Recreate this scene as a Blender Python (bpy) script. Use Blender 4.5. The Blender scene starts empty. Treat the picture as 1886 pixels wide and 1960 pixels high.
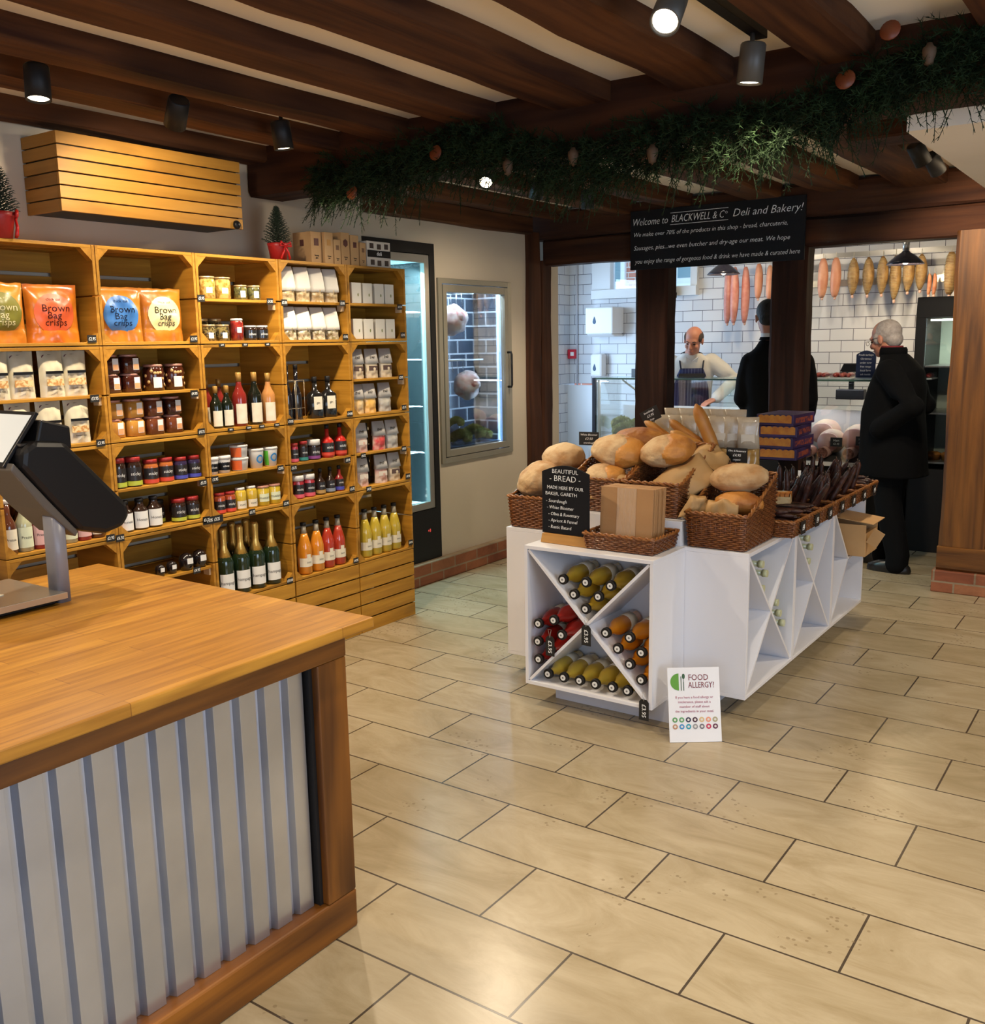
import bpy, bmesh, math, random
from mathutils import Vector, Matrix, Euler, noise
R = math.radians
random.seed(7)
SC = bpy.context.scene
COL = SC.collection

# ------------------------------------------------------------------ camera
cam_d = bpy.data.cameras.new('camera'); cam = bpy.data.objects.new('camera', cam_d); COL.objects.link(cam)
F_PX, PITCH, ROLL, YAW = 1856.8, 0.173957, -0.0177674, -0.612510
cam_d.sensor_fit = 'HORIZONTAL'; cam_d.sensor_width = 36.0; cam_d.lens = F_PX / 1886 * 36.0
cam_d.clip_start = 0.05; cam_d.clip_end = 100
fw = Vector((math.sin(YAW)*math.cos(PITCH), math.cos(YAW)*math.cos(PITCH), -math.sin(PITCH)))
rt = Vector((math.cos(YAW), -math.sin(YAW), 0)); up = rt.cross(fw)
r2 = math.cos(ROLL)*rt + math.sin(ROLL)*up; u2 = -math.sin(ROLL)*rt + math.cos(ROLL)*up
cam.matrix_world = Matrix(((r2.x, u2.x, -fw.x, 0), (r2.y, u2.y, -fw.y, 0), (r2.z, u2.z, -fw.z, 1.6), (0, 0, 0, 1)))
SC.camera = cam

# ------------------------------------------------------------------ view, world
SC.view_settings.view_transform = 'Standard'; SC.view_settings.look = 'None'
SC.view_settings.exposure = 0.0; SC.view_settings.gamma = 1.0; SC.view_settings.use_curve_mapping = False
SC.cycles.use_denoising = True
SC.cycles.max_bounces = 7; SC.cycles.diffuse_bounces = 4; SC.cycles.glossy_bounces = 3
SC.cycles.transparent_max_bounces = 12; SC.cycles.transmission_bounces = 4
SC.cycles.sample_clamp_indirect = 4.0; SC.cycles.caustics_reflective = False; SC.cycles.caustics_refractive = False
W = bpy.data.worlds.new('World'); SC.world = W; W.use_nodes = True
W.node_tree.nodes['Background'].inputs[0].default_value = (0.50, 0.72, 1.0, 1)
W.node_tree.nodes['Background'].inputs[1].default_value = 2.2

WARM = (1.0, 0.84, 0.62); COOL = (0.62, 0.80, 1.0)
def aim(o, d):
    o.rotation_euler = Vector(d).to_track_quat('-Z', 'Y').to_euler()
def area(name, loc, d, sx, sy, power, col, portal=False):
    l = bpy.data.lights.new(name, 'AREA'); l.shape = 'RECTANGLE'; l.size = sx; l.size_y = sy
    l.energy = power; l.color = col
    if portal: l.cycles.is_portal = True
    o = bpy.data.objects.new(name, l); COL.objects.link(o); o.location = loc; aim(o, d); return o
def spot(name, loc, d, power, col, ang=110, blend=0.5, rad=0.03, parent=None):
    l = bpy.data.lights.new(name, 'SPOT'); l.energy = power; l.color = col
    l.spot_size = R(ang); l.spot_blend = blend; l.shadow_soft_size = rad
    o = bpy.data.objects.new(name, l); COL.objects.link(o); o.location = loc; aim(o, d)
    return o
def point(name, loc, power, col, rad=0.04):
    l = bpy.data.lights.new(name, 'POINT'); l.energy = power; l.color = col; l.shadow_soft_size = rad
    o = bpy.data.objects.new(name, l); COL.objects.link(o); o.location = loc; return o
# daylight through the shop windows (right wall and the wall behind the camera) and the butcher's windows
area('daylight_right', (2.36, 1.2, 1.35), (-1, 0.0, -0.05), 2.6, 1.7, 58, (0.66, 0.80, 1.0))
area('daylight_front', (0.3, -2.16, 1.4), (0, 1, -0.05), 2.6, 1.6, 28, (0.68, 0.80, 1.0))
area('daylight_butcher', (-5.12, 7.6, 1.5), (1, 0.15, -0.1), 1.5, 1.5, 34, (0.50, 0.72, 1.0))

# ------------------------------------------------------------------ materials
MATS = {}
def srgb(r, g, b):
    f = lambda c: ((c/255)/12.92 if c/255 <= 0.04045 else ((c/255+0.055)/1.055)**2.4)
    return (f(r), f(g), f(b), 1)
def C4(c): return (c[0], c[1], c[2], 1)
def mat(name, col, rough=0.5, metal=0.0, spec=0.5, coat=0.0, col2=None, ns=6.0, stretch=(1, 1, 1), lo=0.35, hi=0.65,
        bump=0.0, bs=40.0, bstretch=None, emis=None, es=0.0, detail=4.0, alpha=1.0, sheen=0.0, sss=0.0):
    if name in MATS: return MATS[name]
    m = bpy.data.materials.new(name); m.use_nodes = True; nt = m.node_tree; N = nt.nodes; L = nt.links
    b = N['Principled BSDF']; col = C4(col)
    b.inputs['Base Color'].default_value = col; b.inputs['Roughness'].default_value = rough
    b.inputs['Metallic'].default_value = metal; b.inputs['Specular IOR Level'].default_value = spec
    b.inputs['Coat Weight'].default_value = coat; b.inputs['Coat Roughness'].default_value = 0.08
    if sheen: b.inputs['Sheen Weight'].default_value = sheen
    if sss: b.inputs['Subsurface Weight'].default_value = sss; b.inputs['Subsurface Radius'].default_value = (0.02, 0.008, 0.004)
    if emis is not None:
        b.inputs['Emission Color'].default_value = C4(emis); b.inputs['Emission Strength'].default_value = es
    if col2 is not None or bump:
        tc = N.new('ShaderNodeTexCoord'); oi = N.new('ShaderNodeObjectInfo')
    if col2 is not None:
        mp = N.new('ShaderNodeMapping'); mp.inputs['Scale'].default_value = stretch
        L.new(tc.outputs['Object'], mp.inputs['Vector'])
        n = N.new('ShaderNodeTexNoise'); n.noise_dimensions = '4D'; n.inputs['Scale'].default_value = ns; n.inputs['Detail'].default_value = detail
        mu = N.new('ShaderNodeMath'); mu.operation = 'MULTIPLY'; mu.inputs[1].default_value = 37.0
        L.new(oi.outputs['Random'], mu.inputs[0]); L.new(mu.outputs[0], n.inputs['W'])
        L.new(mp.outputs[0], n.inputs['Vector'])
        cr = N.new('ShaderNodeValToRGB'); cr.color_ramp.elements[0].position = lo; cr.color_ramp.elements[1].position = hi
        cr.color_ramp.elements[0].color = col; cr.color_ramp.elements[1].color = C4(col2)
        L.new(n.outputs['Fac'], cr.inputs[0]); L.new(cr.outputs[0], b.inputs['Base Color'])
    if bump:
        mp2 = N.new('ShaderNodeMapping'); mp2.inputs['Scale'].default_value = bstretch or stretch
        L.new(tc.outputs['Object'], mp2.inputs['Vector'])
        n2 = N.new('ShaderNodeTexNoise'); n2.inputs['Scale'].default_value = bs; n2.inputs['Detail'].default_value = 5
        L.new(mp2.outputs[0], n2.inputs['Vector'])
        bp = N.new('ShaderNodeBump'); bp.inputs['Strength'].default_value = min(1.0, bump); bp.inputs['Distance'].default_value = 0.01
        L.new(n2.outputs['Fac'], bp.inputs['Height']); L.new(bp.outputs[0], b.inputs['Normal'])
    MATS[name] = m; return m
def wood(name, c1, c2, axis='x', rough=0.55, k=1.0, bump=0.35, c3=None, spec=0.4):
    """planed or rough timber: streaks along one object axis plus a few dark knots"""
    if name in MATS: return MATS[name]
    m = bpy.data.materials.new(name); m.use_nodes = True; nt = m.node_tree; N = nt.nodes; L = nt.links
    b = N['Principled BSDF']; b.inputs['Roughness'].default_value = rough; b.inputs['Specular IOR Level'].default_value = spec
    st = {'x': (0.9, 14, 14), 'y': (14, 0.9, 14), 'z': (14, 14, 0.9)}[axis]
    tc = N.new('ShaderNodeTexCoord'); oi = N.new('ShaderNodeObjectInfo')
    mu = N.new('ShaderNodeMath'); mu.operation = 'MULTIPLY'; mu.inputs[1].default_value = 53.0; L.new(oi.outputs['Random'], mu.inputs[0])
    mp = N.new('ShaderNodeMapping'); mp.inputs['Scale'].default_value = [s*k for s in st]; L.new(tc.outputs['Object'], mp.inputs['Vector'])
    n = N.new('ShaderNodeTexNoise'); n.noise_dimensions = '4D'; n.inputs['Scale'].default_value = 2.2; n.inputs['Detail'].default_value = 7
    n.inputs['Distortion'].default_value = 0.6; L.new(mp.outputs[0], n.inputs['Vector']); L.new(mu.outputs[0], n.inputs['W'])
    cr = N.new('ShaderNodeValToRGB'); e = cr.color_ramp.elements
    e[0].position = 0.33; e[0].color = C4(c1); e[1].position = 0.66; e[1].color = C4(c2)
    L.new(n.outputs['Fac'], cr.inputs[0])
    n3 = N.new('ShaderNodeTexNoise'); n3.noise_dimensions = '4D'; n3.inputs['Scale'].default_value = 5*k; n3.inputs['Detail'].default_value = 2
    mp3 = N.new('ShaderNodeMapping'); mp3.inputs['Scale'].default_value = [0.35 if a == axis else 1.0 for a in 'xyz']
    L.new(tc.outputs['Object'], mp3.inputs['Vector']); L.new(mp3.outputs[0], n3.inputs['Vector']); L.new(mu.outputs[0], n3.inputs['W'])
    cr3 = N.new('ShaderNodeValToRGB'); cr3.color_ramp.elements[0].position = 0.56; cr3.color_ramp.elements[1].position = 0.72
    cr3.color_ramp.elements[0].color = (0, 0, 0, 1); cr3.color_ramp.elements[1].color = (1, 1, 1, 1)
    L.new(n3.outputs['Fac'], cr3.inputs[0])
    mx = N.new('ShaderNodeMixRGB'); mx.inputs[2].default_value = C4(c3 or [c*0.45 for c in c1[:3]])
    L.new(cr3.outputs[0], mx.inputs[0]); L.new(cr.outputs[0], mx.inputs[1]); L.new(mx.outputs[0], b.inputs['Base Color'])
    bp = N.new('ShaderNodeBump'); bp.inputs['Strength'].default_value = bump; bp.inputs['Distance'].default_value = 0.006
    L.new(n.outputs['Fac'], bp.inputs['Height']); L.new(bp.outputs[0], b.inputs['Normal'])
    MATS[name] = m; return m
def brickmat(name, c1, c2, mortar, w, h, ms, plane='xy', off=(0, 0), rough=0.3, coat=0.0, vein=None, bias=0.0, bump=0.4, offset=0.5, pits=False):
    """bricks or tiles laid in the given object plane, real sizes in metres"""
    if name in MATS: return MATS[name]
    m = bpy.data.materials.new(name); m.use_nodes = True; nt = m.node_tree; N = nt.nodes; L = nt.links
    b = N['Principled BSDF']; b.inputs['Roughness'].default_value = rough; b.inputs['Coat Weight'].default_value = coat
    tc = N.new('ShaderNodeTexCoord'); sp = N.new('ShaderNodeSeparateXYZ'); L.new(tc.outputs['Object'], sp.inputs[0])
    cb = N.new('ShaderNodeCombineXYZ'); ix = {'x': 0, 'y': 1, 'z': 2}
    L.new(sp.outputs[ix[plane[0]]], cb.inputs[0]); L.new(sp.outputs[ix[plane[1]]], cb.inputs[1])
    mp = N.new('ShaderNodeMapping'); mp.inputs['Location'].default_value = (-off[0], -off[1], 0); L.new(cb.outputs[0], mp.inputs['Vector'])
    br = N.new('ShaderNodeTexBrick'); br.inputs['Scale'].default_value = 1.0; br.inputs['Brick Width'].default_value = w
    br.inputs['Row Height'].default_value = h; br.inputs['Mortar Size'].default_value = ms; br.inputs['Mortar Smooth'].default_value = 0.1
    br.inputs['Bias'].default_value = bias; br.offset = offset
    br.inputs['Color1'].default_value = C4(c1); br.inputs['Color2'].default_value = C4(c2); br.inputs['Mortar'].default_value = C4(mortar)
    L.new(mp.outputs[0], br.inputs['Vector'])
    out = br.outputs['Color']
    if vein is not None:
        n = N.new('ShaderNodeTexNoise'); n.inputs['Scale'].default_value = 3.0; n.inputs['Detail'].default_value = 9; n.inputs['Roughness'].default_value = 0.68
        n.inputs['Distortion'].default_value = 1.1
        mpn = N.new('ShaderNodeMapping'); mpn.inputs['Scale'].default_value = (0.8, 1.9, 1); mpn.inputs['Rotation'].default_value = (0, 0, 0.5)
        L.new(mp.outputs[0], mpn.inputs['Vector']); L.new(mpn.outputs[0], n.inputs['Vector'])
        cr = N.new('ShaderNodeValToRGB'); cr.color_ramp.elements[0].position = 0.38; cr.color_ramp.elements[1].position = 0.66
        cr.color_ramp.elements[0].color = (1, 1, 1, 1); cr.color_ramp.elements[1].color = C4(vein)
        L.new(n.outputs['Fac'], cr.inputs[0])
        mx = N.new('ShaderNodeMixRGB'); mx.blend_type = 'MULTIPLY'; mx.inputs[0].default_value = 1.0
        L.new(out, mx.inputs[1]); L.new(cr.outputs[0], mx.inputs[2]); out = mx.outputs[0]
    if pits:
        # travertine-like pits: small dark dots gathered in clusters
        v = N.new('ShaderNodeTexVoronoi'); v.inputs['Scale'].default_value = 42; L.new(mp.outputs[0], v.inputs['Vector'])
        t1 = N.new('ShaderNodeMath'); t1.operation = 'LESS_THAN'; t1.inputs[1].default_value = 0.24; L.new(v.outputs['Distance'], t1.inputs[0])
        n4 = N.new('ShaderNodeTexNoise'); n4.inputs['Scale'].default_value = 2.6; n4.inputs['Detail'].default_value = 3; L.new(mp.outputs[0], n4.inputs['Vector'])
        t2 = N.new('ShaderNodeMath'); t2.operation = 'GREATER_THAN'; t2.inputs[1].default_value = 0.595; L.new(n4.outputs['Fac'], t2.inputs[0])
        t3 = N.new('ShaderNodeMath'); t3.operation = 'MULTIPLY'; L.new(t1.outputs[0], t3.inputs[0]); L.new(t2.outputs[0], t3.inputs[1])
        t4 = N.new('ShaderNodeMath'); t4.operation = 'MULTIPLY'; t4.inputs[1].default_value = 0.55; L.new(t3.outputs[0], t4.inputs[0])
        mx2 = N.new('ShaderNodeMixRGB'); mx2.inputs[2].default_value = (0.16, 0.11, 0.06, 1)
        L.new(t4.outputs[0], mx2.inputs[0]); L.new(out, mx2.inputs[1]); out = mx2.outputs[0]
    L.new(out, b.inputs['Base Color'])
    inv = N.new('ShaderNodeMath'); inv.operation = 'SUBTRACT'; inv.inputs[0].default_value = 1.0; L.new(br.outputs['Fac'], inv.inputs[1])
    bp = N.new('ShaderNodeBump'); bp.inputs['Strength'].default_value = bump; bp.inputs['Distance'].default_value = 0.003
    L.new(inv.outputs[0], bp.inputs['Height']); L.new(bp.outputs[0], b.inputs['Normal'])
    MATS[name] = m; return m
def glassmat(name, tint=(1, 1, 1), gloss=0.10, rough=0.02, facing=0.75):
    """thin pane: see-through with a fresnel-weighted reflection"""
    if name in MATS: return MATS[name]
    m = bpy.data.materials.new(name); m.use_nodes = True; nt = m.node_tree; N = nt.nodes; L = nt.links
    N.remove(N['Principled BSDF']); out = N['Material Output']
    t = N.new('ShaderNodeBsdfTransparent'); t.inputs[0].default_value = C4(tint)
    g = N.new('ShaderNodeBsdfGlossy'); g.inputs['Roughness'].default_value = rough; g.inputs[0].default_value = (1, 1, 1, 1)
    lw = N.new('ShaderNodeLayerWeight'); lw.inputs[0].default_value = 0.25
    mu = N.new('ShaderNodeMath'); mu.operation = 'MULTIPLY_ADD'; mu.inputs[1].default_value = 0.5; mu.inputs[2].default_value = gloss
    L.new(lw.outputs['Fresnel'], mu.inputs[0]); mx = N.new('ShaderNodeMixShader')
    L.new(mu.outputs[0], mx.inputs[0]); L.new(t.outputs[0], mx.inputs[1]); L.new(g.outputs[0], mx.inputs[2]); L.new(mx.outputs[0], out.inputs[0])
    MATS[name] = m; return m

# ------------------------------------------------------------------ mesh building
class MB:
    def __init__(s): s.v = []; s.f = []; s.sm = []
    def add(s, vs, fs, smooth=False, M=None):
        o = len(s.v)
        for p in vs:
            p = Vector(p); s.v.append(M @ p if M is not None else p)
        for f in fs: s.f.append([i+o for i in f]); s.sm.append(smooth)
        return s
    def box(s, x0, x1, y0, y1, z0, z1, M=None):
        if x0 > x1: x0, x1 = x1, x0
        if y0 > y1: y0, y1 = y1, y0
        if z0 > z1: z0, z1 = z1, z0
        v = [(x0,y0,z0),(x1,y0,z0),(x1,y1,z0),(x0,y1,z0),(x0,y0,z1),(x1,y0,z1),(x1,y1,z1),(x0,y1,z1)]
        return s.add(v, [(0,3,2,1),(4,5,6,7),(0,1,5,4),(1,2,6,5),(2,3,7,6),(3,0,4,7)], False, M)
    def lathe(s, prof, n=16, M=None, smooth=True):
        """profile [(r, z), ...] turned about z, closed at both ends"""
        vs = []; fs = []
        for r, z in prof:
            for i in range(n):
                a = 2*math.pi*i/n; vs.append((r*math.cos(a), r*math.sin(a), z))
        for k in range(len(prof)-1):
            for i in range(n):
                j = (i+1) % n; fs.append((k*n+i, k*n+j, (k+1)*n+j, (k+1)*n+i))
        s.add(vs, fs, smooth, M)
        m = len(prof)-1
        if prof[0][0] > 1e-5: s.add([vs[i] for i in range(n)], [tuple(reversed(range(n)))], False, M)
        if prof[m][0] > 1e-5: s.add([vs[m*n+i] for i in range(n)], [tuple(range(n))], False, M)
        return s
    def tube(s, pts, r, n=6, closed=False, M=None, caps=True):
        pts = [Vector(p) for p in pts]; m = len(pts); rr = r if isinstance(r, (list, tuple)) else [r]*m
        vs = []; fs = []; prev = None
        for k in range(m):
            if closed: t = pts[(k+1) % m]-pts[k-1]
            else: t = pts[min(k+1, m-1)]-pts[max(k-1, 0)]
            t = t.normalized() if t.length > 1e-9 else Vector((0, 0, 1))
            if prev is None:
                a = Vector((0, 0, 1)) if abs(t.z) < 0.9 else Vector((1, 0, 0)); u = t.cross(a).normalized()
            else:
                u = prev - t*prev.dot(t); u = u.normalized() if u.length > 1e-6 else t.orthogonal().normalized()
            prev = u; w = t.cross(u)
            for i in range(n):
                a = 2*math.pi*i/n; vs.append(pts[k]+(u*math.cos(a)+w*math.sin(a))*rr[k])
        for k in range(m if closed else m-1):
            k2 = (k+1) % m
            for i in range(n):
                j = (i+1) % n; fs.append((k*n+i, k*n+j, k2*n+j, k2*n+i))
        if not closed and caps: fs += [tuple(reversed(range(n))), tuple((m-1)*n+i for i in range(n))]
        return s.add(vs, fs, True, M)
    def prism(s, poly, h0, h1, axis='z', M=None, smooth=False):
        """flat outline pushed from h0 to h1; axis x: (y,z) outline, y: (x,z), z: (x,y)"""
        n = len(poly)
        def P(a, b, h): return {'x': (h, a, b), 'y': (a, h, b), 'z': (a, b, h)}[axis]
        vs = [P(a, b, h0) for a, b in poly]+[P(a, b, h1) for a, b in poly]
        fs = [tuple(reversed(range(n))), tuple(range(n, 2*n))]
        s.add(vs, fs, False, M)
        return s.add(vs, [(i, (i+1) % n, n+(i+1) % n, n+i) for i in range(n)], smooth, M)
    def ell(s, c, r, n=14, m=8, M=None, fn=None):
        vs = []; fs = []
        for k in range(m+1):
            th = math.pi*k/m
            for i in range(n):
                a = 2*math.pi*i/n; d = Vector((math.sin(th)*math.cos(a), math.sin(th)*math.sin(a), math.cos(th)))
                q = fn(d) if fn else 1.0
                vs.append((c[0]+d.x*r[0]*q, c[1]+d.y*r[1]*q, c[2]+d.z*r[2]*q))
        for k in range(m):
            for i in range(n):
                j = (i+1) % n; fs.append((k*n+i, (k+1)*n+i, (k+1)*n+j, k*n+j))
        return s.add(vs, fs, True, M)
    def loft(s, rings, n=16, M=None, cap=True, smooth=True, pw=2.0):
        """rings: (centre, side vector, rx, front vector, ry)"""
        vs = []; fs = []
        for c, a, rx, b, ry in rings:
            c = Vector(c); a = Vector(a).normalized(); b = Vector(b).normalized()
            for i in range(n):
                t = 2*math.pi*i/n; ct, st = math.cos(t), math.sin(t)
                if pw != 2.0:
                    ct = math.copysign(abs(ct)**(2/pw), ct); st = math.copysign(abs(st)**(2/pw), st)
                vs.append(c+a*rx*ct+b*ry*st)
        m = len(rings)
        for k in range(m-1):
            for i in range(n):
                j = (i+1) % n; fs.append((k*n+i, k*n+j, (k+1)*n+j, (k+1)*n+i))
        if cap: fs += [tuple(reversed(range(n))), tuple((m-1)*n+i for i in range(n))]
        return s.add(vs, fs, smooth, M)
    def mesh(s, name):
        me = bpy.data.meshes.new(name); me.from_pydata([tuple(p) for p in s.v], [], s.f)
        me.polygons.foreach_set('use_smooth', s.sm)
        bm = bmesh.new(); bm.from_mesh(me); bmesh.ops.remove_doubles(bm, verts=bm.verts, dist=1e-6)
        bmesh.ops.recalc_face_normals(bm, faces=bm.faces); bm.to_mesh(me); bm.free(); return me
    def build(s, name, m, parent=None, bevel=0.0, label=None, kind=None):
        me = s.mesh(name); me.materials.append(m)
        o = bpy.data.objects.new(name, me); COL.objects.link(o)
        if parent is not None: o.parent = parent
        if bevel:
            b = o.modifiers.new('bevel', 'BEVEL'); b.width = bevel; b.segments = 2; b.limit_method = 'ANGLE'
        if label: o['label'] = label
        if kind: o['kind'] = kind
        return o
def thing(name, label=None, cat=None, loc=(0, 0, 0), rz=0.0, group=None):
    o = bpy.data.objects.new(name, None); COL.objects.link(o); o.location = loc; o.rotation_euler = (0, 0, rz)
    o.empty_display_size = 0.05
    return tag(o, label, cat, group)
def tag(o, label=None, cat=None, group=None, kind=None):
    if label: o['label'] = label
    if cat: o['category'] = cat
    if group: o['group'] = group
    if kind: o['kind'] = kind
    return o
def struct(name, mb, m, bevel=0.0):
    return mb.build(name, m, None, bevel, None, 'structure')
KIDS = {}
def dup(root):
    c = root.copy(); COL.objects.link(c)
    for k in ('label', 'group'):
        if k in c: del c[k]
    for ch in list(root.children):
        d = ch.copy(); COL.objects.link(d); d.parent = c
        for g in list(ch.children):
            e = g.copy(); COL.objects.link(e); e.parent = d
    return c
PROTO = {}
def put(key, maker, loc, label, group=None, rz=0.0, sc=None, rot=None):
    """the first call keeps the thing that was built, every later one copies it with its parts"""
    if key not in PROTO: PROTO[key] = maker(); o = PROTO[key]
    else: o = dup(PROTO[key])
    o.location = loc; o.rotation_euler = rot if rot is not None else (0, 0, rz)
    if sc is not None: o.scale = (sc, sc, sc) if not isinstance(sc, (tuple, list)) else sc
    elif o is not PROTO[key]: o.scale = (1, 1, 1)
    o['label'] = label
    if group: o['group'] = group
    return o
FACE_X = (R(90), 0, R(90)); FACE_Y = (R(90), 0, 0)
def text(s, size, m, loc, rot, parent=None, name='lettering', align='CENTER', shear=0.0, ext=0.0006, bend=0.0, xs=1.0, lh=1.0, res=2, fit=0.0, thin=0.0):
    c = bpy.data.curves.new(name, 'FONT'); c.body = s; c.size = size; c.align_x = align; c.align_y = 'CENTER'
    c.shear = shear; c.extrude = ext if not bend else 0.0; c.resolution_u = res; c.space_line = lh; c.offset = -thin*size
    o = bpy.data.objects.new(name, c); COL.objects.link(o)
    me = bpy.data.meshes.new_from_object(o.evaluated_get(bpy.context.evaluated_depsgraph_get()))
    bpy.data.objects.remove(o); me.materials.clear(); me.materials.append(m)
    if fit: wd = max(v.co.x for v in me.vertices)-min(v.co.x for v in me.vertices); xs = fit/wd
    if xs != 1.0:
        for v in me.vertices: v.co.x *= xs
    if bend:   # wrap round a vertical cylinder of this radius whose front is +x
        for v in me.vertices:
            a = v.co.x/bend; v.co = (bend*math.cos(a), bend*math.sin(a), v.co.y)
    o = bpy.data.objects.new(name, me); COL.objects.link(o); o.location = loc
    o.rotation_euler = rot if not bend else (0, 0, 0)
    if parent is not None: o.parent = parent
    return o
def ordw(i, n):
    if n == 1: return 'only one'
    if i == 0: return 'leftmost'
    if i == n-1: return 'rightmost'
    return ['', 'second', 'third', 'fourth', 'fifth', 'sixth', 'seventh', 'eighth', 'ninth', 'tenth'][i]+' from left'
NUM = ['no', 'one', 'two', 'three', 'four', 'five', 'six', 'seven', 'eight', 'nine', 'ten', 'eleven', 'twelve']
def voxel(mb, size, name, m, parent, smooth=2):
    """melt overlapping solids into one continuous skin"""
    o = mb.build(name, m)
    r = o.modifiers.new('remesh', 'REMESH'); r.mode = 'VOXEL'; r.voxel_size = size; r.use_smooth_shade = True
    if smooth:
        q = o.modifiers.new('smooth', 'SMOOTH'); q.iterations = smooth; q.factor = 0.5
    me = bpy.data.meshes.new_from_object(o.evaluated_get(bpy.context.evaluated_depsgraph_get()))
    bpy.data.objects.remove(o); me.materials.clear(); me.materials.append(m)
    o = bpy.data.objects.new(name, me); COL.objects.link(o)
    if parent is not None: o.parent = parent
    return o

WHITE = mat('white_lacquer', (0.74, 0.74, 0.78), 0.28, bump=0.02, bs=5)
CHALK = mat('chalk', (0.82, 0.82, 0.80), 0.9)
BLACKB = mat('chalkboard', (0.008, 0.008, 0.010), 0.85, spec=0.2)
BLACK = mat('black_plastic', (0.006, 0.006, 0.007), 0.38, spec=0.3)
BLACKM = mat('matt_black_metal', (0.010, 0.009, 0.009), 0.5, spec=0.3)
STEEL = mat('steel', (0.55, 0.54, 0.52), 0.3, metal=0.9)
PINE = wood('crate_pine_along_y', (0.34, 0.150, 0.012), (0.52, 0.255, 0.028), 'y', 0.5)
PINEZ = wood('crate_pine_along_x', (0.32, 0.140, 0.012), (0.50, 0.235, 0.026), 'x', 0.5)
OLDY = wood('old_beam_along_y', (0.030, 0.009, 0.004), (0.115, 0.042, 0.013), 'y', 0.8, 0.5, 0.8, spec=0.2)
OLDX = wood('old_beam_along_x', (0.020, 0.006, 0.003), (0.065, 0.022, 0.008), 'x', 0.8, 0.5, 0.8, spec=0.2)
OLDZ = wood('old_post_along_z', (0.030, 0.010, 0.005), (0.085, 0.030, 0.012), 'z', 0.8, 0.5, 0.8, spec=0.2)
PLASTER = mat('cream_plaster', (0.60, 0.50, 0.38), 0.85, col2=(0.55, 0.46, 0.34), ns=1.5, bump=0.08, bs=12)
CEILP = mat('white_ceiling_plaster', (0.88, 0.80, 0.68), 0.9, col2=(0.82, 0.74, 0.62), ns=1.5, bump=0.1, bs=10)
GLASS = glassmat('clear_glass', (0.97, 0.99, 0.99))
# ================================================================== THE SETTING
XL, XR, YF, YB = -3.95, 2.40, -2.20, 6.60      # shop walls
XN = -4.05                                     # the set-back stretch of the left wall
ZC = 2.575
FLOOR = brickmat('stone_floor_tiles', (0.385, 0.32, 0.215), (0.335, 0.272, 0.172), (0.06, 0.045, 0.032), 0.607, 0.3033, 0.0035,
                 'xy', (-0.2735, 2.32), rough=0.26, vein=(0.74, 0.70, 0.62), bias=-0.1, bump=0.5, pits=True)
struct('floor', MB().box(-5.3, XR, YF, 8.95, -0.06, 0.0), FLOOR)
struct('ceiling', MB().box(-4.3, XR, YF, YB+0.1, ZC, ZC+0.08), CEILP)
TILEX = brickmat('white_wall_tiles_back', (0.70, 0.70, 0.71), (0.62, 0.63, 0.66), (0.12, 0.12, 0.15), 0.2, 0.1, 0.0026, 'xz', (0.06, 0.055), rough=0.12, bump=0.5)
TILEY = brickmat('white_wall_tiles_side', (0.70, 0.70, 0.71), (0.62, 0.63, 0.66), (0.16, 0.16, 0.20), 0.2, 0.1, 0.0026, 'yz', (0.05, 0.055), rough=0.12, bump=0.5)
WPANEL = mat('white_wipe_clean_panel', (0.72, 0.74, 0.76), 0.3)
# shop left wall, with openings for the drinks fridge and the meat cabinet
m = MB().box(XL-0.3, XL, YF, 4.345, 0, ZC); m.box(XN-0.25, XN, 4.345, 4.40, 0, ZC)
m.box(XN-0.25, XN, 4.40, 5.14, 2.233, ZC); m.box(XN-0.25, XN, 4.40, 5.14, 0, 0.15)
m.box(XN-0.25, XN, 5.14, 5.20, 0, ZC); m.box(XN-0.25, XN, 5.20, 6.00, 0, 0.80); m.box(XN-0.25, XN, 5.20, 6.00, 2.01, ZC)
m.box(XN-0.25, XN, 6.00, 6.30, 0, ZC)
struct('wall_left', m, PLASTER)
struct('wall_right', MB().box(XR, XR+0.2, YF, 0.0, 0, ZC).box(XR, XR+0.2, 2.5, YB, 0, ZC).box(XR, XR+0.2, 0.0, 2.5, 0, 0.55).box(XR, XR+0.2, 0.0, 2.5, 2.2, ZC), PLASTER)
struct('wall_front', MB().box(-4.2, -1.0, YF-0.2, YF, 0, ZC).box(1.6, XR, YF-0.2, YF, 0, ZC).box(-1.0, 1.6, YF-0.2, YF, 0, 0.6).box(-1.0, 1.6, YF-0.2, YF, 2.2, ZC), PLASTER)
WF = mat('white_window_paint', (0.75, 0.77, 0.78), 0.4)
m = MB()
for y in (0.0, 0.8, 1.65, 2.46): m.box(XR+0.05, XR+0.1, y, y+0.04, 0.55, 2.2)
for z in (0.55, 1.6, 2.16): m.box(XR+0.05, XR+0.1, 0, 2.5, z, z+0.04)
struct('window_1', m, WF)
m = MB()
for x in (-1.0, -0.15, 0.7, 1.56): m.box(x, x+0.04, YF-0.1, YF-0.05, 0.6, 2.2)
for z in (0.6, 1.6, 2.16): m.box(-1.0, 1.6, YF-0.1, YF-0.05, z, z+0.04)
struct('window_2', m, WF)
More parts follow.
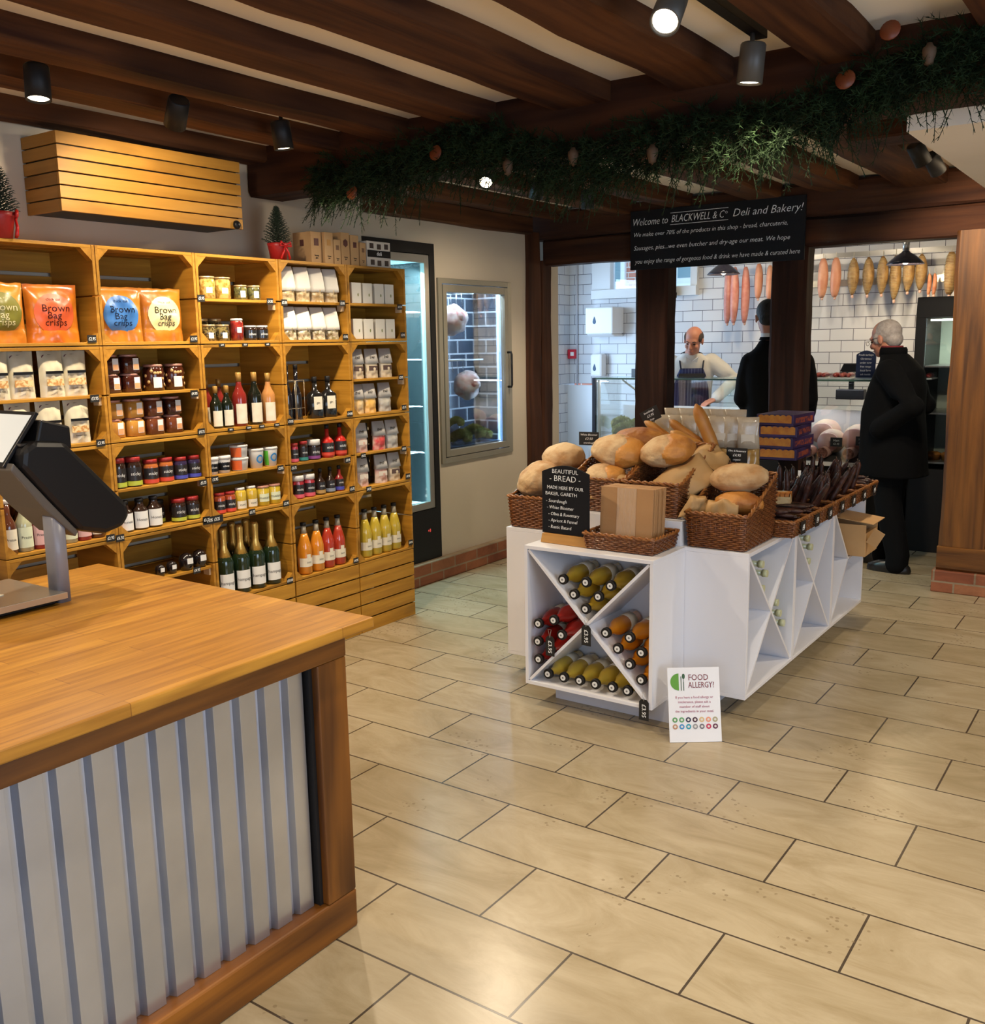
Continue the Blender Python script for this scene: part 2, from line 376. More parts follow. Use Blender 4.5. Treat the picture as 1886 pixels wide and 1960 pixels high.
# butcher's room beyond the timber opening
struct('wall_back', MB().box(-5.3, -4.91, 8.85, 8.98, 1.155, 2.75).box(-3.78, -0.4, 8.85, 8.98, 0.99, 2.75).box(-4.91, -3.78, 8.85, 8.98, 0.99, 2.0).box(-4.91, -3.78, 8.85, 8.98, 2.62, 2.75), TILEX)
struct('trim_1', MB().box(-4.86, -0.4, 8.835, 8.975, 0, 0.985).box(-5.2, -4.86, 8.8, 8.84, 0, 1.14), WPANEL)
m = MB().box(-5.4, -5.2, 6.6, 6.85, 0, 2.75).box(-5.4, -5.2, 8.35, 8.95, 0, 2.75).box(-5.4, -5.2, 6.85, 8.35, 0, 0.75).box(-5.4, -5.2, 6.85, 8.35, 2.25, 2.75)
struct('wall_left_butchery', m, TILEY)
struct('window_3', MB().box(-5.34, -5.3, 6.85, 6.89, 0.75, 2.25).box(-5.34, -5.3, 8.31, 8.35, 0.75, 2.25).box(-5.34, -5.3, 7.58, 7.62, 0.75, 2.25).box(-5.34, -5.3, 6.85, 8.35, 0.75, 0.79).box(-5.34, -5.3, 6.85, 8.35, 2.21, 2.25), WF)
struct('wall_right_butchery', MB().box(-0.4, -0.2, 6.7, 8.95, 0, 2.75), PLASTER)
struct('ceiling_butchery', MB().box(-5.4, -0.2, 6.7, 8.98, 2.75, 2.82), PLASTER)
struct('wall_divider', MB().box(-5.4, -4.10, 6.62, 6.80, 0, 2.75).box(-0.9, XR, 6.64, 6.75, 0, 2.75).box(-4.1, -0.9, 6.70, 6.78, 2.56, 2.75), PLASTER)
# high window over the butcher's wall tiles, the brick house across the yard behind it
o = thing('window_4'); o['kind'] = 'structure'
m = MB().box(-4.91, -4.70, 8.80, 8.90, 2.0, 2.62).box(-3.85, -3.78, 8.80, 8.90, 2.0, 2.62).box(-4.91, -3.78, 8.78, 8.90, 2.0, 2.09).box(-4.91, -3.78, 8.80, 8.90, 2.56, 2.62)
m.box(-4.36, -4.31, 8.84, 8.88, 2.09, 2.56); m.build('window_frame', WF, o, 0.004)
MB().box(-4.70, -3.85, 8.86, 8.865, 2.09, 2.56).build('pane', GLASS, o)
BRK = brickmat('red_house_brick', (0.42, 0.13, 0.085), (0.52, 0.20, 0.13), (0.6, 0.55, 0.5), 0.225, 0.075, 0.008, 'xz', (0, 0), rough=0.8)
h = thing('house', 'red brick house with white sash window seen through the butchery window', 'house', (-6.2, 13.0, 0))
MB().box(-2.6, 3.2, 0, 0.3, 0, 5.0).build('wall', BRK, h)
for wx in (-0.90, 0.70):
    f = MB().box(wx-0.42, wx+0.42, -0.06, 0.0, 2.35, 3.75).box(wx-0.5, wx+0.5, -0.12, 0.0, 2.27, 2.35).build('window', WF, h)
    p = MB()
    for i in range(2):
        for j in range(3): p.box(wx-0.35+i*0.37, wx-0.02+i*0.37, -0.066, -0.061, 2.43+j*0.43, 2.81+j*0.43)
    p.build('pane', mat('reflective_window_glass', (0.10, 0.22, 0.26), 0.08, spec=0.8), f)

# ---- timber frame
def beam(name, x0, x1, y0, y1, z0, z1, m, seed, ax, n=22, amp=0.012):
    """hewn beam: edges wander, arrises worn"""
    rnd = random.Random(seed); mb = MB(); vs = []; fs = []
    L = {'x': (x0, x1), 'y': (y0, y1), 'z': (z0, z1)}[ax]
    a0, a1, b0, b1 = {'x': (y0, y1, z0, z1), 'y': (x0, x1, z0, z1), 'z': (x0, x1, y0, y1)}[ax]
    off = [rnd.uniform(0, 50) for _ in range(8)]; ch = min(a1-a0, b1-b0)*0.09
    ring = [(a0+ch, b0), (a1-ch, b0), (a1, b0+ch), (a1, b1-ch), (a1-ch, b1), (a0+ch, b1), (a0, b1-ch), (a0, b0+ch)]
    for k in range(n+1):
        t = L[0]+(L[1]-L[0])*k/n
        for i, (a, b) in enumerate(ring):
            s = off[i//2]; wob = amp*(noise.noise(Vector((t*1.7, s, 0)))*1.6+noise.noise(Vector((t*6, s, 3)))*0.5)
            wob2 = amp*(noise.noise(Vector((t*1.5, s+9, 5)))*1.6)
            ca, cb = a+(wob), b+(wob2)
            vs.append({'x': (t, ca, cb), 'y': (ca, t, cb), 'z': (ca, cb, t)}[ax])
    for k in range(n):
        for i in range(8):
            j = (i+1) % 8; fs.append((k*8+i, k*8+j, (k+1)*8+j, (k+1)*8+i))
    fs += [tuple(range(8)), tuple(n*8+i for i in range(8))]
    mb.add(vs, fs, False)
    return tag(mb.build(name, m), kind='structure')
joist = [(-3.93, -3.80), (-3.46, -3.29), (-3.03, -2.88), (-2.60, -2.41), (-2.13, -1.87), (-1.61, -1.38), (-1.09, -0.90), (-0.58, -0.38), (-0.06, 0.14), (0.48, 0.68), (1.02, 1.22), (1.6, 1.8)]
for i, (a, b) in enumerate(joist):
    beam('trim_%d' % (i+10), a, b, YF, 3.52, 2.50, ZC+0.03, OLDY, i, 'y', 34, 0.012)
for i, (a, b) in enumerate([(-3.95, -3.82), (-3.45, -3.28), (-2.98, -2.82), (-2.42, -2.2), (-1.95, -1.72), (-1.48, -1.20), (-0.92, -0.7)]):
    beam('trim_%d' % (i+30), a, b, 3.74, 6.48, 2.485, ZC+0.03, OLDY, i+40, 'y', 22, 0.012)
beam('trim_40', XL+0.01, XR, 3.50, 3.76, 2.345, ZC+0.04, OLDX, 61, 'x', 40, 0.014)        # the cross beam the garland hangs on
beam('trim_41', -4.30, XR, 6.46, 6.66, 2.355, 2.56, OLDX, 62, 'x', 40, 0.008)              # bressummer over the opening
beam('trim_42', -4.05, XR, 6.50, 6.66, 2.165, 2.352, OLDX, 63, 'x', 40, 0.008)
beam('trim_43', -4.10, -3.99, 4.345, 6.25, 2.37, 2.50, OLDY, 64, 'y', 22, 0.008)           # wall plate
beam('trim_44', -4.34, -4.03, 6.24, 6.44, 0, 2.40, OLDZ, 65, 'z', 26, 0.012)               # corner post
beam('trim_45', -4.34, -4.03, 6.46, 6.60, 0, 2.20, OLDZ, 66, 'z', 26, 0.008)
DARKZ = wood('dark_post_along_z', (0.010, 0.004, 0.003), (0.035, 0.012, 0.006), 'z', 0.85, 0.5, 0.8, spec=0.15)
beam('trim_46', -3.27, -3.02, 6.50, 6.66, 0, 2.18, DARKZ, 67, 'z', 30, 0.012)               # two slim posts behind the island
beam('trim_47', -2.27, -2.03, 6.50, 6.66, 0, 2.18, DARKZ, 68, 'z', 30, 0.012)
beam('trim_48', -1.135, -0.88, 6.47, 6.70, 0.29, 2.20, wood('oak_post_along_z', (0.060, 0.020, 0.003), (0.21, 0.078, 0.012), 'z', 0.6, 0.6, 0.8), 69, 'z', 30, 0.008)
beam('trim_49', -1.14, XR, 6.46, 6.74, 0.135, 0.295, wood('oak_sill_along_x', (0.060, 0.020, 0.003), (0.21, 0.078, 0.012), 'x', 0.6, 0.6, 0.8), 70, 'x', 20, 0.008)
beam('trim_50', -0.86, XR, 6.56, 6.64, 0.29, 2.20, OLDX, 71, 'x', 12, 0.004)               # boarded bay right of the post
BRICK = brickmat('old_plinth_brick', (0.27, 0.075, 0.03), (0.36, 0.14, 0.06), (0.30, 0.22, 0.14), 0.235, 0.078, 0.006, 'xz', (0.03, -0.01), rough=0.7, bump=0.8, vein=(0.6, 0.55, 0.5))
BRICKY = brickmat('old_skirting_brick', (0.27, 0.075, 0.03), (0.36, 0.14, 0.06), (0.30, 0.22, 0.14), 0.26, 0.078, 0.006, 'yz', (0.03, -0.01), rough=0.7, bump=0.8, vein=(0.6, 0.55, 0.5))
struct('trim_5', MB().box(-1.16, XR, 6.44, 6.80, 0, 0.138), BRICK, 0.006)
struct('baseboard_left', MB().box(XN-0.01, XN+0.05, 4.345, 6.24, 0, 0.15), BRICKY, 0.008)
struct('trim_6', MB().box(-0.85, XR, 3.78, 6.46, 2.30, ZC-0.01), CEILP)                  # boxed-in ceiling to the right
beam('trim_51', -1.20, -0.80, 4.30, 4.52, 2.39, 2.50, OLDX, 73, 'x', 8, 0.008)
# ================================================================== WOODEN CRATE SHELVING
XC = -3.62            # front edge of every crate
PITCH_Z = 0.403
YB5 = [1.90, 2.393, 2.886, 3.383, 3.861, 4.334]
CD = 0.31             # crate depth
def make_crate(w, shelf):
    """open crate lying on its side, mouth towards +x; origin at mouth, bottom, left end"""
    t = thing('wooden_crate', cat='crate'); H = PITCH_Z-0.004; th = 0.013
    for y in (0, w-th):
        m = MB(); m.box(-CD, 0, y, y+th, 0, H*0.49); m.box(-CD, 0, y, y+th, H*0.505, H); m.build('side_panel', PINEZ, t, 0.0015)
    for nm, z in (('top_panel', H-th), ('base_panel', 0)):
        m = MB(); n = 3; g = 0.010; ww = (CD-0.002-(n-1)*g)/n
        for k in range(n): m.box(-CD+k*(ww+g), -CD+k*(ww+g)+ww, th, w-th, z, z+th)
        m.build(nm, PINE, t, 0.0015)
    m = MB(); n = 4; g = 0.016; hh = (H-2*th-(n-1)*g)/n
    for k in range(n): m.box(-CD, -CD+0.010, th, w-th, th+k*(hh+g), th+k*(hh+g)+hh)
    m.build('back_panel', PINE, t)
    c = 0.042
    for (y, s) in ((th, 1), (w-th, -1)):
        for (z, u) in ((th, 1), (H-th, -1)):
            if u == 1: poly = [(y, z), (y+s*c*0.9, z), (y, z+c*0.9)]
            else: poly = [(y, z), (y+s*c*1.15, z), (y, z-c*1.15)]
            MB().prism(poly, -0.034, -0.002, 'x').build('corner_block', PINEZ, t)
    if shelf:
        MB().box(-CD+0.012, -0.012, th+0.001, w-th-0.001, shelf-0.013, shelf).build('shelf', PINE, t, 0.0015)
        for y in (th+0.0005, w-th-0.0105): MB().box(-0.06, -0.02, y, y+0.010, shelf-0.045, shelf-0.0135).build('shelf_bracket', mat('pale_beading', (0.66, 0.48, 0.28), 0.6), t)
    return t
def make_slatted(w):
    """crate turned so that its slatted side faces the shop"""
    t = thing('slatted_crate', cat='crate'); H = PITCH_Z-0.004; n = 5; g = 0.008; hh = (H-(n-1)*g)/n
    for k in range(n):
        MB().box(-0.012, 0, 0.002, w-0.002, k*(hh+g), k*(hh+g)+hh).build('slat', PINE, t, 0.001)
    for y in (0.003, w-0.018): MB().box(-CD, -0.013, y, y+0.015, 0.001, H-0.001).build('end_panel', PINEZ, t)
    MB().box(-CD, -0.013, 0.02, w-0.02, H-0.014, H-0.001).build('top_panel', PINE, t)
    MB().box(-CD, -0.013, 0.02, w-0.02, 0.001, 0.012).build('base_panel', PINE, t)
    return t
HOLD = {(0, 4): 'two bags of crisps', (1, 4): 'the blue and cream crisp bags', (2, 4): 'pale fruit jars and olives', (3, 4): 'eight white window bags', (4, 4): 'eight white cartons',
        (0, 3): 'the cream nut pouches', (1, 3): 'square jam jars', (2, 3): 'five wine bottles', (3, 3): 'framed bottles and black flasks', (4, 3): 'grey headed snack bags',
        (0, 2): 'cordial bottles behind the till', (1, 2): 'dark sauce jars in two rows', (2, 2): 'tubs over mustard jars', (3, 2): 'red ketchup bottles over small jars', (4, 2): 'grey and pink pouches',
        (0, 1): 'nothing, low behind the till', (1, 1): 'dark puddings behind the counter', (2, 1): 'sparkling wine bottles', (3, 1): 'orange and red juice bottles', (4, 1): 'yellow juice bottles'}
SHELFH = {(1, 4): 0, (0, 4): 0, (2, 3): 0, (3, 3): 0, (0, 2): 0, (0, 1): 0, (2, 1): 0, (3, 1): 0, (4, 1): 0, (1, 1): 0.187}
for c in range(5):
    w = YB5[c+1]-YB5[c]-0.003
    for r in range(5):
        loc = (XC, YB5[c]+0.0015, r*PITCH_Z)
        if r == 0:
            lab = ['slatted crate on the floor under the empty crate by the till', 'slatted crate on the floor under the dark puddings', 'slatted crate on the floor under the sparkling wine',
                   'slatted crate on the floor under the orange juice bottles', 'slatted crate on the floor at the right end under yellow juice'][c]
            put('slat%d' % (c if c >= 3 else 0), lambda: make_slatted(w), loc, lab, 'slatted crates on the floor')
        else:
            sh = SHELFH.get((c, r), 0.203)
            put('crate%d_%g' % (c if c >= 3 else 0, sh), lambda: make_crate(w, sh), loc, 'golden pine crate lying on its side holding '+HOLD[(c, r)], 'pine crates stacked as shelving')

# ------------------------------------------------------------------ packaging prototypes (front faces +x, origin at base centre)
def glossy(name, c, rough=0.12, coat=0.5, **k): return mat(name, c, rough, coat=coat, **k)
CREAML = mat('cream_paper_label', (0.78, 0.72, 0.58), 0.7, col2=(0.70, 0.63, 0.48), ns=30)
WHITEL = mat('white_paper_label', (0.80, 0.79, 0.76), 0.6)
INK = mat('dark_ink', (0.03, 0.025, 0.02), 0.7)
def arc_label(r, z0, z1, a=1.05, n=10, off=0.0007):
    m = MB(); vs = []; fs = []
    for k in range(n+1):
        t = -a+2*a*k/n
        vs += [((r+off)*math.cos(t), (r+off)*math.sin(t), z0), ((r+off)*math.cos(t), (r+off)*math.sin(t), z1)]
    for k in range(n): fs.append((2*k, 2*k+2, 2*k+3, 2*k+1))
    return m.add(vs, fs, True)
def make_jar(kind, r, h, body, lid, label=None, lz=(0.2, 0.7), a=0.9, txt=None, band=None, neck=0.86, lidh=0.14, square=False, tcol=None):
    t = thing(kind, cat='jar'); z1 = h*(1-lidh)
    prof = [(r*0.9, 0), (r, h*0.04), (r, z1-h*0.10), (r*0.93, z1-h*0.04), (r*neck, z1-h*0.005), (r*neck, z1)]
    if square:
        rings = [((0, 0, z), (0, 1, 0), q, (1, 0, 0), q) for q, z in prof]
        MB().loft(rings, 20, pw=5).build('glass_body', body, t)
    else: MB().lathe(prof, 18).build('glass_body', body, t)
    MB().lathe([(r*neck*1.06, z1+0.0005), (r*neck*1.07, h-0.002), (r*neck*1.0, h)], 18).build('lid', lid, t)
    if label:
        if square: MB().box(r+0.0002, r+0.0012, -r*0.05, r*0.62, h*lz[0], h*lz[1]).build('paper_label', label, t)
        else: arc_label(r, h*lz[0], h*lz[1], a).build('paper_label', label, t)
    if band: arc_label(r, h*0.05, h*0.2, 1.5, 12, 0.0011).build('colour_band', band, t)
    if txt: text(txt, r*0.55, tcol or CHALK, (0, 0, h*(lz[0]+lz[1])/2), (0, 0, 0), t, bend=r+0.0016)
    return t
def make_bottle(kind, r, h, body, cap, label=None, shoulder=0.55, neckr=0.36, lz=(0.1, 0.42), a=1.1, foil=None, txt=None, liquid=None, caph=0.05, tcol=None, round_sh=False, ny=0.0):
    t = thing(kind, cat='bottle'); zs = h*shoulder; nr = r*neckr
    if round_sh: prof = [(r*0.9, 0), (r, h*0.015), (r, zs*0.9), (r*0.93, zs), (r*0.72, zs+h*0.07), (nr*1.25, zs+h*0.14), (nr, zs+h*0.19), (nr, h*(1-caph))]
    else: prof = [(r*0.9, 0), (r, h*0.015), (r, zs), (r*0.9, zs+h*0.05), (r*0.62, zs+h*0.12), (nr*1.1, zs+h*0.2), (nr, zs+h*0.25), (nr, h*(1-caph))]
    MB().lathe(prof, 18).build('glass_body', body, t)
    if liquid: MB().lathe([(r*0.92, 0.002), (r+0.0004, h*0.02), (r+0.0004, zs), (r*0.9+0.0004, zs+h*0.05)], 18).build('contents', liquid, t)
    if foil:
        MB().lathe([(r*0.80, zs+h*0.075), (nr*1.25, zs+h*0.20), (nr*1.12, zs+h*0.27), (nr*1.3, h*0.93), (nr*1.35, h*0.965), (nr*1.0, h)], 16).build('gold_foil', foil, t)
    else: MB().lathe([(nr*1.08, h*(1-caph)), (nr*1.1, h-0.002), (nr*0.9, h)], 14).build('cap', cap, t)
    if label: arc_label(r, h*lz[0], h*lz[1], a, 12, 0.001).build('paper_label', label, t)
    if txt: text(txt, r*0.5, tcol or INK, (0, 0, h*(lz[0]+lz[1])/2), (0, 0, 0), t, bend=r+0.0018)
    return t
def surf(w, h, d, seam, seed, crump, y, z):
    u = max(-1, min(1, y/(w/2))); v = max(0, min(1, z/h))
    b = (1-abs(u)**3)**0.6*(max(0.0, math.sin(math.pi*min(1, max(0, (v*h-seam)/(h-2*seam)))))**0.55)
    return d/2*b+0.0006+crump*d*noise.noise(Vector((u*2.2, v*4, seed+1)))*b*2.0
def conform(o, fn, e):
    """lay a flat print (drawn in the yz plane of its thing) on the bulging surface behind it"""
    me = o.data; mw = Matrix.Translation(o.location) @ o.rotation_euler.to_matrix().to_4x4()
    for v in me.vertices:
        p = mw @ v.co; v.co = (fn(p.y, p.z)+e, p.y, p.z)
    o.location = (0, 0, 0); o.rotation_euler = (0, 0, 0)
def pillow(w, h, d, m, seam=0.012, seed=0, lean=0.0, top_open=False, crump=0.0, n=14, k=16):
    """a filled bag: pinched at top and bottom seams, bulging in the middle"""
    mb = MB(); vs = []; fs = []
    for side in (1, -1):
        o = len(vs)
        for j in range(k+1):
            v = j/k
            for i in range(n+1):
                u = i/n*2-1; b = (1-abs(u)**3)**0.6*(max(0.0, math.sin(math.pi*min(1, max(0, (v*h-seam)/(h-2*seam)))))**0.55)
                if not top_open and v < 0.2: b = max(b, (1-abs(u)**4)**0.5*0.75)
                x = side*(d/2*b+0.0006)+crump*d*noise.noise(Vector((u*2.2, v*4, seed+side)))*b*2.0
                yw = u*w/2*(1-0.035*math.sin(math.pi*v))
                vs.append((x+lean*v*h, yw, v*h+0.004*noise.noise(Vector((u*3, v*3, seed)))*v))
        for j in range(k):
            for i in range(n):
                a = o+j*(n+1)+i; q = (a, a+1, a+n+2, a+n+1); fs.append(q if side == 1 else q[::-1])
    mb.add(vs, fs, True); return mb
def oval(cy, cz, ry, rz, x, n=24):
    return MB().prism([(cy+ry*math.cos(2*math.pi*i/n), cz+rz*math.sin(2*math.pi*i/n)) for i in range(n)], x, x+0.0012, 'x')
CRISP = mat('brown_crisp_film', (0.55, 0.21, 0.02), 0.3, coat=0.4, col2=(0.36, 0.11, 0.01), ns=9, bump=0.25, bs=14)
def make_crisps(bagc, ovalc, txtc, seed):
    def f():
        t = thing('crisp_bag', cat='crisp bag'); w, h, d = 0.205, 0.228, 0.085
        pillow(w, h, d, None, 0.014, seed, crump=0.10, n=24, k=26).build('bag_body', bagc, t)
        fn = lambda y, z: surf(w, h, d, 0.014, seed, 0.10, y, z)
        cz = h*0.50; n = 28; vv = [(fn(0, cz)+0.0022, 0, cz)]; ff = []; K = 6
        for k in range(1, K+1):
            for i in range(n):
                a = 2*math.pi*i/n; yy = 0.076*k/K*math.cos(a); zz = cz+0.079*k/K*math.sin(a); vv.append((fn(yy, zz)+0.0022, yy, zz))
        for i in range(n):
            j = (i+1) % n; ff.append((0, 1+i, 1+j))
            for k in range(K-1): ff.append((1+k*n+i, 1+k*n+j, 1+(k+1)*n+j, 1+(k+1)*n+i))
        MB().add(vv, ff, True).build('round_badge', ovalc, t)
        for s, z, q, yy in (('Brown', 0.020, 0.040, 0.004), ('Bag', -0.008, 0.038, -0.004), ('crisps', -0.036, 0.036, 0.004)):
            conform(text(s, q, txtc, (0, yy, cz+z), FACE_X, t), fn, 0.0036)
        conform(text('thick cut', 0.016, txtc, (0, 0, cz+0.055), FACE_X, t), fn, 0.0036)
        conform(text('lightly salted', 0.012, INK, (0, 0.02, 0.022), FACE_X, t), fn, 0.002)
        return t
    return f
CRISPS = {
 'red': (make_crisps(mat('orange_crisp_film', (0.62, 0.20, 0.015), 0.28, coat=0.4, col2=(0.42, 0.10, 0.01), ns=9, bump=0.25, bs=14), mat('red_orange_badge', (0.62, 0.10, 0.03), 0.35), mat('dark_red_print', (0.10, 0.012, 0.006), 0.5), 2)),
 'green': (make_crisps(CRISP, mat('olive_badge', (0.14, 0.13, 0.02), 0.35), mat('cream_print', (0.80, 0.74, 0.50), 0.5), 5)),
 'blue': (make_crisps(CRISP, mat('blue_badge', (0.05, 0.19, 0.52), 0.35), mat('navy_print', (0.01, 0.02, 0.06), 0.5), 8)),
 'cream': (make_crisps(CRISP, mat('pale_yellow_badge', (0.78, 0.68, 0.34), 0.35), mat('black_print', (0.02, 0.012, 0.006), 0.5), 11))}
Z4, Z4m = 4*PITCH_Z+0.0135, 4*PITCH_Z+0.2035
Z3, Z3m = 3*PITCH_Z+0.0135, 3*PITCH_Z+0.2035
Z2, Z2m = 2*PITCH_Z+0.0135, 2*PITCH_Z+0.2035
Z1, Z1m = PITCH_Z+0.0135, PITCH_Z+0.1875
G = 'crisp bags in the top crates'
put('cg', CRISPS['green'], (-3.69, 2.005, Z4), 'brown crisp bag with olive green badge at the photo\'s left edge', G, rz=-0.05)
put('cr', CRISPS['red'], (-3.70, 2.23, Z4), 'orange crisp bag with red badge beside the olive badge bag', G, rz=-0.22)
put('cb', CRISPS['blue'], (-3.70, 2.53, Z4), 'brown crisp bag with blue badge in the top crate', G, rz=-0.22)
put('cc', CRISPS['cream'], (-3.69, 2.735, Z4), 'brown crisp bag with pale yellow badge, front of its crate', G, rz=-0.1)
put('cc', None, (-3.80, 2.685, Z4), 'crisp bag mostly hidden behind the pale yellow badge bag', G, rz=-0.15)

# ---- cream pouches of nuts
POUCH = mat('cream_pouch_film', (0.62, 0.56, 0.40), 0.4, coat=0.2, col2=(0.55, 0.48, 0.33), ns=8, bump=0.2, bs=18)
def make_pouch():
    t = thing('nut_pouch', cat='pouch'); w, h, d = 0.105, 0.182, 0.055
    pillow(w, h, d, None, 0.006, 3, crump=0.12).build('pouch_body', POUCH, t)
    MB().prism([(-0.036, 0.045), (0.036, 0.045), (0.034, 0.072), (-0.034, 0.072)], d/2+0.001, d/2+0.0035, 'x').build('nut_window', mat('mixed_nuts', (0.50, 0.24, 0.07), 0.5, col2=(0.75, 0.55, 0.28), ns=90, lo=0.45, hi=0.55), t)
    MB().prism([(-0.037, 0.092), (0.037, 0.092), (0.037, 0.103), (-0.037, 0.103)], d/2+0.001, d/2+0.0035, 'x').build('black_strip', BLACK, t)
    MB().box(d/2*0.35, d/2*0.35+0.002, -0.014, 0.014, h-0.022, h-0.014).build('hang_hole', BLACK, t)
    MB().prism([(0.009*math.cos(i*math.pi/6)-0.03, h-0.024+0.009*math.sin(i*math.pi/6)) for i in range(12)], d/2*0.33, d/2*0.33+0.002, 'x').build('round_sticker', mat('plum_sticker', (0.10, 0.02, 0.03), 0.5), t)
    text('roasted nuts', 0.009, INK, (d/2+0.004, 0, 0.032), FACE_X, t)
    return t
ys = [1.958, 2.065, 2.185, 2.290]
for i, y in enumerate(ys): put('pouch', make_pouch, (-3.67-0.01*(i % 2), y, Z3m), 'cream nut pouch standing on the upper shelf, '+ordw(i, 4)+' of four', 'cream nut pouches', rz=random.uniform(-.15, .1))
for i, y in enumerate([2.03, 2.155, 2.275]): put('pouch', None, (-3.665, y, Z3), 'cream nut pouch below the shelf, '+['half hidden by the till', 'second of three', 'rightmost of three'][i], 'cream nut pouches', rz=random.uniform(-.12, .12), sc=(1, 1, 0.97))

# ---- square jam jars
LIDP = mat('rose_gold_lid', (0.52, 0.26, 0.20), 0.35, metal=0.3); TAN = mat('tan_label_print', (0.60, 0.30, 0.14), 0.7)
def sqjar(name, col, col2):
    def f():
        t = make_jar('jam_jar', 0.041, 0.080, glossy(name, col, col2=col2, ns=20), LIDP, WHITEL, (0.18, 0.80), square=True, lidh=0.13, neck=0.9)
        MB().box(0.0424, 0.0430, -0.001, 0.024, 0.017, 0.039).build('tan_print', TAN, t)
        return t
    return f
DJ = sqjar('dark_chutney', (0.035, 0.008, 0.005), (0.07, 0.015, 0.008)); HJ = sqjar('honey_mustard', (0.50, 0.25, 0.05), (0.42, 0.19, 0.03)); BJ = sqjar('brown_relish', (0.16, 0.045, 0.018), (0.10, 0.025, 0.01))
for k, (yy) in enumerate((2.462, 2.561)):
    put('dj', DJ, (-3.705, yy, Z3m), 'dark chutney jar, lower '+['left', 'right'][k]+' of the stack of four on the upper shelf', 'square jars on the upper shelf')
    put('dj', DJ, (-3.705, yy, Z3m+0.0805), 'dark chutney jar, upper '+['left', 'right'][k]+' of the stack of four on the upper shelf', 'square jars on the upper shelf')
rowy = (2.463, 2.562, 2.662, 2.762)
for k, yy in enumerate(rowy):
    mk, key, nm = ((HJ, 'hj', 'golden honey jar') if k < 2 else (BJ, 'bj', 'brown relish jar')) if k != 3 else (DJ, 'dj', 'nearly black preserve jar')
    mkb, keyb, nmb = (HJ, 'hj', 'golden honey jar') if k < 2 else (BJ, 'bj', 'brown relish jar')
    put(keyb, mkb, (-3.705, yy, Z3), nmb+' in the bottom layer under the shelf, '+ordw(k, 4), 'square jars stacked two high')
    put(key, mk, (-3.705, yy, Z3+0.0805), nm+' in the top layer under the shelf, '+ordw(k, 4), 'square jars stacked two high')
def make_onion():
    t = make_jar('pickled_onion_jar', 0.046, 0.115, glossy('dark_vinegar', (0.05, 0.012, 0.006)), LIDP, WHITEL, (0.12, 0.52), a=0.42, lidh=0.1)
    m = MB()
    for i in range(11):
        a = -1.5+0.31*i; z = 0.02+0.066*((i*7) % 11)/10
        if -0.5 < a < 0.5 and z < 0.065: z = 0.078
        m.ell((0.038*math.cos(a), 0.038*math.sin(a), z), (0.0105, 0.0105, 0.0105), 10, 6)
    m.build('pickled_onion', mat('onion_skin', (0.55, 0.36, 0.14), 0.35), t, kind='stuff')
    return t
for k, yy in enumerate((2.681, 2.788)): put('onion', make_onion, (-3.70, yy, Z3m), 'jar of pickled onions in dark vinegar, '+['left', 'right'][k]+' of the two', 'jars of pickled onions', rz=-0.2)

# ---- sauce jars with a coloured band
def sauce(key, r, h, body, lid, band, kind='sauce_jar', lz=(0.22, 0.66), lidh=0.17):
    return lambda: make_jar(kind, r, h, body, lid, glossy('black_jar_label', (0.016, 0.012, 0.012), 0.4, 0.2), lz, 1.3, 'sticky', band, lidh=lidh)
RLID = mat('red_metal_lid', (0.32, 0.02, 0.02), 0.3); DK = glossy('dark_sauce', (0.025, 0.012, 0.008)); AMB = glossy('amber_sauce', (0.42, 0.12, 0.03)); BLU = glossy('blueish_sauce', (0.03, 0.02, 0.06))
YLB = mat('lime_band', (0.45, 0.50, 0.05), 0.5); RDB = mat('red_band', (0.62, 0.06, 0.03), 0.5); BLB = mat('blue_band', (0.06, 0.07, 0.42), 0.5)
seq = [(2.447, 0.033, .130, DK, YLB, 'lime'), (2.520, 0.036, .128, DK, YLB, 'lime'), (2.607, 0.034, .108, AMB, RDB, 'red'), (2.686, 0.033, .106, AMB, RDB, 'red'), (2.764, .032, .102, BLU, BLB, 'blue'), (2.838, .031, .10, BLU, BLB, 'blue')]
for i, (y, r, h, b, bd, nm) in enumerate(seq):
    put('sa'+nm+('w' if i == 1 else ''), sauce('x', r, h, b, RLID, bd), (-3.67, y, Z2m), 'sauce jar with %s band on upper shelf, %s of its pair' % (nm, ['left', 'right'][i % 2]), 'banded sauce jars', rz=-0.25)
def pudjar(): return make_bottle('dark_sauce_bottle', 0.034, 0.135, DK, BLACKM, WHITEL, 0.62, 0.5, (0.06, 0.60), 1.0, txt='Honest', caph=0.12)
for i, y in enumerate((2.458, 2.533, 2.605)): put('dbott', pudjar, (-3.665, y, Z2), 'squat dark bottle with wide white label, '+ordw(i, 3)+' of three', 'squat bottles with white labels', rz=-0.25)
put('sjlow', sauce('y', 0.033, .104, DK, BLACKM, YLB), (-3.73, 2.668, Z2), 'dark jar with lime band set back behind the squat bottles', 'low banded sauce jars', rz=-0.2)
for i, y in enumerate((2.738, 2.814)): put('sjlowr', sauce('y', 0.034, .105, DK, RLID, YLB), (-3.67, y, Z2), 'red lidded jar with lime band under the shelf, '+['left', 'right'][i], 'low banded sauce jars', rz=-0.25)
def make_pud():
    t = thing('pudding', cat='pudding'); MB().lathe([(0.024, 0), (0.029, 0.02), (0.031, 0.045), (0.024, 0.062), (0.008, 0.070), (0.0, 0.071)], 16).build('wrapper', mat('black_cellophane', (0.012, 0.008, 0.008), 0.15, coat=0.6), t)
    m = MB(); arc_label(0.0305, 0.028, 0.052, 0.42, 8, 0.002).build('round_sticker', WHITEL, t); return t
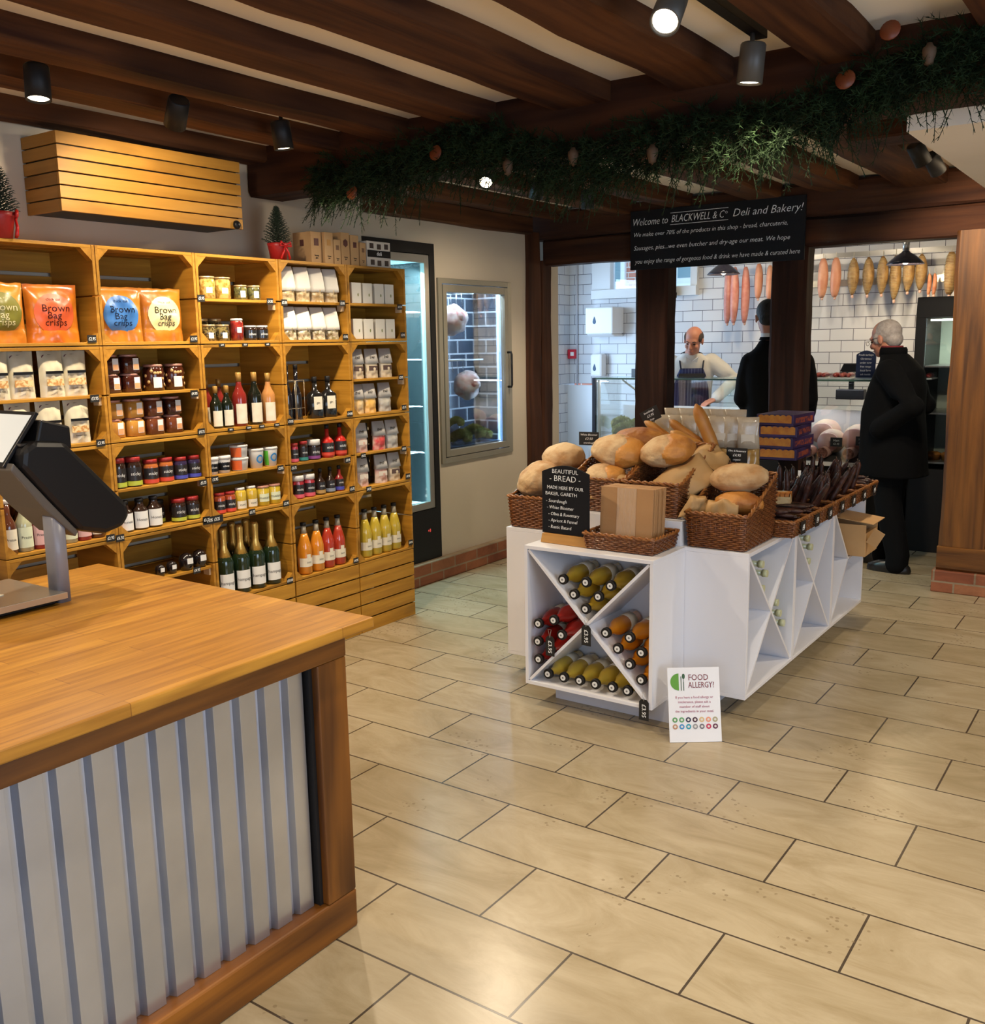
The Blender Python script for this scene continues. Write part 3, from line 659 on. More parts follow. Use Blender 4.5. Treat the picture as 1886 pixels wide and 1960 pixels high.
for i, y in enumerate((2.612, 2.674, 2.755, 2.829)): put('pud', make_pud, (-3.662, y, Z1m), 'small black wrapped pudding with round white sticker, '+ordw(i, 4)+' of four', 'wrapped puddings', rz=-0.1, sc=[0.75, 0.8, 1.12, 1.15][i])

# ---- cordials behind the till
def cordial(key, col, capc, lab): return lambda: make_bottle('cordial_bottle', 0.031, 0.212, glossy(key, col), capc, lab, 0.55, 0.42, (0.08, 0.46), 1.0, txt='Presse', caph=0.075, round_sh=True)
WCAP = mat('white_metal_cap', (0.72, 0.70, 0.68), 0.35); PINKL = mat('pink_label', (0.72, 0.42, 0.40), 0.6); LEML = mat('pale_green_label', (0.66, 0.70, 0.50), 0.6); ORL = mat('orange_label', (0.80, 0.28, 0.05), 0.6)
cols = {'clear': ((0.42, 0.42, 0.26), LEML), 'raspberry': ((0.30, 0.02, 0.035), PINKL), 'amber': ((0.55, 0.28, 0.04), ORL), 'yellow': ((0.68, 0.50, 0.02), ORL), 'brown': ((0.10, 0.03, 0.015), CREAML)}
front = [(1.905, 'brown'), (1.973, 'clear'), (2.040, 'raspberry'), (2.108, 'yellow'), (2.190, 'clear'), (2.252, 'raspberry'), (2.315, 'brown')]
for i, (y, c) in enumerate(front):
    if i == 0: y = 1.935; 
    y = [1.945, 2.008, 2.071, 2.134, 2.197, 2.260, 2.323][i]
    put('cor'+c, cordial('cordial_'+c, cols[c][0], WCAP, cols[c][1]), (-3.665, y, Z2), '%s cordial bottle in the front row beside the till, %s' % (c, ordw(i, 7)), 'cordial bottles', rz=-0.2)
for i in range(6):
    c = ['amber', 'brown', 'yellow', 'amber', 'raspberry', 'brown'][i]
    put('cor'+c, cordial('cordial_'+c, cols[c][0], WCAP, cols[c][1]), (-3.735, 1.977+i*0.066, Z2), '%s cordial bottle in the second row beside the till, %s' % (c, ordw(i, 6)), 'cordial bottles', rz=-0.2)
for i in range(6):
    c = ['brown', 'amber', 'brown', 'clear', 'amber', 'raspberry'][i]
    put('cor'+c, cordial('cordial_'+c, cols[c][0], WCAP, cols[c][1]), (-3.805, 1.945+i*0.066, Z2), '%s cordial bottle in the back row beside the till, %s' % (c, ordw(i, 6)), 'cordial bottles', rz=-0.2)

# ---- third column
GOLDL = mat('gold_metal_lid', (0.60, 0.47, 0.25), 0.3, metal=0.6)
FRUIT = glossy('pale_fruit_in_syrup', (0.58, 0.40, 0.12), col2=(0.30, 0.17, 0.03), ns=55, lo=0.45, hi=0.6); OLIV = glossy('olives_in_brine', (0.16, 0.15, 0.05), col2=(0.05, 0.05, 0.02), ns=60, lo=0.4, hi=0.6)
SEED = glossy('capers_and_seeds', (0.22, 0.17, 0.06), col2=(0.04, 0.03, 0.015), ns=110, lo=0.45, hi=0.55)
fj = lambda: make_jar('fruit_jar', 0.041, 0.100, FRUIT, GOLDL, WHITEL, (0.25, 0.5), a=0.35, lidh=0.09, neck=0.95)
oj = lambda: make_jar('olive_jar', 0.031, 0.068, OLIV, GOLDL, WHITEL, (0.15, 0.6), a=0.4, lidh=0.13, neck=0.92)
for i, y in enumerate((2.985, 3.075)): put('fj', fj, (-3.68, y, Z4m), 'large jar of pale fruit on the upper shelf, '+['left', 'right'][i], 'jars of pale fruit', rz=-0.3)
for i, y in enumerate((3.178, 3.260)): put('oj', oj, (-3.67, y, Z4m), 'small jar of green olives on the upper shelf, '+['left', 'right'][i], 'small olive jars', rz=-0.3)
sj = lambda: make_jar('caper_jar', 0.033, 0.074, SEED, GOLDL, WHITEL, (0.15, 0.5), a=0.35, lidh=0.13, neck=0.92)
for i, y in enumerate((2.975, 3.054)): put('cj', sj, (-3.67, y, Z4), 'jar of speckled capers below the shelf, front '+['left', 'right'][i], 'caper jars', rz=-0.3)
for i, y in enumerate((3.000, 3.078)): put('cj', sj, (-3.75, y, Z4), 'jar of speckled capers below the shelf, back '+['left', 'right'][i], 'caper jars', rz=-0.3, sc=(1, 1, 1.4))
put('pep', lambda: make_jar('red_pepper_jar', 0.031, 0.102, glossy('red_peppers', (0.30, 0.03, 0.02), col2=(0.12, 0.01, 0.01), ns=40), WCAP, WHITEL, (0.35, 0.6), a=0.35, lidh=0.1), (-3.665, 3.138, Z4), 'tall jar of red peppers between the capers and dark jars', rz=-0.3)
for i, y in enumerate((3.219, 3.292)): put('dkj', lambda: make_jar('tapenade_jar', 0.031, 0.070, DK, WCAP, glossy('black_print_label', (0.02, 0.02, 0.02)), (0.15, 0.7), 1.2, 'olives', lidh=0.13), (-3.665, y, Z4), 'small black labelled jar below the shelf, '+['left', 'right'][i], 'black labelled jars', rz=-0.3)
CORKF = mat('amber_capsule', (0.45, 0.25, 0.06), 0.35, metal=0.3)
def wine(key, r, h, col): return lambda: make_bottle('wine_bottle', r, h, glossy(key, col), CORKF, CREAML, 0.56, 0.38, (0.05, 0.42), 0.85, caph=0.17)
for i, (y, r, h, c, nm) in enumerate([(2.985, .028, .196, (0.008, 0.012, 0.006), 'dark'), (3.050, .028, .196, (0.008, 0.012, 0.006), 'dark'), (3.127, .034, .254, (0.22, 0.02, 0.015), 'rose'), (3.222, .034, .252, (0.008, 0.01, 0.006), 'black'), (3.309, .033, .245, (0.50, 0.22, 0.07), 'blush')]):
    lb = ['short dark wine bottle with cream label, leftmost of the five', 'short dark wine bottle with cream label, second of the five', 'red wine bottle with cream label, middle of the five', 'tall black wine bottle between the red and the blush one', 'blush wine bottle with cream label, rightmost of the five'][i]
    put('wine'+nm, wine('wine_glass_'+nm, r, h, c), (-3.665, y, Z3), lb, 'wine bottles in the third column', rz=-0.35)
for i, y in enumerate((3.01, 3.085)): put('winerose2', wine('wine_glass_rose', .028, .225, (0.22, 0.02, 0.015)), (-3.76, y, Z3), 'wine bottle half hidden behind the short dark ones, '+['left', 'right'][i], 'wine bottles in the third column', rz=-0.35)
# tubs and mustards
TUBW = mat('white_tub', (0.72, 0.71, 0.68), 0.35); ORTUB = mat('orange_tub_panel', (0.70, 0.13, 0.03), 0.4); BLT = mat('blue_ring_print', (0.02, 0.20, 0.50), 0.4); GRT = mat('green_tub_panel', (0.10, 0.45, 0.04), 0.4)
def make_bwtub():
    t = thing('spread_tub', cat='tub'); MB().lathe([(0.027, 0), (0.032, 0.06), (0.032, 0.066)], 20).build('tub_body', TUBW, t); MB().lathe([(0.034, 0.066), (0.034, 0.080), (0.030, 0.082)], 20).build('lid', TUBW, t)
    arc_label(0.0305, 0.014, 0.052, 1.4).build('black_label', BLACK, t); text('olives', 0.014, CHALK, (0, 0, 0.034), (0, 0, 0), t, bend=0.0335); return t
for i, y in enumerate((2.940, 3.012)): put('bwt', make_bwtub, (-3.67, y, Z2m), 'white tub with black label on the upper shelf, '+['left', 'right'][i], 'black labelled tubs', rz=-0.3)
def make_ortub():
    t = thing('ice_cream_tub', cat='tub'); MB().lathe([(0.038, 0), (0.043, 0.050), (0.043, 0.052)], 22).build('tub_body', TUBW, t); MB().lathe([(0.045, 0.052), (0.045, 0.060), (0.043, 0.061)], 22).build('lid', TUBW, t)
    m = MB(); vs = []; fs = []
    for k in range(9):
        a = -1.75+0.17*k; vs += [(0.0400*math.cos(a), 0.0400*math.sin(a), 0.004), (0.0445*math.cos(a), 0.0445*math.sin(a), 0.050)]
    for k in range(8): fs.append((2*k, 2*k+2, 2*k+3, 2*k+1))
    m.add(vs, fs, True).build('orange_panel', ORTUB, t); return t
for i in (0, 1): put('ort', make_ortub, (-3.68, 3.114, Z2m+0.0615*i), 'round tub with orange panel, '+['bottom', 'top'][i]+' of the stack of two', 'stacked orange tubs')
def make_bltub(green):
    def f():
        t = thing('yoghurt_tub', cat='tub'); MB().lathe([(0.029, 0), (0.037, 0.083), (0.037, 0.085)], 22).build('tub_body', TUBW, t); MB().lathe([(0.039, 0.085), (0.039, 0.093), (0.036, 0.095)], 22).build('lid', TUBW, t)
        m = MB(); n = 18
        vs = []; fs = []
        for i in range(n):
            a = 2*math.pi*i/n
            for q in (0.0135, 0.021):
                y, z = q*math.cos(a)*0.9, 0.045+q*math.sin(a); r = 0.029+0.008*z/0.083+0.0012; vs.append((math.sqrt(max(r*r-y*y, 0)), y, z))
        for i in range(n): j = (i+1) % n; fs.append((2*i, 2*j, 2*j+1, 2*i+1))
        m.add(vs, fs).build('blue_ring', BLT, t)
        if green:
            m = MB(); vs = []; fs = []
            for k in range(7):
                a = -1.65+0.13*k; vs += [(0.0302*math.cos(a), 0.0302*math.sin(a), 0.006), (0.0375*math.cos(a), 0.0375*math.sin(a), 0.078)]
            for k in range(6): fs.append((2*k, 2*k+2, 2*k+3, 2*k+1))
            m.add(vs, fs, True).build('green_panel', GRT, t)
        return t
    return f
put('blt', make_bltub(False), (-3.67, 3.212, Z2m), 'tall white tub with blue ring, without green', 'blue ringed tubs', rz=-0.1)
put('bltg', make_bltub(True), (-3.67, 3.303, Z2m), 'tall white tub with blue ring and green panel', 'blue ringed tubs', rz=-0.1)
RJ = glossy('red_pesto', (0.34, 0.06, 0.02)); YJ = glossy('lemon_curd', (0.62, 0.42, 0.04), col2=(0.52, 0.34, 0.03), ns=20)
for i, y in enumerate((2.968, 3.030)): put('rpj', lambda: make_jar('pesto_jar', 0.028, 0.098, RJ, RLID, glossy('black_jar_label', (0.016, 0.012, 0.012)), (0.2, 0.62), 1.3, 'sticky', RDB, lidh=0.13), (-3.665, y, Z2), 'small red jar with black label under the tubs, '+['left', 'right'][i], 'small red jars', rz=-0.3)
for i, y in enumerate((3.094, 3.162)): put('lcj', lambda: make_jar('lemon_curd_jar', 0.029, 0.107, YJ, WCAP, CREAML, (0.08, 0.42), 0.9, 'curd', lidh=0.1, neck=0.75, tcol=INK), (-3.665, y, Z2), 'narrow jar of lemon curd with cream label, '+['left', 'right'][i], 'lemon curd jars', rz=-0.3)
for i, y in enumerate((3.236, 3.311)): put('muj', lambda: make_jar('mustard_jar', 0.034, 0.098, glossy('yellow_mustard', (0.60, 0.42, 0.03)), LIDP, LEML, (0.22, 0.62), 0.8, 'mustard', lidh=0.09, neck=0.95, tcol=INK), (-3.668, y, Z2), 'wide jar of yellow mustard, '+['left', 'right'][i], 'wide mustard jars', rz=-0.3)
GFOIL = mat('gold_foil', (0.72, 0.47, 0.13), 0.28, metal=0.75, bump=0.2, bs=60)
fizz = lambda: make_bottle('sparkling_wine_bottle', 0.044, 0.330, glossy('dark_green_glass', (0.010, 0.022, 0.008)), GFOIL, WHITEL, 0.50, 0.34, (0.07, 0.34), 0.85, foil=GFOIL, txt='Champagne')
for i, y in enumerate((2.975, 3.075, 3.172, 3.272)): put('fizz', fizz, (-3.668, y, Z1), 'sparkling wine bottle with gold foil in the front row, '+ordw(i, 4), 'sparkling wine bottles', rz=-0.35)
for i, y in enumerate((3.01, 3.115, 3.205)): put('fizz', fizz, (-3.77, y, Z1), 'sparkling wine bottle with gold foil in the back row, '+ordw(i, 3), 'sparkling wine bottles', rz=-0.35)

# ---- fourth column
WBAG = mat('white_paper_bag', (0.72, 0.68, 0.60), 0.6, bump=0.2, bs=14)
def make_wbag(fill):
    def f():
        t = thing('window_bag', cat='bag'); w, h, d = 0.084, 0.172, 0.048
        pillow(w*0.97, h*0.52, d, None, 0.004, 4, crump=0.15).build('bag_bottom', glossy('bagged_'+fill[0], fill[1], 0.3, 0.3, col2=fill[2], ns=60, lo=0.4, hi=0.6), t)
        m = MB(); m.loft([((0.006, 0, h*0.30), (0, 1, 0), w*0.50, (1, 0, 0), d*0.50), ((0.008, 0, h*0.42), (0, 1, 0), w*0.5, (1, 0, 0), d*0.42), ((0, 0.0, h*0.74), (0, 1, 0), w*0.47, (1, 0, 0), d*0.20), ((-0.016, 0, h*0.96), (0, 1, 0), w*0.45, (1, 0, 0), 0.005), ((-0.02, 0, h), (0, 1, 0), w*0.45, (1, 0, 0), 0.003)], 16, pw=4)
        m.build('paper_top', WBAG, t); return t
    return f
NUTA = ('pale_biscuits', (0.62, 0.50, 0.30), (0.40, 0.27, 0.12)); NUTB = ('speckled_nougat', (0.66, 0.58, 0.42), (0.22, 0.18, 0.08))
for i, y in enumerate((3.474, 3.577, 3.678, 3.780)): put('wba', make_wbag(NUTA), (-3.67, y, Z4m), 'white topped bag of pale biscuits on the upper shelf, '+ordw(i, 4), 'white window bags', rz=-0.35+random.uniform(-.1, .1))
for i, y in enumerate((3.472, 3.572, 3.676, 3.775)): put('wbb', make_wbag(NUTB), (-3.67, y, Z4), 'white topped bag of speckled pieces below the shelf, '+ordw(i, 4), 'white window bags', rz=-0.35+random.uniform(-.1, .1), sc=(1, 1, 0.96))
def make_framed():
    t = make_bottle('spirit_bottle', 0.026, 0.280, glossy('black_bottle_glass', (0.010, 0.009, 0.012)), BLACKM, None, 0.45, 0.4, caph=0.08)
    GW = mat('pale_gold_wire', (0.70, 0.58, 0.40), 0.25, metal=0.7)
    m = MB()
    for s in (-1, 1):
        for q in (-1, 1): m.tube([(s*0.028, q*0.028, 0.002), (s*0.028, q*0.028, 0.20)], 0.0012, 5)
    for z in (0.003, 0.06, 0.20): m.tube([(0.028, 0.028, z), (-0.028, 0.028, z), (-0.028, -0.028, z), (0.028, -0.028, z)], 0.0012, 5, True)
    m.build('wire_frame', GW, t); return t
for i, y in enumerate((3.441, 3.505)): put('fram', make_framed, (-3.672, y, Z3), 'black bottle standing in a gold wire frame, '+['left', 'right'][i], 'framed black bottles', rz=0.0)
def make_flask():
    t = thing('black_flask', cat='bottle'); b = glossy('black_flask_glass', (0.012, 0.012, 0.012))
    m = MB().loft([((0, 0, 0), (0, 1, 0), 0.036, (1, 0, 0), 0.03), ((0, 0, 0.004), (0, 1, 0), 0.040, (1, 0, 0), 0.034), ((0, 0, 0.120), (0, 1, 0), 0.040, (1, 0, 0), 0.034), ((0, 0, 0.138), (0, 1, 0), 0.020, (1, 0, 0), 0.020), ((0, 0, 0.148), (0, 1, 0), 0.011, (1, 0, 0), 0.011), ((0, 0, 0.185), (0, 1, 0), 0.011, (1, 0, 0), 0.011)], 20, pw=4)
    m.build('glass_body', b, t); MB().lathe([(0.014, 0.1855), (0.014, 0.212), (0.012, 0.214)], 14).build('stopper', BLACKM, t)
    MB().box(0.0345, 0.0355, -0.024, 0.024, 0.045, 0.112).build('paper_label', CREAML, t); text('gin', 0.016, INK, (0.0358, 0, 0.08), FACE_X, t); return t
for i, y in enumerate((3.634, 3.731)): put('flask', make_flask, (-3.672, y, Z3), 'square black flask with cream label, '+['left', 'right'][i], 'square black flasks', rz=-0.3)
# ketchups and small sauces
KT = glossy('red_ketchup', (0.48, 0.02, 0.015)); WLID = mat('white_lid', (0.74, 0.72, 0.68), 0.4); TEAL = mat('teal_band', (0.03, 0.22, 0.20), 0.5); PLUM = mat('plum_band', (0.22, 0.05, 0.22), 0.5); PINKB = mat('pink_band', (0.65, 0.10, 0.14), 0.5); GREYB = mat('slate_band', (0.22, 0.26, 0.32), 0.5); GOLDB = mat('mustard_band', (0.42, 0.26, 0.08), 0.5)
BL = lambda: glossy('black_jar_label', (0.016, 0.012, 0.012), 0.4, 0.2)
put('s1', lambda: make_jar('relish_jar', 0.022, 0.098, glossy('rose_relish', (0.28, 0.02, 0.04)), RLID, BL(), (0.2, 0.68), 1.3, 'sticky', PINKB, lidh=0.16), (-3.662, 3.458, Z2m), 'slim pink relish jar, leftmost beside the ketchup bottles', 'small sauces above', rz=-0.3)
put('s2', lambda: make_jar('relish_jar', 0.024, 0.103, DK, RLID, BL(), (0.2, 0.68), 1.3, 'sticky', TEAL, lidh=0.16), (-3.662, 3.522, Z2m), 'slim dark relish jar with teal band beside the ketchup bottles', 'small sauces above', rz=-0.3)
put('s3', lambda: make_jar('chutney_jar', 0.034, 0.105, DK, WLID, BL(), (0.15, 0.62), 1.3, 'sticky', PLUM, lidh=0.28, neck=0.96), (-3.668, 3.602, Z2m), 'wide dark chutney jar with white lid beside the ketchup bottles', 'small sauces above', rz=-0.3)
def make_ketchup():
    t = make_bottle('ketchup_bottle', 0.036, 0.172, KT, BLACKM, BL(), 0.50, 0.30, (0.18, 0.46), 1.35, txt='sticky', caph=0.12, round_sh=True, tcol=CHALK)
    arc_label(0.036, 0.012, 0.028, 1.5, 12, 0.0012).build('colour_band', RDB, t); return t
for i, y in enumerate((3.704, 3.800)): put('ket', make_ketchup, (-3.668, y, Z2m), 'bright red ketchup bottle with black label, '+['left', 'right'][i], 'red ketchup bottles', rz=-0.3)
for i, y in enumerate((3.478, 3.556)): put('s4', lambda: make_jar('chilli_jam_jar', 0.031, 0.118, glossy('pink_chilli_jam', (0.38, 0.03, 0.04)), WLID, BL(), (0.2, 0.62), 1.3, 'sticky', PINKB, lidh=0.22, neck=0.95), (-3.668, y, Z2), 'pink jam jar with white lid on the lower level, '+['left', 'right'][i], 'pink jars with white lids', rz=-0.3)
for i, (y, bd, nm) in enumerate([(3.636, GOLDB, 'mustard'), (3.710, GREYB, 'grey'), (3.778, BLB, 'blue')]):
    def f(bd=bd, nm=nm):
        t = make_bottle('small_sauce_bottle', 0.026, 0.138, DK if nm != 'blue' else glossy('cherry_sauce', (0.25, 0.02, 0.02)), BLACKM, BL(), 0.50, 0.36, (0.2, 0.48), 1.3, txt='sticky', caph=0.14, round_sh=True, tcol=CHALK)
        arc_label(0.026, 0.008, 0.026, 1.5, 12, 0.0012).build('colour_band', bd, t); return t
    put('sb'+nm, f, (-3.665, y, Z2), 'small sauce bottle with %s band on the lower level' % nm, 'small sauce bottles', rz=-0.3)
# juices
def make_juice(key, col):
    def f():
        t = thing('juice_bottle', cat='bottle'); r, h = 0.038, 0.272
        b = glossy(key, col, 0.1, 0.6, sss=0.0)
        MB().lathe([(r*0.9, 0.002), (r, 0.01), (r, 0.135), (r*0.93, 0.15), (r*0.70, 0.185), (r*0.46, 0.215)], 20).build('juice', b, t)
        MB().lathe([(r*0.46, 0.2155), (r*0.36, 0.235), (r*0.35, 0.255)], 16).build('clear_neck', mat('pale_neck_glass', (0.34, 0.30, 0.22), 0.08, coat=0.6), t)
        MB().lathe([(0.016, 0.2552), (0.016, 0.270), (0.014, 0.272)], 14).build('cap', BLACKM, t)
        arc_label(r, 0.042, 0.088, 1.35, 14, 0.001).build('paper_label', CREAML, t)
        m = MB(); vs = [(0, 0)]; R0 = 0.014
        oo = arc_label(r, 0.088, 0.108, 0.30, 6, 0.001).build('label_arch', CREAML, t)
        text('juice', 0.014, INK, (0, 0, 0.066), (0, 0, 0), t, bend=r+0.002); return t
    return f
JO = make_juice('orange_juice', (0.62, 0.22, 0.015)); JR = make_juice('blood_orange_juice', (0.40, 0.035, 0.015)); JY = make_juice('cloudy_apple_juice', (0.50, 0.36, 0.035))
put('jy', JY, (-3.74, 3.425, Z1), 'juice bottle mostly hidden at the left end beside the orange ones', 'juice bottles in the low crates', rz=-0.2)
for i, y in enumerate((3.500, 3.590)): put('jo', JO, (-3.668, y, Z1), 'orange juice bottle in the low crate, '+['left', 'right'][i], 'juice bottles in the low crates', rz=-0.15)
for i, y in enumerate((3.676, 3.760)): put('jr', JR, (-3.675, y, Z1), 'deep red juice bottle in the low crate, '+['left', 'right'][i], 'juice bottles in the low crates', rz=-0.15)
for i, y in enumerate((3.968, 4.050, 4.134, 4.219)): put('jy', JY, (-3.668, y, Z1), 'yellow juice bottle in the right end crate, '+ordw(i, 4), 'juice bottles in the low crates', rz=-0.15)

# ---- fifth column
CART = mat('white_carton', (0.74, 0.70, 0.60), 0.5)
def make_carton():
    t = thing('carton', cat='box'); MB().box(-0.03, 0.03, -0.034, 0.034, 0, 0.108).build('carton_body', CART, t, 0.002)
    MB().prism([(0.010+0.004*math.cos(i*math.pi/4), 0.045+0.009*math.sin(i*math.pi/4)) for i in range(8)], 0.0302, 0.031, 'x').build('printed_leaf', mat('green_leaf_print', (0.20, 0.22, 0.06), 0.6), t); return t
for lv, (z, nm) in enumerate(((Z4m, 'upper shelf'), (Z4, 'lower level'))):
    for i, y in enumerate((3.958, 4.046, 4.142, 4.226)): put('cart', make_carton, (-3.675, y, z), 'plain white carton on the %s of the top right crate, %s' % (nm, ordw(i, 4)), 'white cartons', rz=-0.1)
GREYH = mat('grey_bag_header', (0.42, 0.39, 0.35), 0.5, col2=(0.52, 0.48, 0.43), ns=12)
def make_snack(key, low, low2, mid=None):
    def f():
        t = thing('snack_bag', cat='bag'); w, h, d = 0.088, 0.160, 0.045
        pillow(w, h*0.60, d, None, 0.004, 9, crump=0.12).build('bag_bottom', mat('bag_'+key, low, 0.4, coat=0.2, col2=low2, ns=16, lo=0.4, hi=0.6), t)
        MB().loft([((0.002, 0, h*0.50), (0, 1, 0), w*0.505, (1, 0, 0), d*0.46), ((0, 0, h*0.70), (0, 1, 0), w*0.49, (1, 0, 0), d*0.26), ((-0.006, 0, h), (0, 1, 0), w*0.47, (1, 0, 0), 0.003)], 16, pw=4).build('header', GREYH, t)
        if mid: MB().box(d*0.47, d*0.47+0.002, -w*0.33, w*0.33, h*0.26, h*0.42).build('printed_panel', mat('panel_'+key, mid, 0.5), t)
        text('Pep', 0.022, INK, (d*0.36, 0, h*0.72), (R(90), R(-14), R(90)), t); return t
    return f
SN = {'plain': make_snack('cream_snack', (0.66, 0.55, 0.38), (0.56, 0.44, 0.28), (0.10, 0.06, 0.05)), 'orange': make_snack('orange_snack', (0.74, 0.42, 0.10), (0.66, 0.50, 0.28)),
      'pink': make_snack('pink_snack', (0.55, 0.28, 0.22), (0.66, 0.52, 0.42), (0.70, 0.62, 0.52)), 'red': make_snack('red_snack', (0.55, 0.05, 0.05), (0.62, 0.45, 0.36)), 'grey': make_snack('grey_snack', (0.40, 0.38, 0.34), (0.50, 0.46, 0.38))}
for (z, ys, kinds, nm) in ((Z3m, (3.955, 4.072, 4.190), ('plain', 'plain', 'plain'), 'upper shelf, third crate row'), (Z3, (3.945, 4.045, 4.172), ('orange', 'orange', 'grey'), 'lower level, third crate row'),
                           (Z2m, (3.962, 4.112, 4.222), ('pink', 'red', 'grey'), 'upper shelf, second crate row'), (Z2, (3.960, 4.120, 4.232), ('pink', 'pink', 'plain'), 'lower level, second crate row')):
    for i, (y, k) in enumerate(zip(ys, kinds)):
        put('sn'+k, SN[k], (-3.668, y, z), 'grey headed %s snack bag, %s, %s' % (k, nm, ['left', 'middle', 'right'][i]), 'grey headed snack bags', rz=-0.2)
for (z, y) in ((Z2m, 4.035), (Z2, 4.04)): put('blkbag', lambda: (lambda t: (pillow(0.085, 0.15, 0.04, None, 0.005, 2, crump=0.1).build('bag_body', mat('black_bag_film', (0.02, 0.015, 0.015), 0.35), t), t)[1])(thing('snack_bag', cat='bag')), (-3.72, y, z), 'black snack bag set back on the %s' % ('upper shelf' if z == Z2m else 'lower level'), 'black snack bags')

# ---- on top of the crates
ZT = 5*PITCH_Z-0.004
KRAFT = mat('kraft_board', (0.56, 0.34, 0.15), 0.7, col2=(0.50, 0.29, 0.12), ns=8)
def make_gift(w, d, h, mk, shape=0):
    def f():
        t = thing('gift_box', cat='box'); MB().box(-d/2, d/2, -w/2, w/2, 0, h).build('box_body', KRAFT, t, 0.0015)
        n = {0: 4, 1: 6}[shape]; q = w*0.25; a0 = math.pi/4 if n == 4 else math.pi/6
        pl = mat(mk[0], mk[1], 0.6)
        MB().prism([(q*1.2*math.cos(a0+2*math.pi*i/n), h*0.68+q*1.35*math.sin(a0+2*math.pi*i/n)) for i in range(n)], d/2+0.0003, d/2+0.0013, 'x').build('cut_out', pl, t)
        MB().prism([(q*1.0*math.cos(a0+2*math.pi*i/n), h*0.66+q*1.2*math.sin(a0+2*math.pi*i/n)) for i in range(n)], -w/2-0.0013, -w/2-0.0003, 'y').build('side_cut_out', pl, t)
        text('honey\njars', w*0.16, INK, (d/2+0.0016, 0, h*0.22), FACE_X, t); return t
    return f
PL = {'a': ('amber_cut_out', (0.50, 0.25, 0.06)), 'b': ('brown_cut_out', (0.20, 0.10, 0.05)), 'c': ('plum_cut_out', (0.12, 0.04, 0.03))}
for i, (y, x, w, d, h, k, s, lb) in enumerate([(3.70, -3.74, .075, .13, .158, 'c', 0, 'tall brown gift box right beside the little tree'), (3.776, -3.70, .062, .08, .160, 'a', 0, 'kraft gift box with amber square, second in the row on top'),
        (3.838, -3.70, .050, .08, .128, 'b', 0, 'short kraft gift box with brown square, after the amber one'), (3.900, -3.70, .062, .08, .168, 'c', 1, 'tall kraft gift box with hexagon cut-out on the crate top'),
        (3.972, -3.70, .060, .08, .160, 'c', 0, 'kraft gift box with dark square, right of the hexagon one'), (4.036, -3.70, .046, .08, .126, 'b', 0, 'short kraft gift box beside the black and white carton')]):
    put('gift%d' % i, make_gift(w, d, h, PL[k], s), (x, y, ZT), lb, 'kraft gift boxes on top')
t = thing('hamper_box', 'black and white patterned carton at the right end on top', 'box', (-3.72, 4.165, ZT))
MB().box(-0.06, 0.06, -0.095, 0.095, 0, 0.14).build('box_body', mat('pale_patterned_card', (0.66, 0.60, 0.50), 0.6), t, 0.002)
MB().box(0.0605, 0.0615, -0.095, 0.095, 0.055, 0.092).build('black_band', BLACKM, t)
for k, (yy, zz) in enumerate([(-0.06, 0.115), (0.0, 0.112), (0.06, 0.115), (-0.055, 0.028), (0.0, 0.025), (0.06, 0.026)]):
    MB().box(0.0605, 0.0612, yy-0.016, yy+0.016, zz-0.014, zz+0.014).build('printed_jar', mat('dark_printed_shape', (0.06, 0.04, 0.03), 0.6), t)
text('deli', 0.03, CHALK, (0.0618, 0, 0.074), FACE_X, t)
def make_tree(h, r, seed):
    def f():
        rnd = random.Random(seed); t = thing('christmas_tree', cat='christmas tree')
        m = MB()
        for i in range(150):
            v = (i+0.5)/150; z = 0.075+v*(h-0.085); rr = r*(1-v)**0.85*(0.75+0.35*rnd.random())+0.006; a = i*2.399
            d = Vector((math.cos(a), math.sin(a), 0.25)); e = Vector((0, 0, z))+d*rr; b = Vector((0, 0, z-0.01))
            for k in range(13):
                q = 0.2+0.8*k/12; p = b.lerp(e, q); ph = k*2.4; s = 0.011*(1.1-q*0.5)
                u = d.cross(Vector((0, 0, 1))).normalized(); w = u.cross(d)
                tip = p+(u*math.cos(ph)+w*math.sin(ph))*s+d*s*0.8; sd = d.cross(tip-p).normalized()*0.0022
                m.add([p-sd, p+sd, tip], [(0, 1, 2)])
            m.tube([b, e], 0.0012, 4)
        m.build('foliage', mat('tree_needles', (0.006, 0.014, 0.006), 0.7, col2=(0.012, 0.026, 0.010), ns=30), t)
        MB().tube([(0, 0, 0.05), (0, 0, h-0.01)], 0.004, 6).build('trunk', mat('tree_bark', (0.06, 0.03, 0.015), 0.9), t)
        MB().lathe([(0.038, 0), (0.050, 0.07), (0.054, 0.085), (0.030, 0.080), (0.006, 0.072)], 18).build('red_pot', mat('red_pot_wrap', (0.36, 0.012, 0.012), 0.45, bump=0.3, bs=25), t)
        m = MB()
        for s in (-1, 1):
            m.tube([(0.05, s*0.004, 0.074), (0.056, s*0.03, 0.088), (0.054, s*0.036, 0.07), (0.052, s*0.006, 0.070)], [0.003, 0.006, 0.006, 0.003], 6)
            m.tube([(0.051, 0, 0.07), (0.055, s*0.016, 0.04), (0.050, s*0.028, 0.008)], [0.003, 0.005, 0.006], 6)
        m.build('ribbon', mat('red_satin', (0.55, 0.015, 0.015), 0.3), t); return t
    return f
put('tree', make_tree(0.27, 0.075, 1), (-3.70, 3.46, ZT), 'small potted christmas tree between the gift boxes and white wall', 'little potted trees')
put('tree', None, (-3.66, 2.03, ZT), 'small potted christmas tree below the slatted casing\'s left end', 'little potted trees', rz=1.1, sc=1.13)

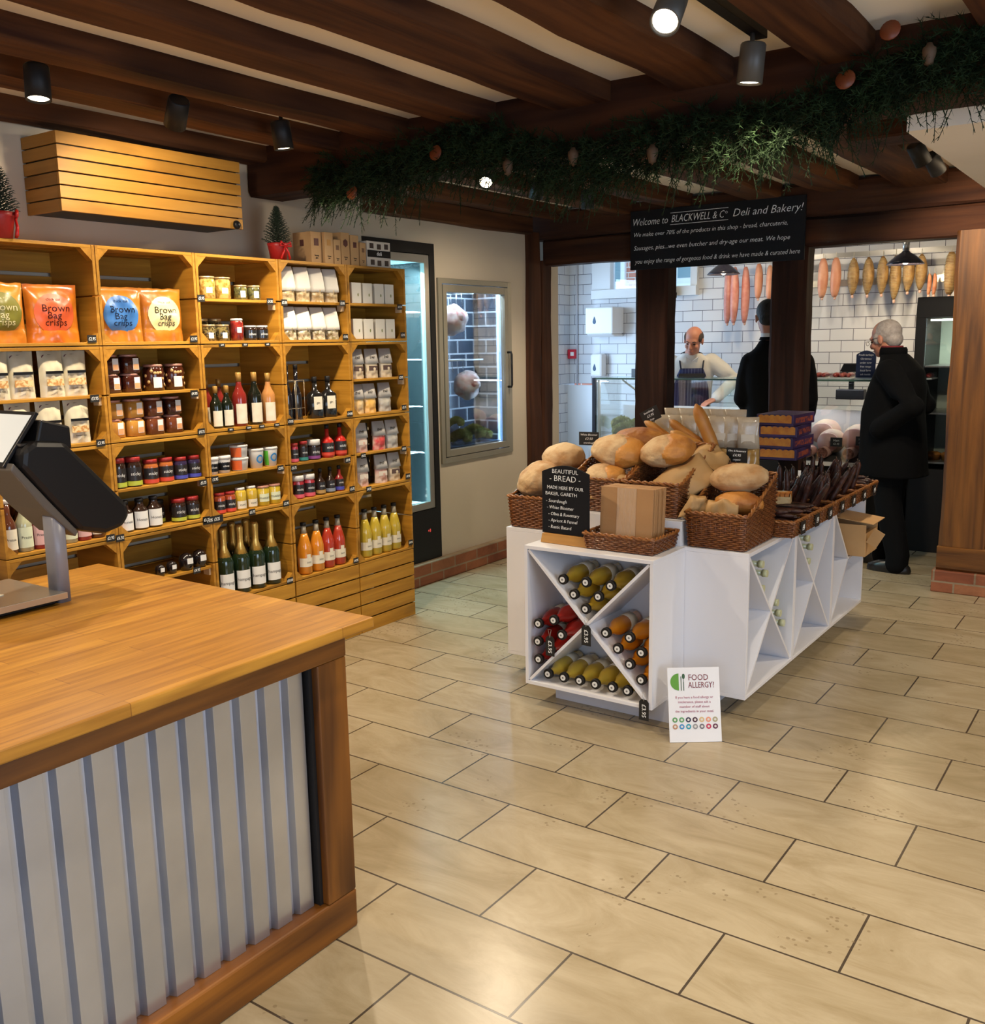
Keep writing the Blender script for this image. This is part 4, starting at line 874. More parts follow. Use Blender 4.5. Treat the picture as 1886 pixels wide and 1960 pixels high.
# ---- price tags (black card, white chalk pen) clipped to crate and shelf edges
TAG = mat('black_card', (0.008, 0.008, 0.008), 0.6)
def make_tag(s, w=0.036, h=0.024):
    def f():
        t = thing('price_tag', cat='price tag'); MB().box(0, 0.0015, -w/2, w/2, -h/2, h/2).build('card', TAG, t)
        text(s, h*0.62, CHALK, (0.0021, 0, -0.0005), FACE_X, t, shear=0.15, xs=0.78 if len(s) < 7 else 0.7); return t
    return f
TAGS = [(2.346, 1.639, '£2.95', 'at the right of the crate with two crisp bags'), (2.849, 1.635, '£2.95', 'right of the yellow badge crisps'), (2.335, 1.399, '£3.95', 'on the shelf under the nut pouches'),
 (2.831, 1.393, '£4.95', 'on the shelf under the pickled onions'), (2.345, 1.216, '£3.95', 'below the lower nut pouches'), (2.856, 1.218, '£4.75', 'right of the honey jars'), (2.846, 0.985, '£3.75', 'on the shelf under the blue band jars'),
 (2.352, 0.814, '£2.95', 'right of the cordial bottles'), (2.397, 0.806, '£6.50', 'left below the squat white label bottles'), (2.850, 0.812, '£3.75', 'right of the low lime band jars'), (2.777, 0.588, '£4.95', 'under the dark puddings'),
 (2.905, 1.814, '£3.95', 'left end of the pale fruit jar shelf'), (3.313, 1.809, '£4.50', 'right end of the olive jar shelf'), (3.006, 1.606, '£3.95', 'first of three under the caper jars'), (3.142, 1.606, '£3.50', 'middle of three under the caper jars'),
 (3.282, 1.606, '£4.95', 'last of three under the tapenade jars'), (3.025, 1.214, '£9.95', 'leftmost of four under the wine'), (3.134, 1.214, '£12.95', 'second of four under the wine'), (3.216, 1.214, '£14.95', 'third of four under the wine'),
 (3.313, 1.214, '£12.95', 'rightmost of four under the wine'), (3.405, 1.806, '£3.50', 'left end of the white bag shelf'), (3.814, 1.811, '£3.95', 'right end of the white bag shelf'), (3.827, 1.638, '£3.95', 'right of the lower white bags'),
 (4.277, 1.800, '£2.75', 'right end of the carton shelf'), (4.296, 1.645, '£2.95', 'right of the lower cartons'), (4.267, 1.408, '£3.95', 'right end of the cream snack bag shelf'), (4.286, 1.237, '£3.75', 'right of the orange snack bags'),
 (3.835, 1.232, '£34.00', 'right of the black flasks'), (3.405, 1.223, '£9.95', 'left of the framed bottles'), (3.321, 0.997, '£2.95', 'right end of the tub shelf'), (2.914, 0.992, '£3.95', 'left end of the tub shelf'),
 (3.345, 0.816, '£3.95', 'right of the mustard jars'), (3.123, 0.806, '£3.75', 'middle, under the lemon curd jars'), (3.804, 0.985, '£3.95', 'right end of the ketchup shelf'), (3.410, 0.988, '£3.75', 'left end of the ketchup shelf'),
 (3.828, 0.825, '£3.75', 'right of the blue band sauce bottle'), (4.273, 1.000, '£4.95', 'right end of the red snack bag shelf'), (3.928, 0.995, '£4.75', 'left end of the pink snack bag shelf'), (4.300, 0.837, '£4.95', 'right of the lower pink bags'),
 (3.962, 0.806, '£4.50', 'left, under the lower pink bags'), (3.342, 0.418, '£29.00', 'right of the sparkling wine'), (3.834, 0.426, '£4.95', 'right of the red juice'), (4.306, 0.442, '£4.95', 'right of the yellow juice')]
for y, z, s, wh in TAGS:
    small = 'under the wine' in wh or 'of three' in wh
    put('tag'+s+('s' if small else ''), make_tag(s, 0.034 if small else 0.040, 0.016 if small else 0.030), (XC+0.0005, y, z), 'black price tag '+wh, 'black price tags on the crates')
put('tagwide', make_tag('£4.95  £3.25', 0.115, 0.034), (XC+0.0005, 2.888, 0.806), 'double width black price tag below the small red jars', 'black price tags on the crates')
# ================================================================== COUNTER (left foreground)
OAKY = wood('worktop_oak_along_y', (0.46, 0.22, 0.05), (0.62, 0.34, 0.095), 'y', 0.38, 1.0, 0.12, c3=(0.38, 0.17, 0.04))
def plankmat():
    """oak staves: brick-laid blocks along y with grain"""
    m = brickmat('worktop_oak_staves', (0.40, 0.175, 0.018), (0.52, 0.25, 0.032), (0.26, 0.10, 0.012), 0.62, 0.062, 0.0010, 'yx', (0.1, 0.02), rough=0.34, bump=0.1, offset=0.37)
    nt = m.node_tree; N = nt.nodes; L = nt.links; b = N['Principled BSDF']
    src = b.inputs['Base Color'].links[0].from_socket
    tc = N.new('ShaderNodeTexCoord'); mp = N.new('ShaderNodeMapping'); mp.inputs['Scale'].default_value = (26, 1.8, 26); L.new(tc.outputs['Object'], mp.inputs[0])
    n = N.new('ShaderNodeTexNoise'); n.inputs['Scale'].default_value = 2; n.inputs['Detail'].default_value = 6; L.new(mp.outputs[0], n.inputs['Vector'])
    cr = N.new('ShaderNodeValToRGB'); cr.color_ramp.elements[0].position = 0.35; cr.color_ramp.elements[1].position = 0.65
    cr.color_ramp.elements[0].color = (0.66, 0.60, 0.52, 1); cr.color_ramp.elements[1].color = (1, 1, 1, 1); L.new(n.outputs['Fac'], cr.inputs[0])
    mx = N.new('ShaderNodeMixRGB'); mx.blend_type = 'MULTIPLY'; mx.inputs[0].default_value = 1; L.new(src, mx.inputs[1]); L.new(cr.outputs[0], mx.inputs[2]); L.new(mx.outputs[0], b.inputs['Base Color'])
    return m
FRM_Y = wood('stained_frame_along_y', (0.075, 0.022, 0.003), (0.27, 0.095, 0.010), 'y', 0.45, 0.6, 0.3)
FRM_Z = wood('stained_frame_along_z', (0.075, 0.022, 0.003), (0.27, 0.095, 0.010), 'z', 0.45, 0.6, 0.3)
t = thing('shop_counter', 'counter with pale oak top and corrugated metal front at the left', 'counter', (0, 0, 0))
MB().box(-2.925, -1.69, -1.6, 1.85, 0.857, 0.887).build('worktop', plankmat(), t, 0.004)
MB().box(-2.86, -1.835, -1.55, 1.78, 0.0, 0.856).build('carcass', FRM_Y, t)
MB().box(-1.815, -1.746, -1.55, 1.797, 0.785, 0.8565).build('top_rail', FRM_Y, t, 0.004)
MB().box(-1.815, -1.746, -1.55, 1.797, 0.0, 0.112).build('base_rail', FRM_Y, t, 0.006)
MB().box(-1.815, -1.747, 1.690, 1.796, 0.1125, 0.7845).build('corner_post', FRM_Z, t, 0.004)
MB().box(-1.80, -1.768, 1.678, 1.6895, 0.1125, 0.7845).build('shadow_gap_strip', BLACKM, t)
m = MB(); vs = []; fs = []; prof = []; y = -1.52; P = 0.0785
while y < 1.66:
    prof += [(y, 0.0), (y+0.048, 0.0), (y+0.055, -0.019), (y+0.0710, -0.019)]; y += P
for yy, dx in prof: vs += [(-1.783+dx, yy, 0.1125), (-1.783+dx, yy, 0.7845)]
for k in range(len(prof)-1): fs.append((2*k, 2*k+2, 2*k+3, 2*k+1))
cm = mat('galvanised_sheet', (0.46, 0.50, 0.60), 0.28, metal=0.9, col2=(0.56, 0.60, 0.70), ns=4, bump=0.03, bs=8)
o = m.add(vs, fs, False).build('corrugated_panel', cm, t); o.modifiers.new('thick', 'SOLIDIFY').thickness = 0.001
b = o.modifiers.new('round', 'BEVEL'); b.width = 0.004; b.segments = 3

# ---- the till: a touch screen on a printer body, on a grey arm over a steel tray
t = thing('till', 'black touch screen till on a grey arm at the left of the counter', 'till', (-2.58, 1.50, 0.887))
MB().loft([((0, 0.0, 0.0), (1, 0, 0), 0.030, (0, 1, 0), 0.020), ((0, 0.003, 0.29), (1, 0, 0), 0.030, (0, 1, 0), 0.020)], 16, pw=5).build('arm', mat('grey_arm_plastic', (0.20, 0.20, 0.23), 0.35), t)
P2 = lambda y, z: (y-1.50, z-0.887)
body = [P2(1.41, 1.335), P2(1.445, 1.355), P2(1.535, 1.345), P2(1.715, 1.145), P2(1.722, 1.105), P2(1.695, 1.075), P2(1.635, 1.063), P2(1.555, 1.085), P2(1.475, 1.185), P2(1.40, 1.285)]
MB().prism(body, -0.17, 0.045, 'x').build('display_housing', BLACK, t, 0.016)
MB().prism([P2(1.385, 1.300), P2(1.475, 1.185), P2(1.555, 1.085), P2(1.545, 1.070), P2(1.462, 1.160), P2(1.375, 1.280)], -0.155, 0.035, 'x').build('grey_underside', mat('grey_shell', (0.085, 0.075, 0.065), 0.4), t, 0.004)
MB().box(-0.05, 0.025, -0.085, -0.030, 0.452, 0.4585, Matrix.Translation((0, 0.0, 0.003))).build('printer_slot', mat('dark_gloss', (0.03, 0.03, 0.03), 0.12), t)
MB().prism([P2(1.46, 1.345), P2(1.48, 1.41), P2(1.565, 1.385), P2(1.565, 1.32)], -0.17, 0.025, 'x').build('screen_support', BLACK, t, 0.006)
s = MB().prism([P2(1.370, 1.29), P2(1.378, 1.285), P2(1.488, 1.425), P2(1.479, 1.431)], -0.26, 0.005, 'x').build('screen_bezel', BLACK, t, 0.002)
nx = Vector((0, -(1.431-1.29), (1.479-1.370))).normalized()
c0 = Vector((-0.1275, (1.3745+1.4835)/2-1.5, (1.2875+1.428)/2-0.887))
MB().add([c0+Vector((sx*0.122, 0, 0))+Vector((0, 0.0545, 0.0702))*sy*0.86+nx*0.0058 for sx, sy in ((-1, -1), (1, -1), (1, 1), (-1, 1))], [(0, 1, 2, 3)]).build('lit_screen', mat('lit_screen', (0.5, 0.5, 0.48), 0.2, emis=(0.75, 0.78, 0.74), es=0.45), t)
t = thing('weighing_tray', 'steel weighing tray with black base beneath the till', 'scales', (-2.60, 1.30, 0.887))
MB().box(-0.22, 0.05, -0.36, 0.17, 0.002, 0.024).build('scale_base', BLACK, t, 0.004)
MB().box(-0.23, 0.075, -0.37, 0.19, 0.030, 0.036).box(0.072, 0.078, -0.37, 0.19, 0.018, 0.036).build('tray_plate', mat('tray_steel', (0.55, 0.50, 0.44), 0.25, metal=0.8), t, 0.001)
MB().box(-0.18, 0.03, -0.30, 0.12, 0.0242, 0.0298).build('load_pad', BLACKM, t)
m = thing('receipt_slip', 'small printed paper slip lying on the weighing tray', 'paper', (-2.66, 1.28, 0.9235), 0.4)
MB().box(-0.05, 0.05, -0.08, 0.08, 0, 0.0015).build('paper', CREAML, m)

# ================================================================== slatted casing over the crates
LARY = wood('larch_slat_along_y', (0.36, 0.165, 0.022), (0.46, 0.225, 0.036), 'y', 0.5, 0.8, 0.15)
t = thing('slatted_casing', 'pale wood slatted casing high on the wall above the crates', 'air unit casing', (-3.95, 2.317, 2.145))
MB().box(0.004, 0.235, 0.012, 0.915, 0.003, 0.30).build('casing_box', BLACKM, t)
zs = [0.0, 0.0515, 0.103, 0.155, 0.2075, 0.259]
for k in range(6):
    MB().box(0.2355, 0.25, 0, 0.927, zs[k], zs[k]+0.0460).build('front_slat', LARY, t, 0.001)
    MB().box(0.002, 0.235, -0.0005, 0.0115, zs[k], zs[k]+0.0460).build('end_slat', wood('larch_slat_along_x', (0.34, 0.155, 0.020), (0.44, 0.215, 0.034), 'x', 0.5, 0.8, 0.15), t, 0.001)
t = thing('dome_camera', 'small glossy black dome camera at the casing\'s lower right corner', 'camera', (-3.695, 3.205, 2.163))
MB().ell((0, 0, 0), (0.012, 0.019, 0.019), 14, 8).build('dome', BLACK, t)
MB().lathe([(0.021, 0), (0.021, 0.004)], 16, Matrix.Translation((-0.005, 0, 0)) @ Matrix.Rotation(R(90), 4, 'Y')).build('mount_ring', BLACKM, t)

# ================================================================== ceiling spotlights
LENS = mat('lamp_lens_lit', (1, 0.9, 0.75), 0.3, emis=(1.0, 0.84, 0.60), es=14)
def make_bar(l):
    def f():
        t = thing('spotlight_bar', cat='ceiling light'); MB().box(-0.02, 0.02, -l/2, l/2, -0.03, 0).build('ceiling_bar', BLACKM, t, 0.002); return t
    return f
def spotlight(x, y, zt, d, power, lab, ang=128, grey=False, drop=0.075, hl=0.11, lens=LENS):
    t = thing('spotlight', lab, 'spotlight', (x, y, zt), 0, 'ceiling spotlights'); d = Vector(d).normalized(); q = d.to_track_quat('-Z', 'Y').to_matrix().to_4x4()
    M = Matrix.Translation((0, 0, -drop)) @ q; bm = mat('grey_lamp_body', (0.07, 0.062, 0.052), 0.45) if grey else BLACKM
    MB().lathe([(0.036, 0.045), (0.040, 0.040), (0.041, -hl+0.045), (0.036, -hl+0.045), (0.034, -hl+0.055)], 24, M).build('lamp_housing', bm, t)
    MB().tube([(0, 0, 0), (0, 0, -drop+0.01)], 0.008, 8).build('stem', bm, t)
    MB().lathe([(0.0, -hl+0.052), (0.0335, -hl+0.052), (0.0335, -hl+0.056), (0.0, -hl+0.056)], 20, M).build('lens', lens, t)
    p = Vector((x, y, zt-drop))+d*(hl-0.03)
    spot('lamp_light', p, d, power, WARM, ang, 0.6, 0.03)
    return t
bars = [(-3.14, 2.42, 1.35, 'long black spotlight bar near the crates'), (-1.19, 2.85, 0.80, 'black spotlight bar near the bright lamp'), (-3.10, 4.95, 1.30, 'black spotlight bar beyond the garland'), (-1.12, 5.42, 0.55, 'black spotlight bar near the white boxed ceiling')]
for x, y, l, lb in bars:
    t = put('bar%g' % l, make_bar(l), (x, y, ZC-0.0005), lb, 'ceiling spotlight bars')
spotlight(-3.14, 1.92, 2.545, (0.10, -0.08, -1), 75, 'black spotlight near the photo\'s left edge')
spotlight(-3.14, 2.47, 2.545, (-0.9, 0.35, -1.0), 34, 'black spotlight in front of the slatted casing, middle of three')
spotlight(-3.14, 2.99, 2.545, (0.04, 0.10, -1), 100, 'black spotlight nearest the garland on the crate side')
spotlight(-1.19, 2.56, 2.545, (0.12, -0.75, -0.75), 80, 'bright spotlight tilted towards the camera', grey=True, hl=0.12)
spotlight(-1.19, 3.17, 2.545, (-0.10, 0.02, -1), 44, 'grey spotlight pointing down left of the garland\'s right half', grey=True, hl=0.12)
spotlight(-3.10, 4.42, 2.545, (0.25, -0.62, -0.62), 60, 'glaring spotlight beyond the garland over the fridge')
spotlight(-3.10, 4.92, 2.545, (-0.5, 0.3, -1.2), 26, 'spotlight turned to the white wall beyond the garland')
spotlight(-3.10, 5.50, 2.545, (0.0, 0.05, -1), 60, 'small spotlight near the chalkboard beam')
spotlight(-1.12, 5.24, 2.545, (0.35, 0.55, -0.8), 60, 'spotlight above the old man, left of the pair')
spotlight(-1.12, 5.60, 2.545, (0.35, 0.75, -0.8), 50, 'spotlight above the old man, right of the pair')
# unseen spotlights added as fill light, behind and beside the camera
for i, (x, y) in enumerate([(-1.19, 0.6), (-1.19, -0.6), (-3.14, 0.4), (0.55, 2.4), (0.55, 0.8), (0.55, -0.8), (0.55, 4.6), (-2.1, -0.9)]):
    spotlight(x, y, 2.575 if i != 6 else 2.30, (0, 0.02, -1), [54, 58, 74, 110, 54, 58, 120, 58][i], 'unseen ceiling spotlight added as fill light, %s' % ['right of the counter end', 'behind the camera by the counter', 'above the till side', 'over the open floor', 'over the near floor', 'near the front window', 'by the far right bay', 'over the counter\'s near end'][i])

# ================================================================== THE WHITE ISLAND
def cube_x(w, h, d, th=0.016, shelf=False):
    """open wine cube, mouth towards -y, crossed by two diagonal boards; origin lower left of the mouth"""
    t = thing('wine_cube', cat='display cube')
    MB().box(0, w, 0, d, 0, th).build('base_board', WHITE, t, 0.001); MB().box(0, w, 0, d, h-th, h).build('top_board', WHITE, t, 0.001)
    for x in (0, w-th): MB().box(x, x+th, 0, d, th, h-th).build('side_board', WHITE, t, 0.001)
    MB().box(th, w-th, d-0.006, d, th, h-th).build('back_board', WHITE, t)
    a = math.atan2(h-2*th, w-2*th); L = math.hypot(w-2*th, h-2*th)-0.012; c = (w/2, 0, h/2)
    for s in (1, -1):
        M = Matrix.Translation(c) @ Matrix.Rotation(-s*a, 4, 'Y')
        if shelf:
            MB().box(-L/2, -0.0075, 0.004, d-0.007, -0.006, 0.006, M).build('diagonal_board', WHITE, t)
        elif s == 1: MB().box(-L/2, L/2, 0.004, d-0.007, -0.006, 0.006, M).build('diagonal_board', WHITE, t)
        else:
            MB().box(-L/2, -0.0065, 0.004, d-0.007, -0.006, 0.006, M).build('diagonal_board', WHITE, t)
            MB().box(0.0065, L/2, 0.004, d-0.007, -0.006, 0.006, M).build('diagonal_board', WHITE, t)
    if shelf: MB().box(w/2+0.004, w-th, 0.004, d-0.007, h/2-0.006, h/2+0.006).build('shelf_board', WHITE, t)
    return t
CH = 0.628; Z0 = 0.10; ZI = Z0+CH
put('cube615', lambda: cube_x(0.615, CH, 0.308), (-2.26, 3.45, Z0), 'white display cube at the near end, filled with coloured juice bottles', 'white display cubes of the island')
RX90 = R(90)
for i in range(3):
    put('cube61' if i < 2 else 'cubeshelf', lambda: cube_x(0.609, CH, 0.298, shelf=i == 2), (-1.367, 3.760+0.611*i, Z0), 'white display cube on the island\'s right side, '+['nearest the food allergy sign', 'middle one', 'farthest, with the kraft box'][i], 'white display cubes of the island', rz=RX90)
for i in range(3):
    put('cube61', lambda: None, (-2.563, 3.760+0.611*i+0.609, Z0), 'white display cube on the island\'s left side, %s' % ['near end', 'middle', 'far end'][i], 'white display cubes of the island', rz=-RX90)
t = thing('island_core', 'white raised core box between the island\'s display cubes', 'display plinth', (0, 0, 0))
MB().box(-2.262, -1.668, 3.765, 5.585, 0.10, 0.833).build('core_box', WHITE, t, 0.002)
MB().box(-2.19, -1.55, 3.592, 5.45, 0.0, 0.0995).build('recessed_plinth', mat('white_plinth', (0.70, 0.72, 0.80), 0.35), t)
# bottles lying in the near cube, caps to the front
CAPW = mat('white_cap_disc', (0.74, 0.74, 0.72), 0.4)
def lying(key, col):
    def f():
        t = thing('juice_bottle', cat='bottle'); r = 0.0385; b = glossy(key, col, 0.1, 0.6)
        M = Matrix.Rotation(R(-90), 4, 'X')     # local z -> +y
        MB().lathe([(0.0125, 0.018), (0.0135, 0.03), (0.017, 0.055), (0.030, 0.085), (0.037, 0.105), (r, 0.125), (r, 0.262), (r*0.9, 0.270)], 20, M).build('juice', b, t)
        MB().lathe([(r+0.001, 0.165), (r+0.001, 0.225)], 20, M).build('paper_label', CREAML, t)
        MB().lathe([(0.0205, 0), (0.0225, 0.003), (0.0225, 0.0175), (0.019, 0.018)], 20, M).build('cap', BLACKM, t)
        MB().lathe([(0.0125, -0.0016), (0.0125, -0.0003)], 18, M).build('cap_disc', CAPW, t)
        MB().lathe([(0.0045, -0.0024), (0.0045, -0.0018)], 10, M).build('cap_mark', mat('grey_mark', (0.18, 0.18, 0.18), 0.5), t)
        return t
    return f
SETS = {'top': ('apple', (0.46, 0.30, 0.03), [(-2.077, 0.593), (-1.962, 0.596), (-1.848, 0.595), (-2.02, 0.536), (-1.905, 0.541), (-1.964, 0.480)]),
 'left': ('berry', (0.34, 0.018, 0.012), [(-2.203, 0.378), (-2.122, 0.407), (-2.085, 0.345), (-2.203, 0.298), (-2.203, 0.215), (-2.142, 0.270)]),
 'right': ('orange', (0.62, 0.22, 0.012), [(-1.869, 0.389), (-1.757, 0.388), (-1.813, 0.330), (-1.702, 0.333), (-1.757, 0.272), (-1.702, 0.216)]),
 'bottom': ('pear', (0.50, 0.34, 0.04), [(-2.155, 0.156), (-2.074, 0.156), (-1.996, 0.156), (-1.917, 0.156), (-1.845, 0.190), (-1.765, 0.156)])}
for k, (nm, col, L) in SETS.items():
    for i, (x, z) in enumerate(L):
        if k == 'bottom' and i == 4: x, z = -1.838, 0.156
        row = 'row of bottles in the bottom wedge' if k == 'bottom' else '%s wedge' % k
        desc = {'top': ['left of the top row', 'middle of the top row', 'right of the top row', 'left of the second row', 'right of the second row', 'lowest one alone'],
                'left': ['upper left one', 'upper right one under the tag string', 'rightmost one', 'middle at the left side', 'lowest at the left side', 'one behind the hanging tag'],
                'right': ['upper left one', 'upper right one', 'second tier left', 'second tier right', 'third tier', 'lowest one'],
                'bottom': [ordw(q, 6) for q in range(6)]}[k][i]
        put('ly'+nm, lying('juice_'+nm, col), (x, 3.462+(0.0 if i % 2 else 0.004), z), '%s juice bottle lying in the %s wedge, %s' % (nm, k, desc), 'juice bottles lying in the white cube')
def small_lying():
    t = thing('water_bottle', cat='bottle'); M = Matrix.Rotation(R(-90), 4, 'Y')
    gl = mat('greenish_clear_glass', (0.42, 0.46, 0.32), 0.08, coat=0.6)
    MB().lathe([(0.030, 0.27), (0.033, 0.26), (0.033, 0.13), (0.022, 0.085), (0.0125, 0.06), (0.0125, 0.022)], 18, M).build('glass_body', gl, t)
    MB().lathe([(0.0165, 0), (0.0165, 0.0215)], 16, M).build('cap', mat('pale_green_cap', (0.50, 0.52, 0.32), 0.3), t)
    MB().lathe([(0.0333, 0.15), (0.0333, 0.22)], 18, M).build('paper_label', mat('yellow_green_label', (0.50, 0.50, 0.14), 0.5), t)
    return t
for i, (y, z, w) in enumerate([(4.008, 0.632, 'near cube, top wedge, upper'), (4.062, 0.580, 'near cube, top wedge, middle'), (4.025, 0.520, 'near cube, top wedge, lower'), (4.218, 0.412, 'near cube, right wedge, upper'),
        (4.262, 0.352, 'near cube, right wedge, middle'), (4.315, 0.292, 'near cube, right wedge, lower'), (4.650, 0.632, 'middle cube, top wedge, upper'), (4.704, 0.580, 'middle cube, top wedge, middle'), (4.672, 0.515, 'middle cube, top wedge, lower')]):
    put('sly', small_lying, (-1.392, y, z), 'greenish bottle lying in the island\'s right side, '+w, 'greenish bottles in the side cubes', rz=0)
# swing tags on the cube
def make_swing(s):
    def f():
        t = thing('swing_tag', cat='price tag'); MB().prism([(-0.022, -0.045), (0.022, -0.045), (0.022, 0.033), (0.012, 0.045), (-0.012, 0.045), (-0.022, 0.033)], 0, 0.0015, 'y').build('card', TAG, t)
        text(s, 0.026, CHALK, (0.0, -0.0008, -0.004), (R(90), R(90), 0), t)
        MB().tube([(0, -0.001, 0.038), (0.008, -0.002, 0.075), (-0.008, -0.002, 0.075), (0, -0.001, 0.038)], 0.0008, 4).build('string', mat('thin_string', (0.5, 0.45, 0.38), 0.8), t); return t
    return f
put('swing', make_swing('£3.95'), (-1.949, 3.444, 0.372), 'black swing tag hanging from the crossing of the diagonals', 'black swing tags on the cube')
put('swing', None, (-2.128, 3.444, 0.295), 'black swing tag hanging in front of the red bottles', 'black swing tags on the cube')
put('swing', None, (-1.678, 3.444, 0.098), 'black swing tag hanging below the cube\'s lower right corner', 'black swing tags on the cube')
# kraft box poking out of the far cube
t = thing('kraft_carton', 'open kraft carton poking out of the farthest white cube', 'box', (-1.345, 5.435, 0.4215))
MB().box(-0.16, 0.055, -0.13, 0.12, 0.003, 0.006).box(-0.16, 0.055, -0.13, -0.126, 0.006, 0.175).box(-0.16, 0.055, 0.116, 0.12, 0.006, 0.175).box(-0.16, -0.156, -0.126, 0.116, 0.006, 0.175).box(0.051, 0.055, -0.126, 0.116, 0.006, 0.13).build('carton_body', KRAFT, t, 0.001)
MB().box(0.0, 0.06, 0, 0.004, 0, 0.09, Matrix.Translation((0.056, -0.126, 0.085)) @ Matrix.Rotation(0.5, 4, 'Y')).build('carton_flap', KRAFT, t)
MB().box(-0.158, 0.05, -0.128, 0.118, 0.176, 0.180, Matrix.Translation((0.02, 0, 0.012)) @ Matrix.Rotation(0.12, 4, 'Y')).build('carton_lid', KRAFT, t)

# ---- wicker
WICK = mat('brown_wicker', (0.11, 0.030, 0.008), 0.42, coat=0.3, col2=(0.25, 0.085, 0.020), ns=55, lo=0.35, hi=0.7)
WICKR = mat('wicker_rim', (0.30, 0.115, 0.024), 0.4, coat=0.3, col2=(0.20, 0.062, 0.014), ns=40)
def basket(name, w, d, hf, hb, taper=0.93, row=0.0085, cat='basket', mrim=None):
    """rectangular woven basket: width w (x), depth d (y), rim height hf at the front (-y) and hb at the back; origin front left corner"""
    t = thing(name, cat=cat); st = 0.022
    def per(z):      # perimeter points at height z
        k = taper+(1-taper)*z/max(hf, 0.01); ww, dd = w*k, d*k; x0, y0 = (w-ww)/2, (d-dd)/2
        pts = []; nx = max(3, round(w/st)); ny = max(3, round(d/st))
        for i in range(nx): pts.append((x0+ww*i/nx, y0))
        for i in range(ny): pts.append((x0+ww, y0+dd*i/ny))
        for i in range(nx): pts.append((x0+ww-ww*i/nx, y0+dd))
        for i in range(ny): pts.append((x0, y0+dd-dd*i/ny))
        return pts
    top = lambda y: hf+(hb-hf)*max(0, min(1, (y-0.12*d)/(0.88*d))) if hb != hf else hf
    m = MB(); n = int(max(hf, hb)/row)
    for r in range(n):
        z = 0.006+r*row; P = per(min(z, hf)); N = len(P); seg = []; run = []
        for i in range(N+1):
            x, y = P[i % N]; cx, cy = w/2, d/2; q = 0.0035*(1 if (i+r) % 2 else -1); v = Vector((x-cx, y-cy))
            nrm = Vector((0, -1)) if i % N < round(w/st) else None
            a = Vector(P[(i+1) % N])-Vector(P[i-1 if i > 0 else N-1]); nn = Vector((a.y, -a.x)).normalized()
            if z <= top(y)-0.004: run.append((x+nn.x*q, y+nn.y*q, z))
            else:
                if len(run) > 1: seg.append(run)
                run = []
        if len(run) > 1: seg.append(run)
        for s in seg: m.tube(s, 0.0042, 5, caps=True)
    m.build('woven_wall', WICK, t)
    P = per(hf); m = MB()
    for i in range(0, len(P)):
        x, y = P[i]; xb, yb = per(0)[i]; m.tube([(xb, yb, 0.001), (x, y, top(y)-0.002)], 0.0025, 4)
    m.build('stakes', WICK, t, kind='stuff')
    rim = [(x, y, top(y)) for x, y in P]; m = MB(); N = len(rim)
    for s in (0, 1):
        pts = []
        for i in range(N*2):
            a = Vector(rim[(i//2) % N]); b = Vector(rim[(i//2+1) % N]); p = a.lerp(b, 0.5*(i % 2)); ph = i*1.1+s*math.pi
            pts.append(p+Vector((0.0035*math.cos(ph), 0.0035*math.cos(ph), 0.0045*math.sin(ph))))
        m.tube(pts, 0.0052, 5, closed=True)
    m.build('braided_rim', WICKR, t)
    MB().box(w*0.04, w*0.96, d*0.04, d*0.96, 0.001, 0.006).build('base', WICK, t)
    return t
GB = 'wicker baskets on the island'
put('bbig', lambda: basket('wicker_basket', 0.262, 0.36, 0.150, 0.285), (-1.648, 3.765, ZI+0.001), 'slant-topped wicker basket with an oval loaf, right corner of the island', GB)
put('bleft', lambda: basket('wicker_basket', 0.262, 0.40, 0.150, 0.285), (-2.552, 3.765, ZI+0.001), 'slant-topped wicker basket with floury loaves, left corner of the island', GB)
put('bmid', lambda: basket('wicker_basket', 0.262, 0.40, 0.150, 0.285), (-2.245, 3.80, 0.834), 'wicker basket on the raised core behind the bread chalkboard', GB)
put('bmid2', lambda: basket('wicker_basket', 0.262, 0.40, 0.150, 0.285), (-1.965, 3.80, 0.834), 'wicker basket on the raised core behind the paper bags', GB)
put('bback', lambda: basket('wicker_basket', 0.56, 0.22, 0.10, 0.10), (-2.235, 4.36, 0.935), 'low wicker basket holding the cracker bags', GB)
t = thing('display_riser', 'white riser under the cracker bags\' basket', 'riser', (-2.235, 4.36, 0.834)); MB().box(0, 0.56, 0, 0.22, 0, 0.10).build('riser_body', WHITE, t, 0.002)
put('bbag', lambda: basket('wicker_tray', 0.325, 0.235, 0.068, 0.068), (-2.000, 3.515, ZI+0.001), 'low wicker tray holding the kraft bags at the front', GB)
for i in range(7):
    put('bsm', lambda: basket('wicker_basket', 0.200, 0.34, 0.072, 0.072), (-1.305, 4.135+0.206*i, ZI+0.001), 'small wicker basket of dark sausages along the right edge, '+['nearest the big basket', 'second', 'third', 'fourth, in the middle', 'fifth', 'sixth', 'farthest'][i]+('' if i in (0, 3, 6) else ' from the near end'), 'small wicker baskets of dried sausages', rz=R(90))
    put('smt', make_tag('£4', 0.062, 0.058), (-1.297, 4.135+0.206*i+0.100, ZI+0.038), 'black price tag on the %s small sausage basket' % ['nearest', 'second', 'third', 'fourth', 'fifth', 'sixth', 'farthest'][i], 'black tags on the small baskets')
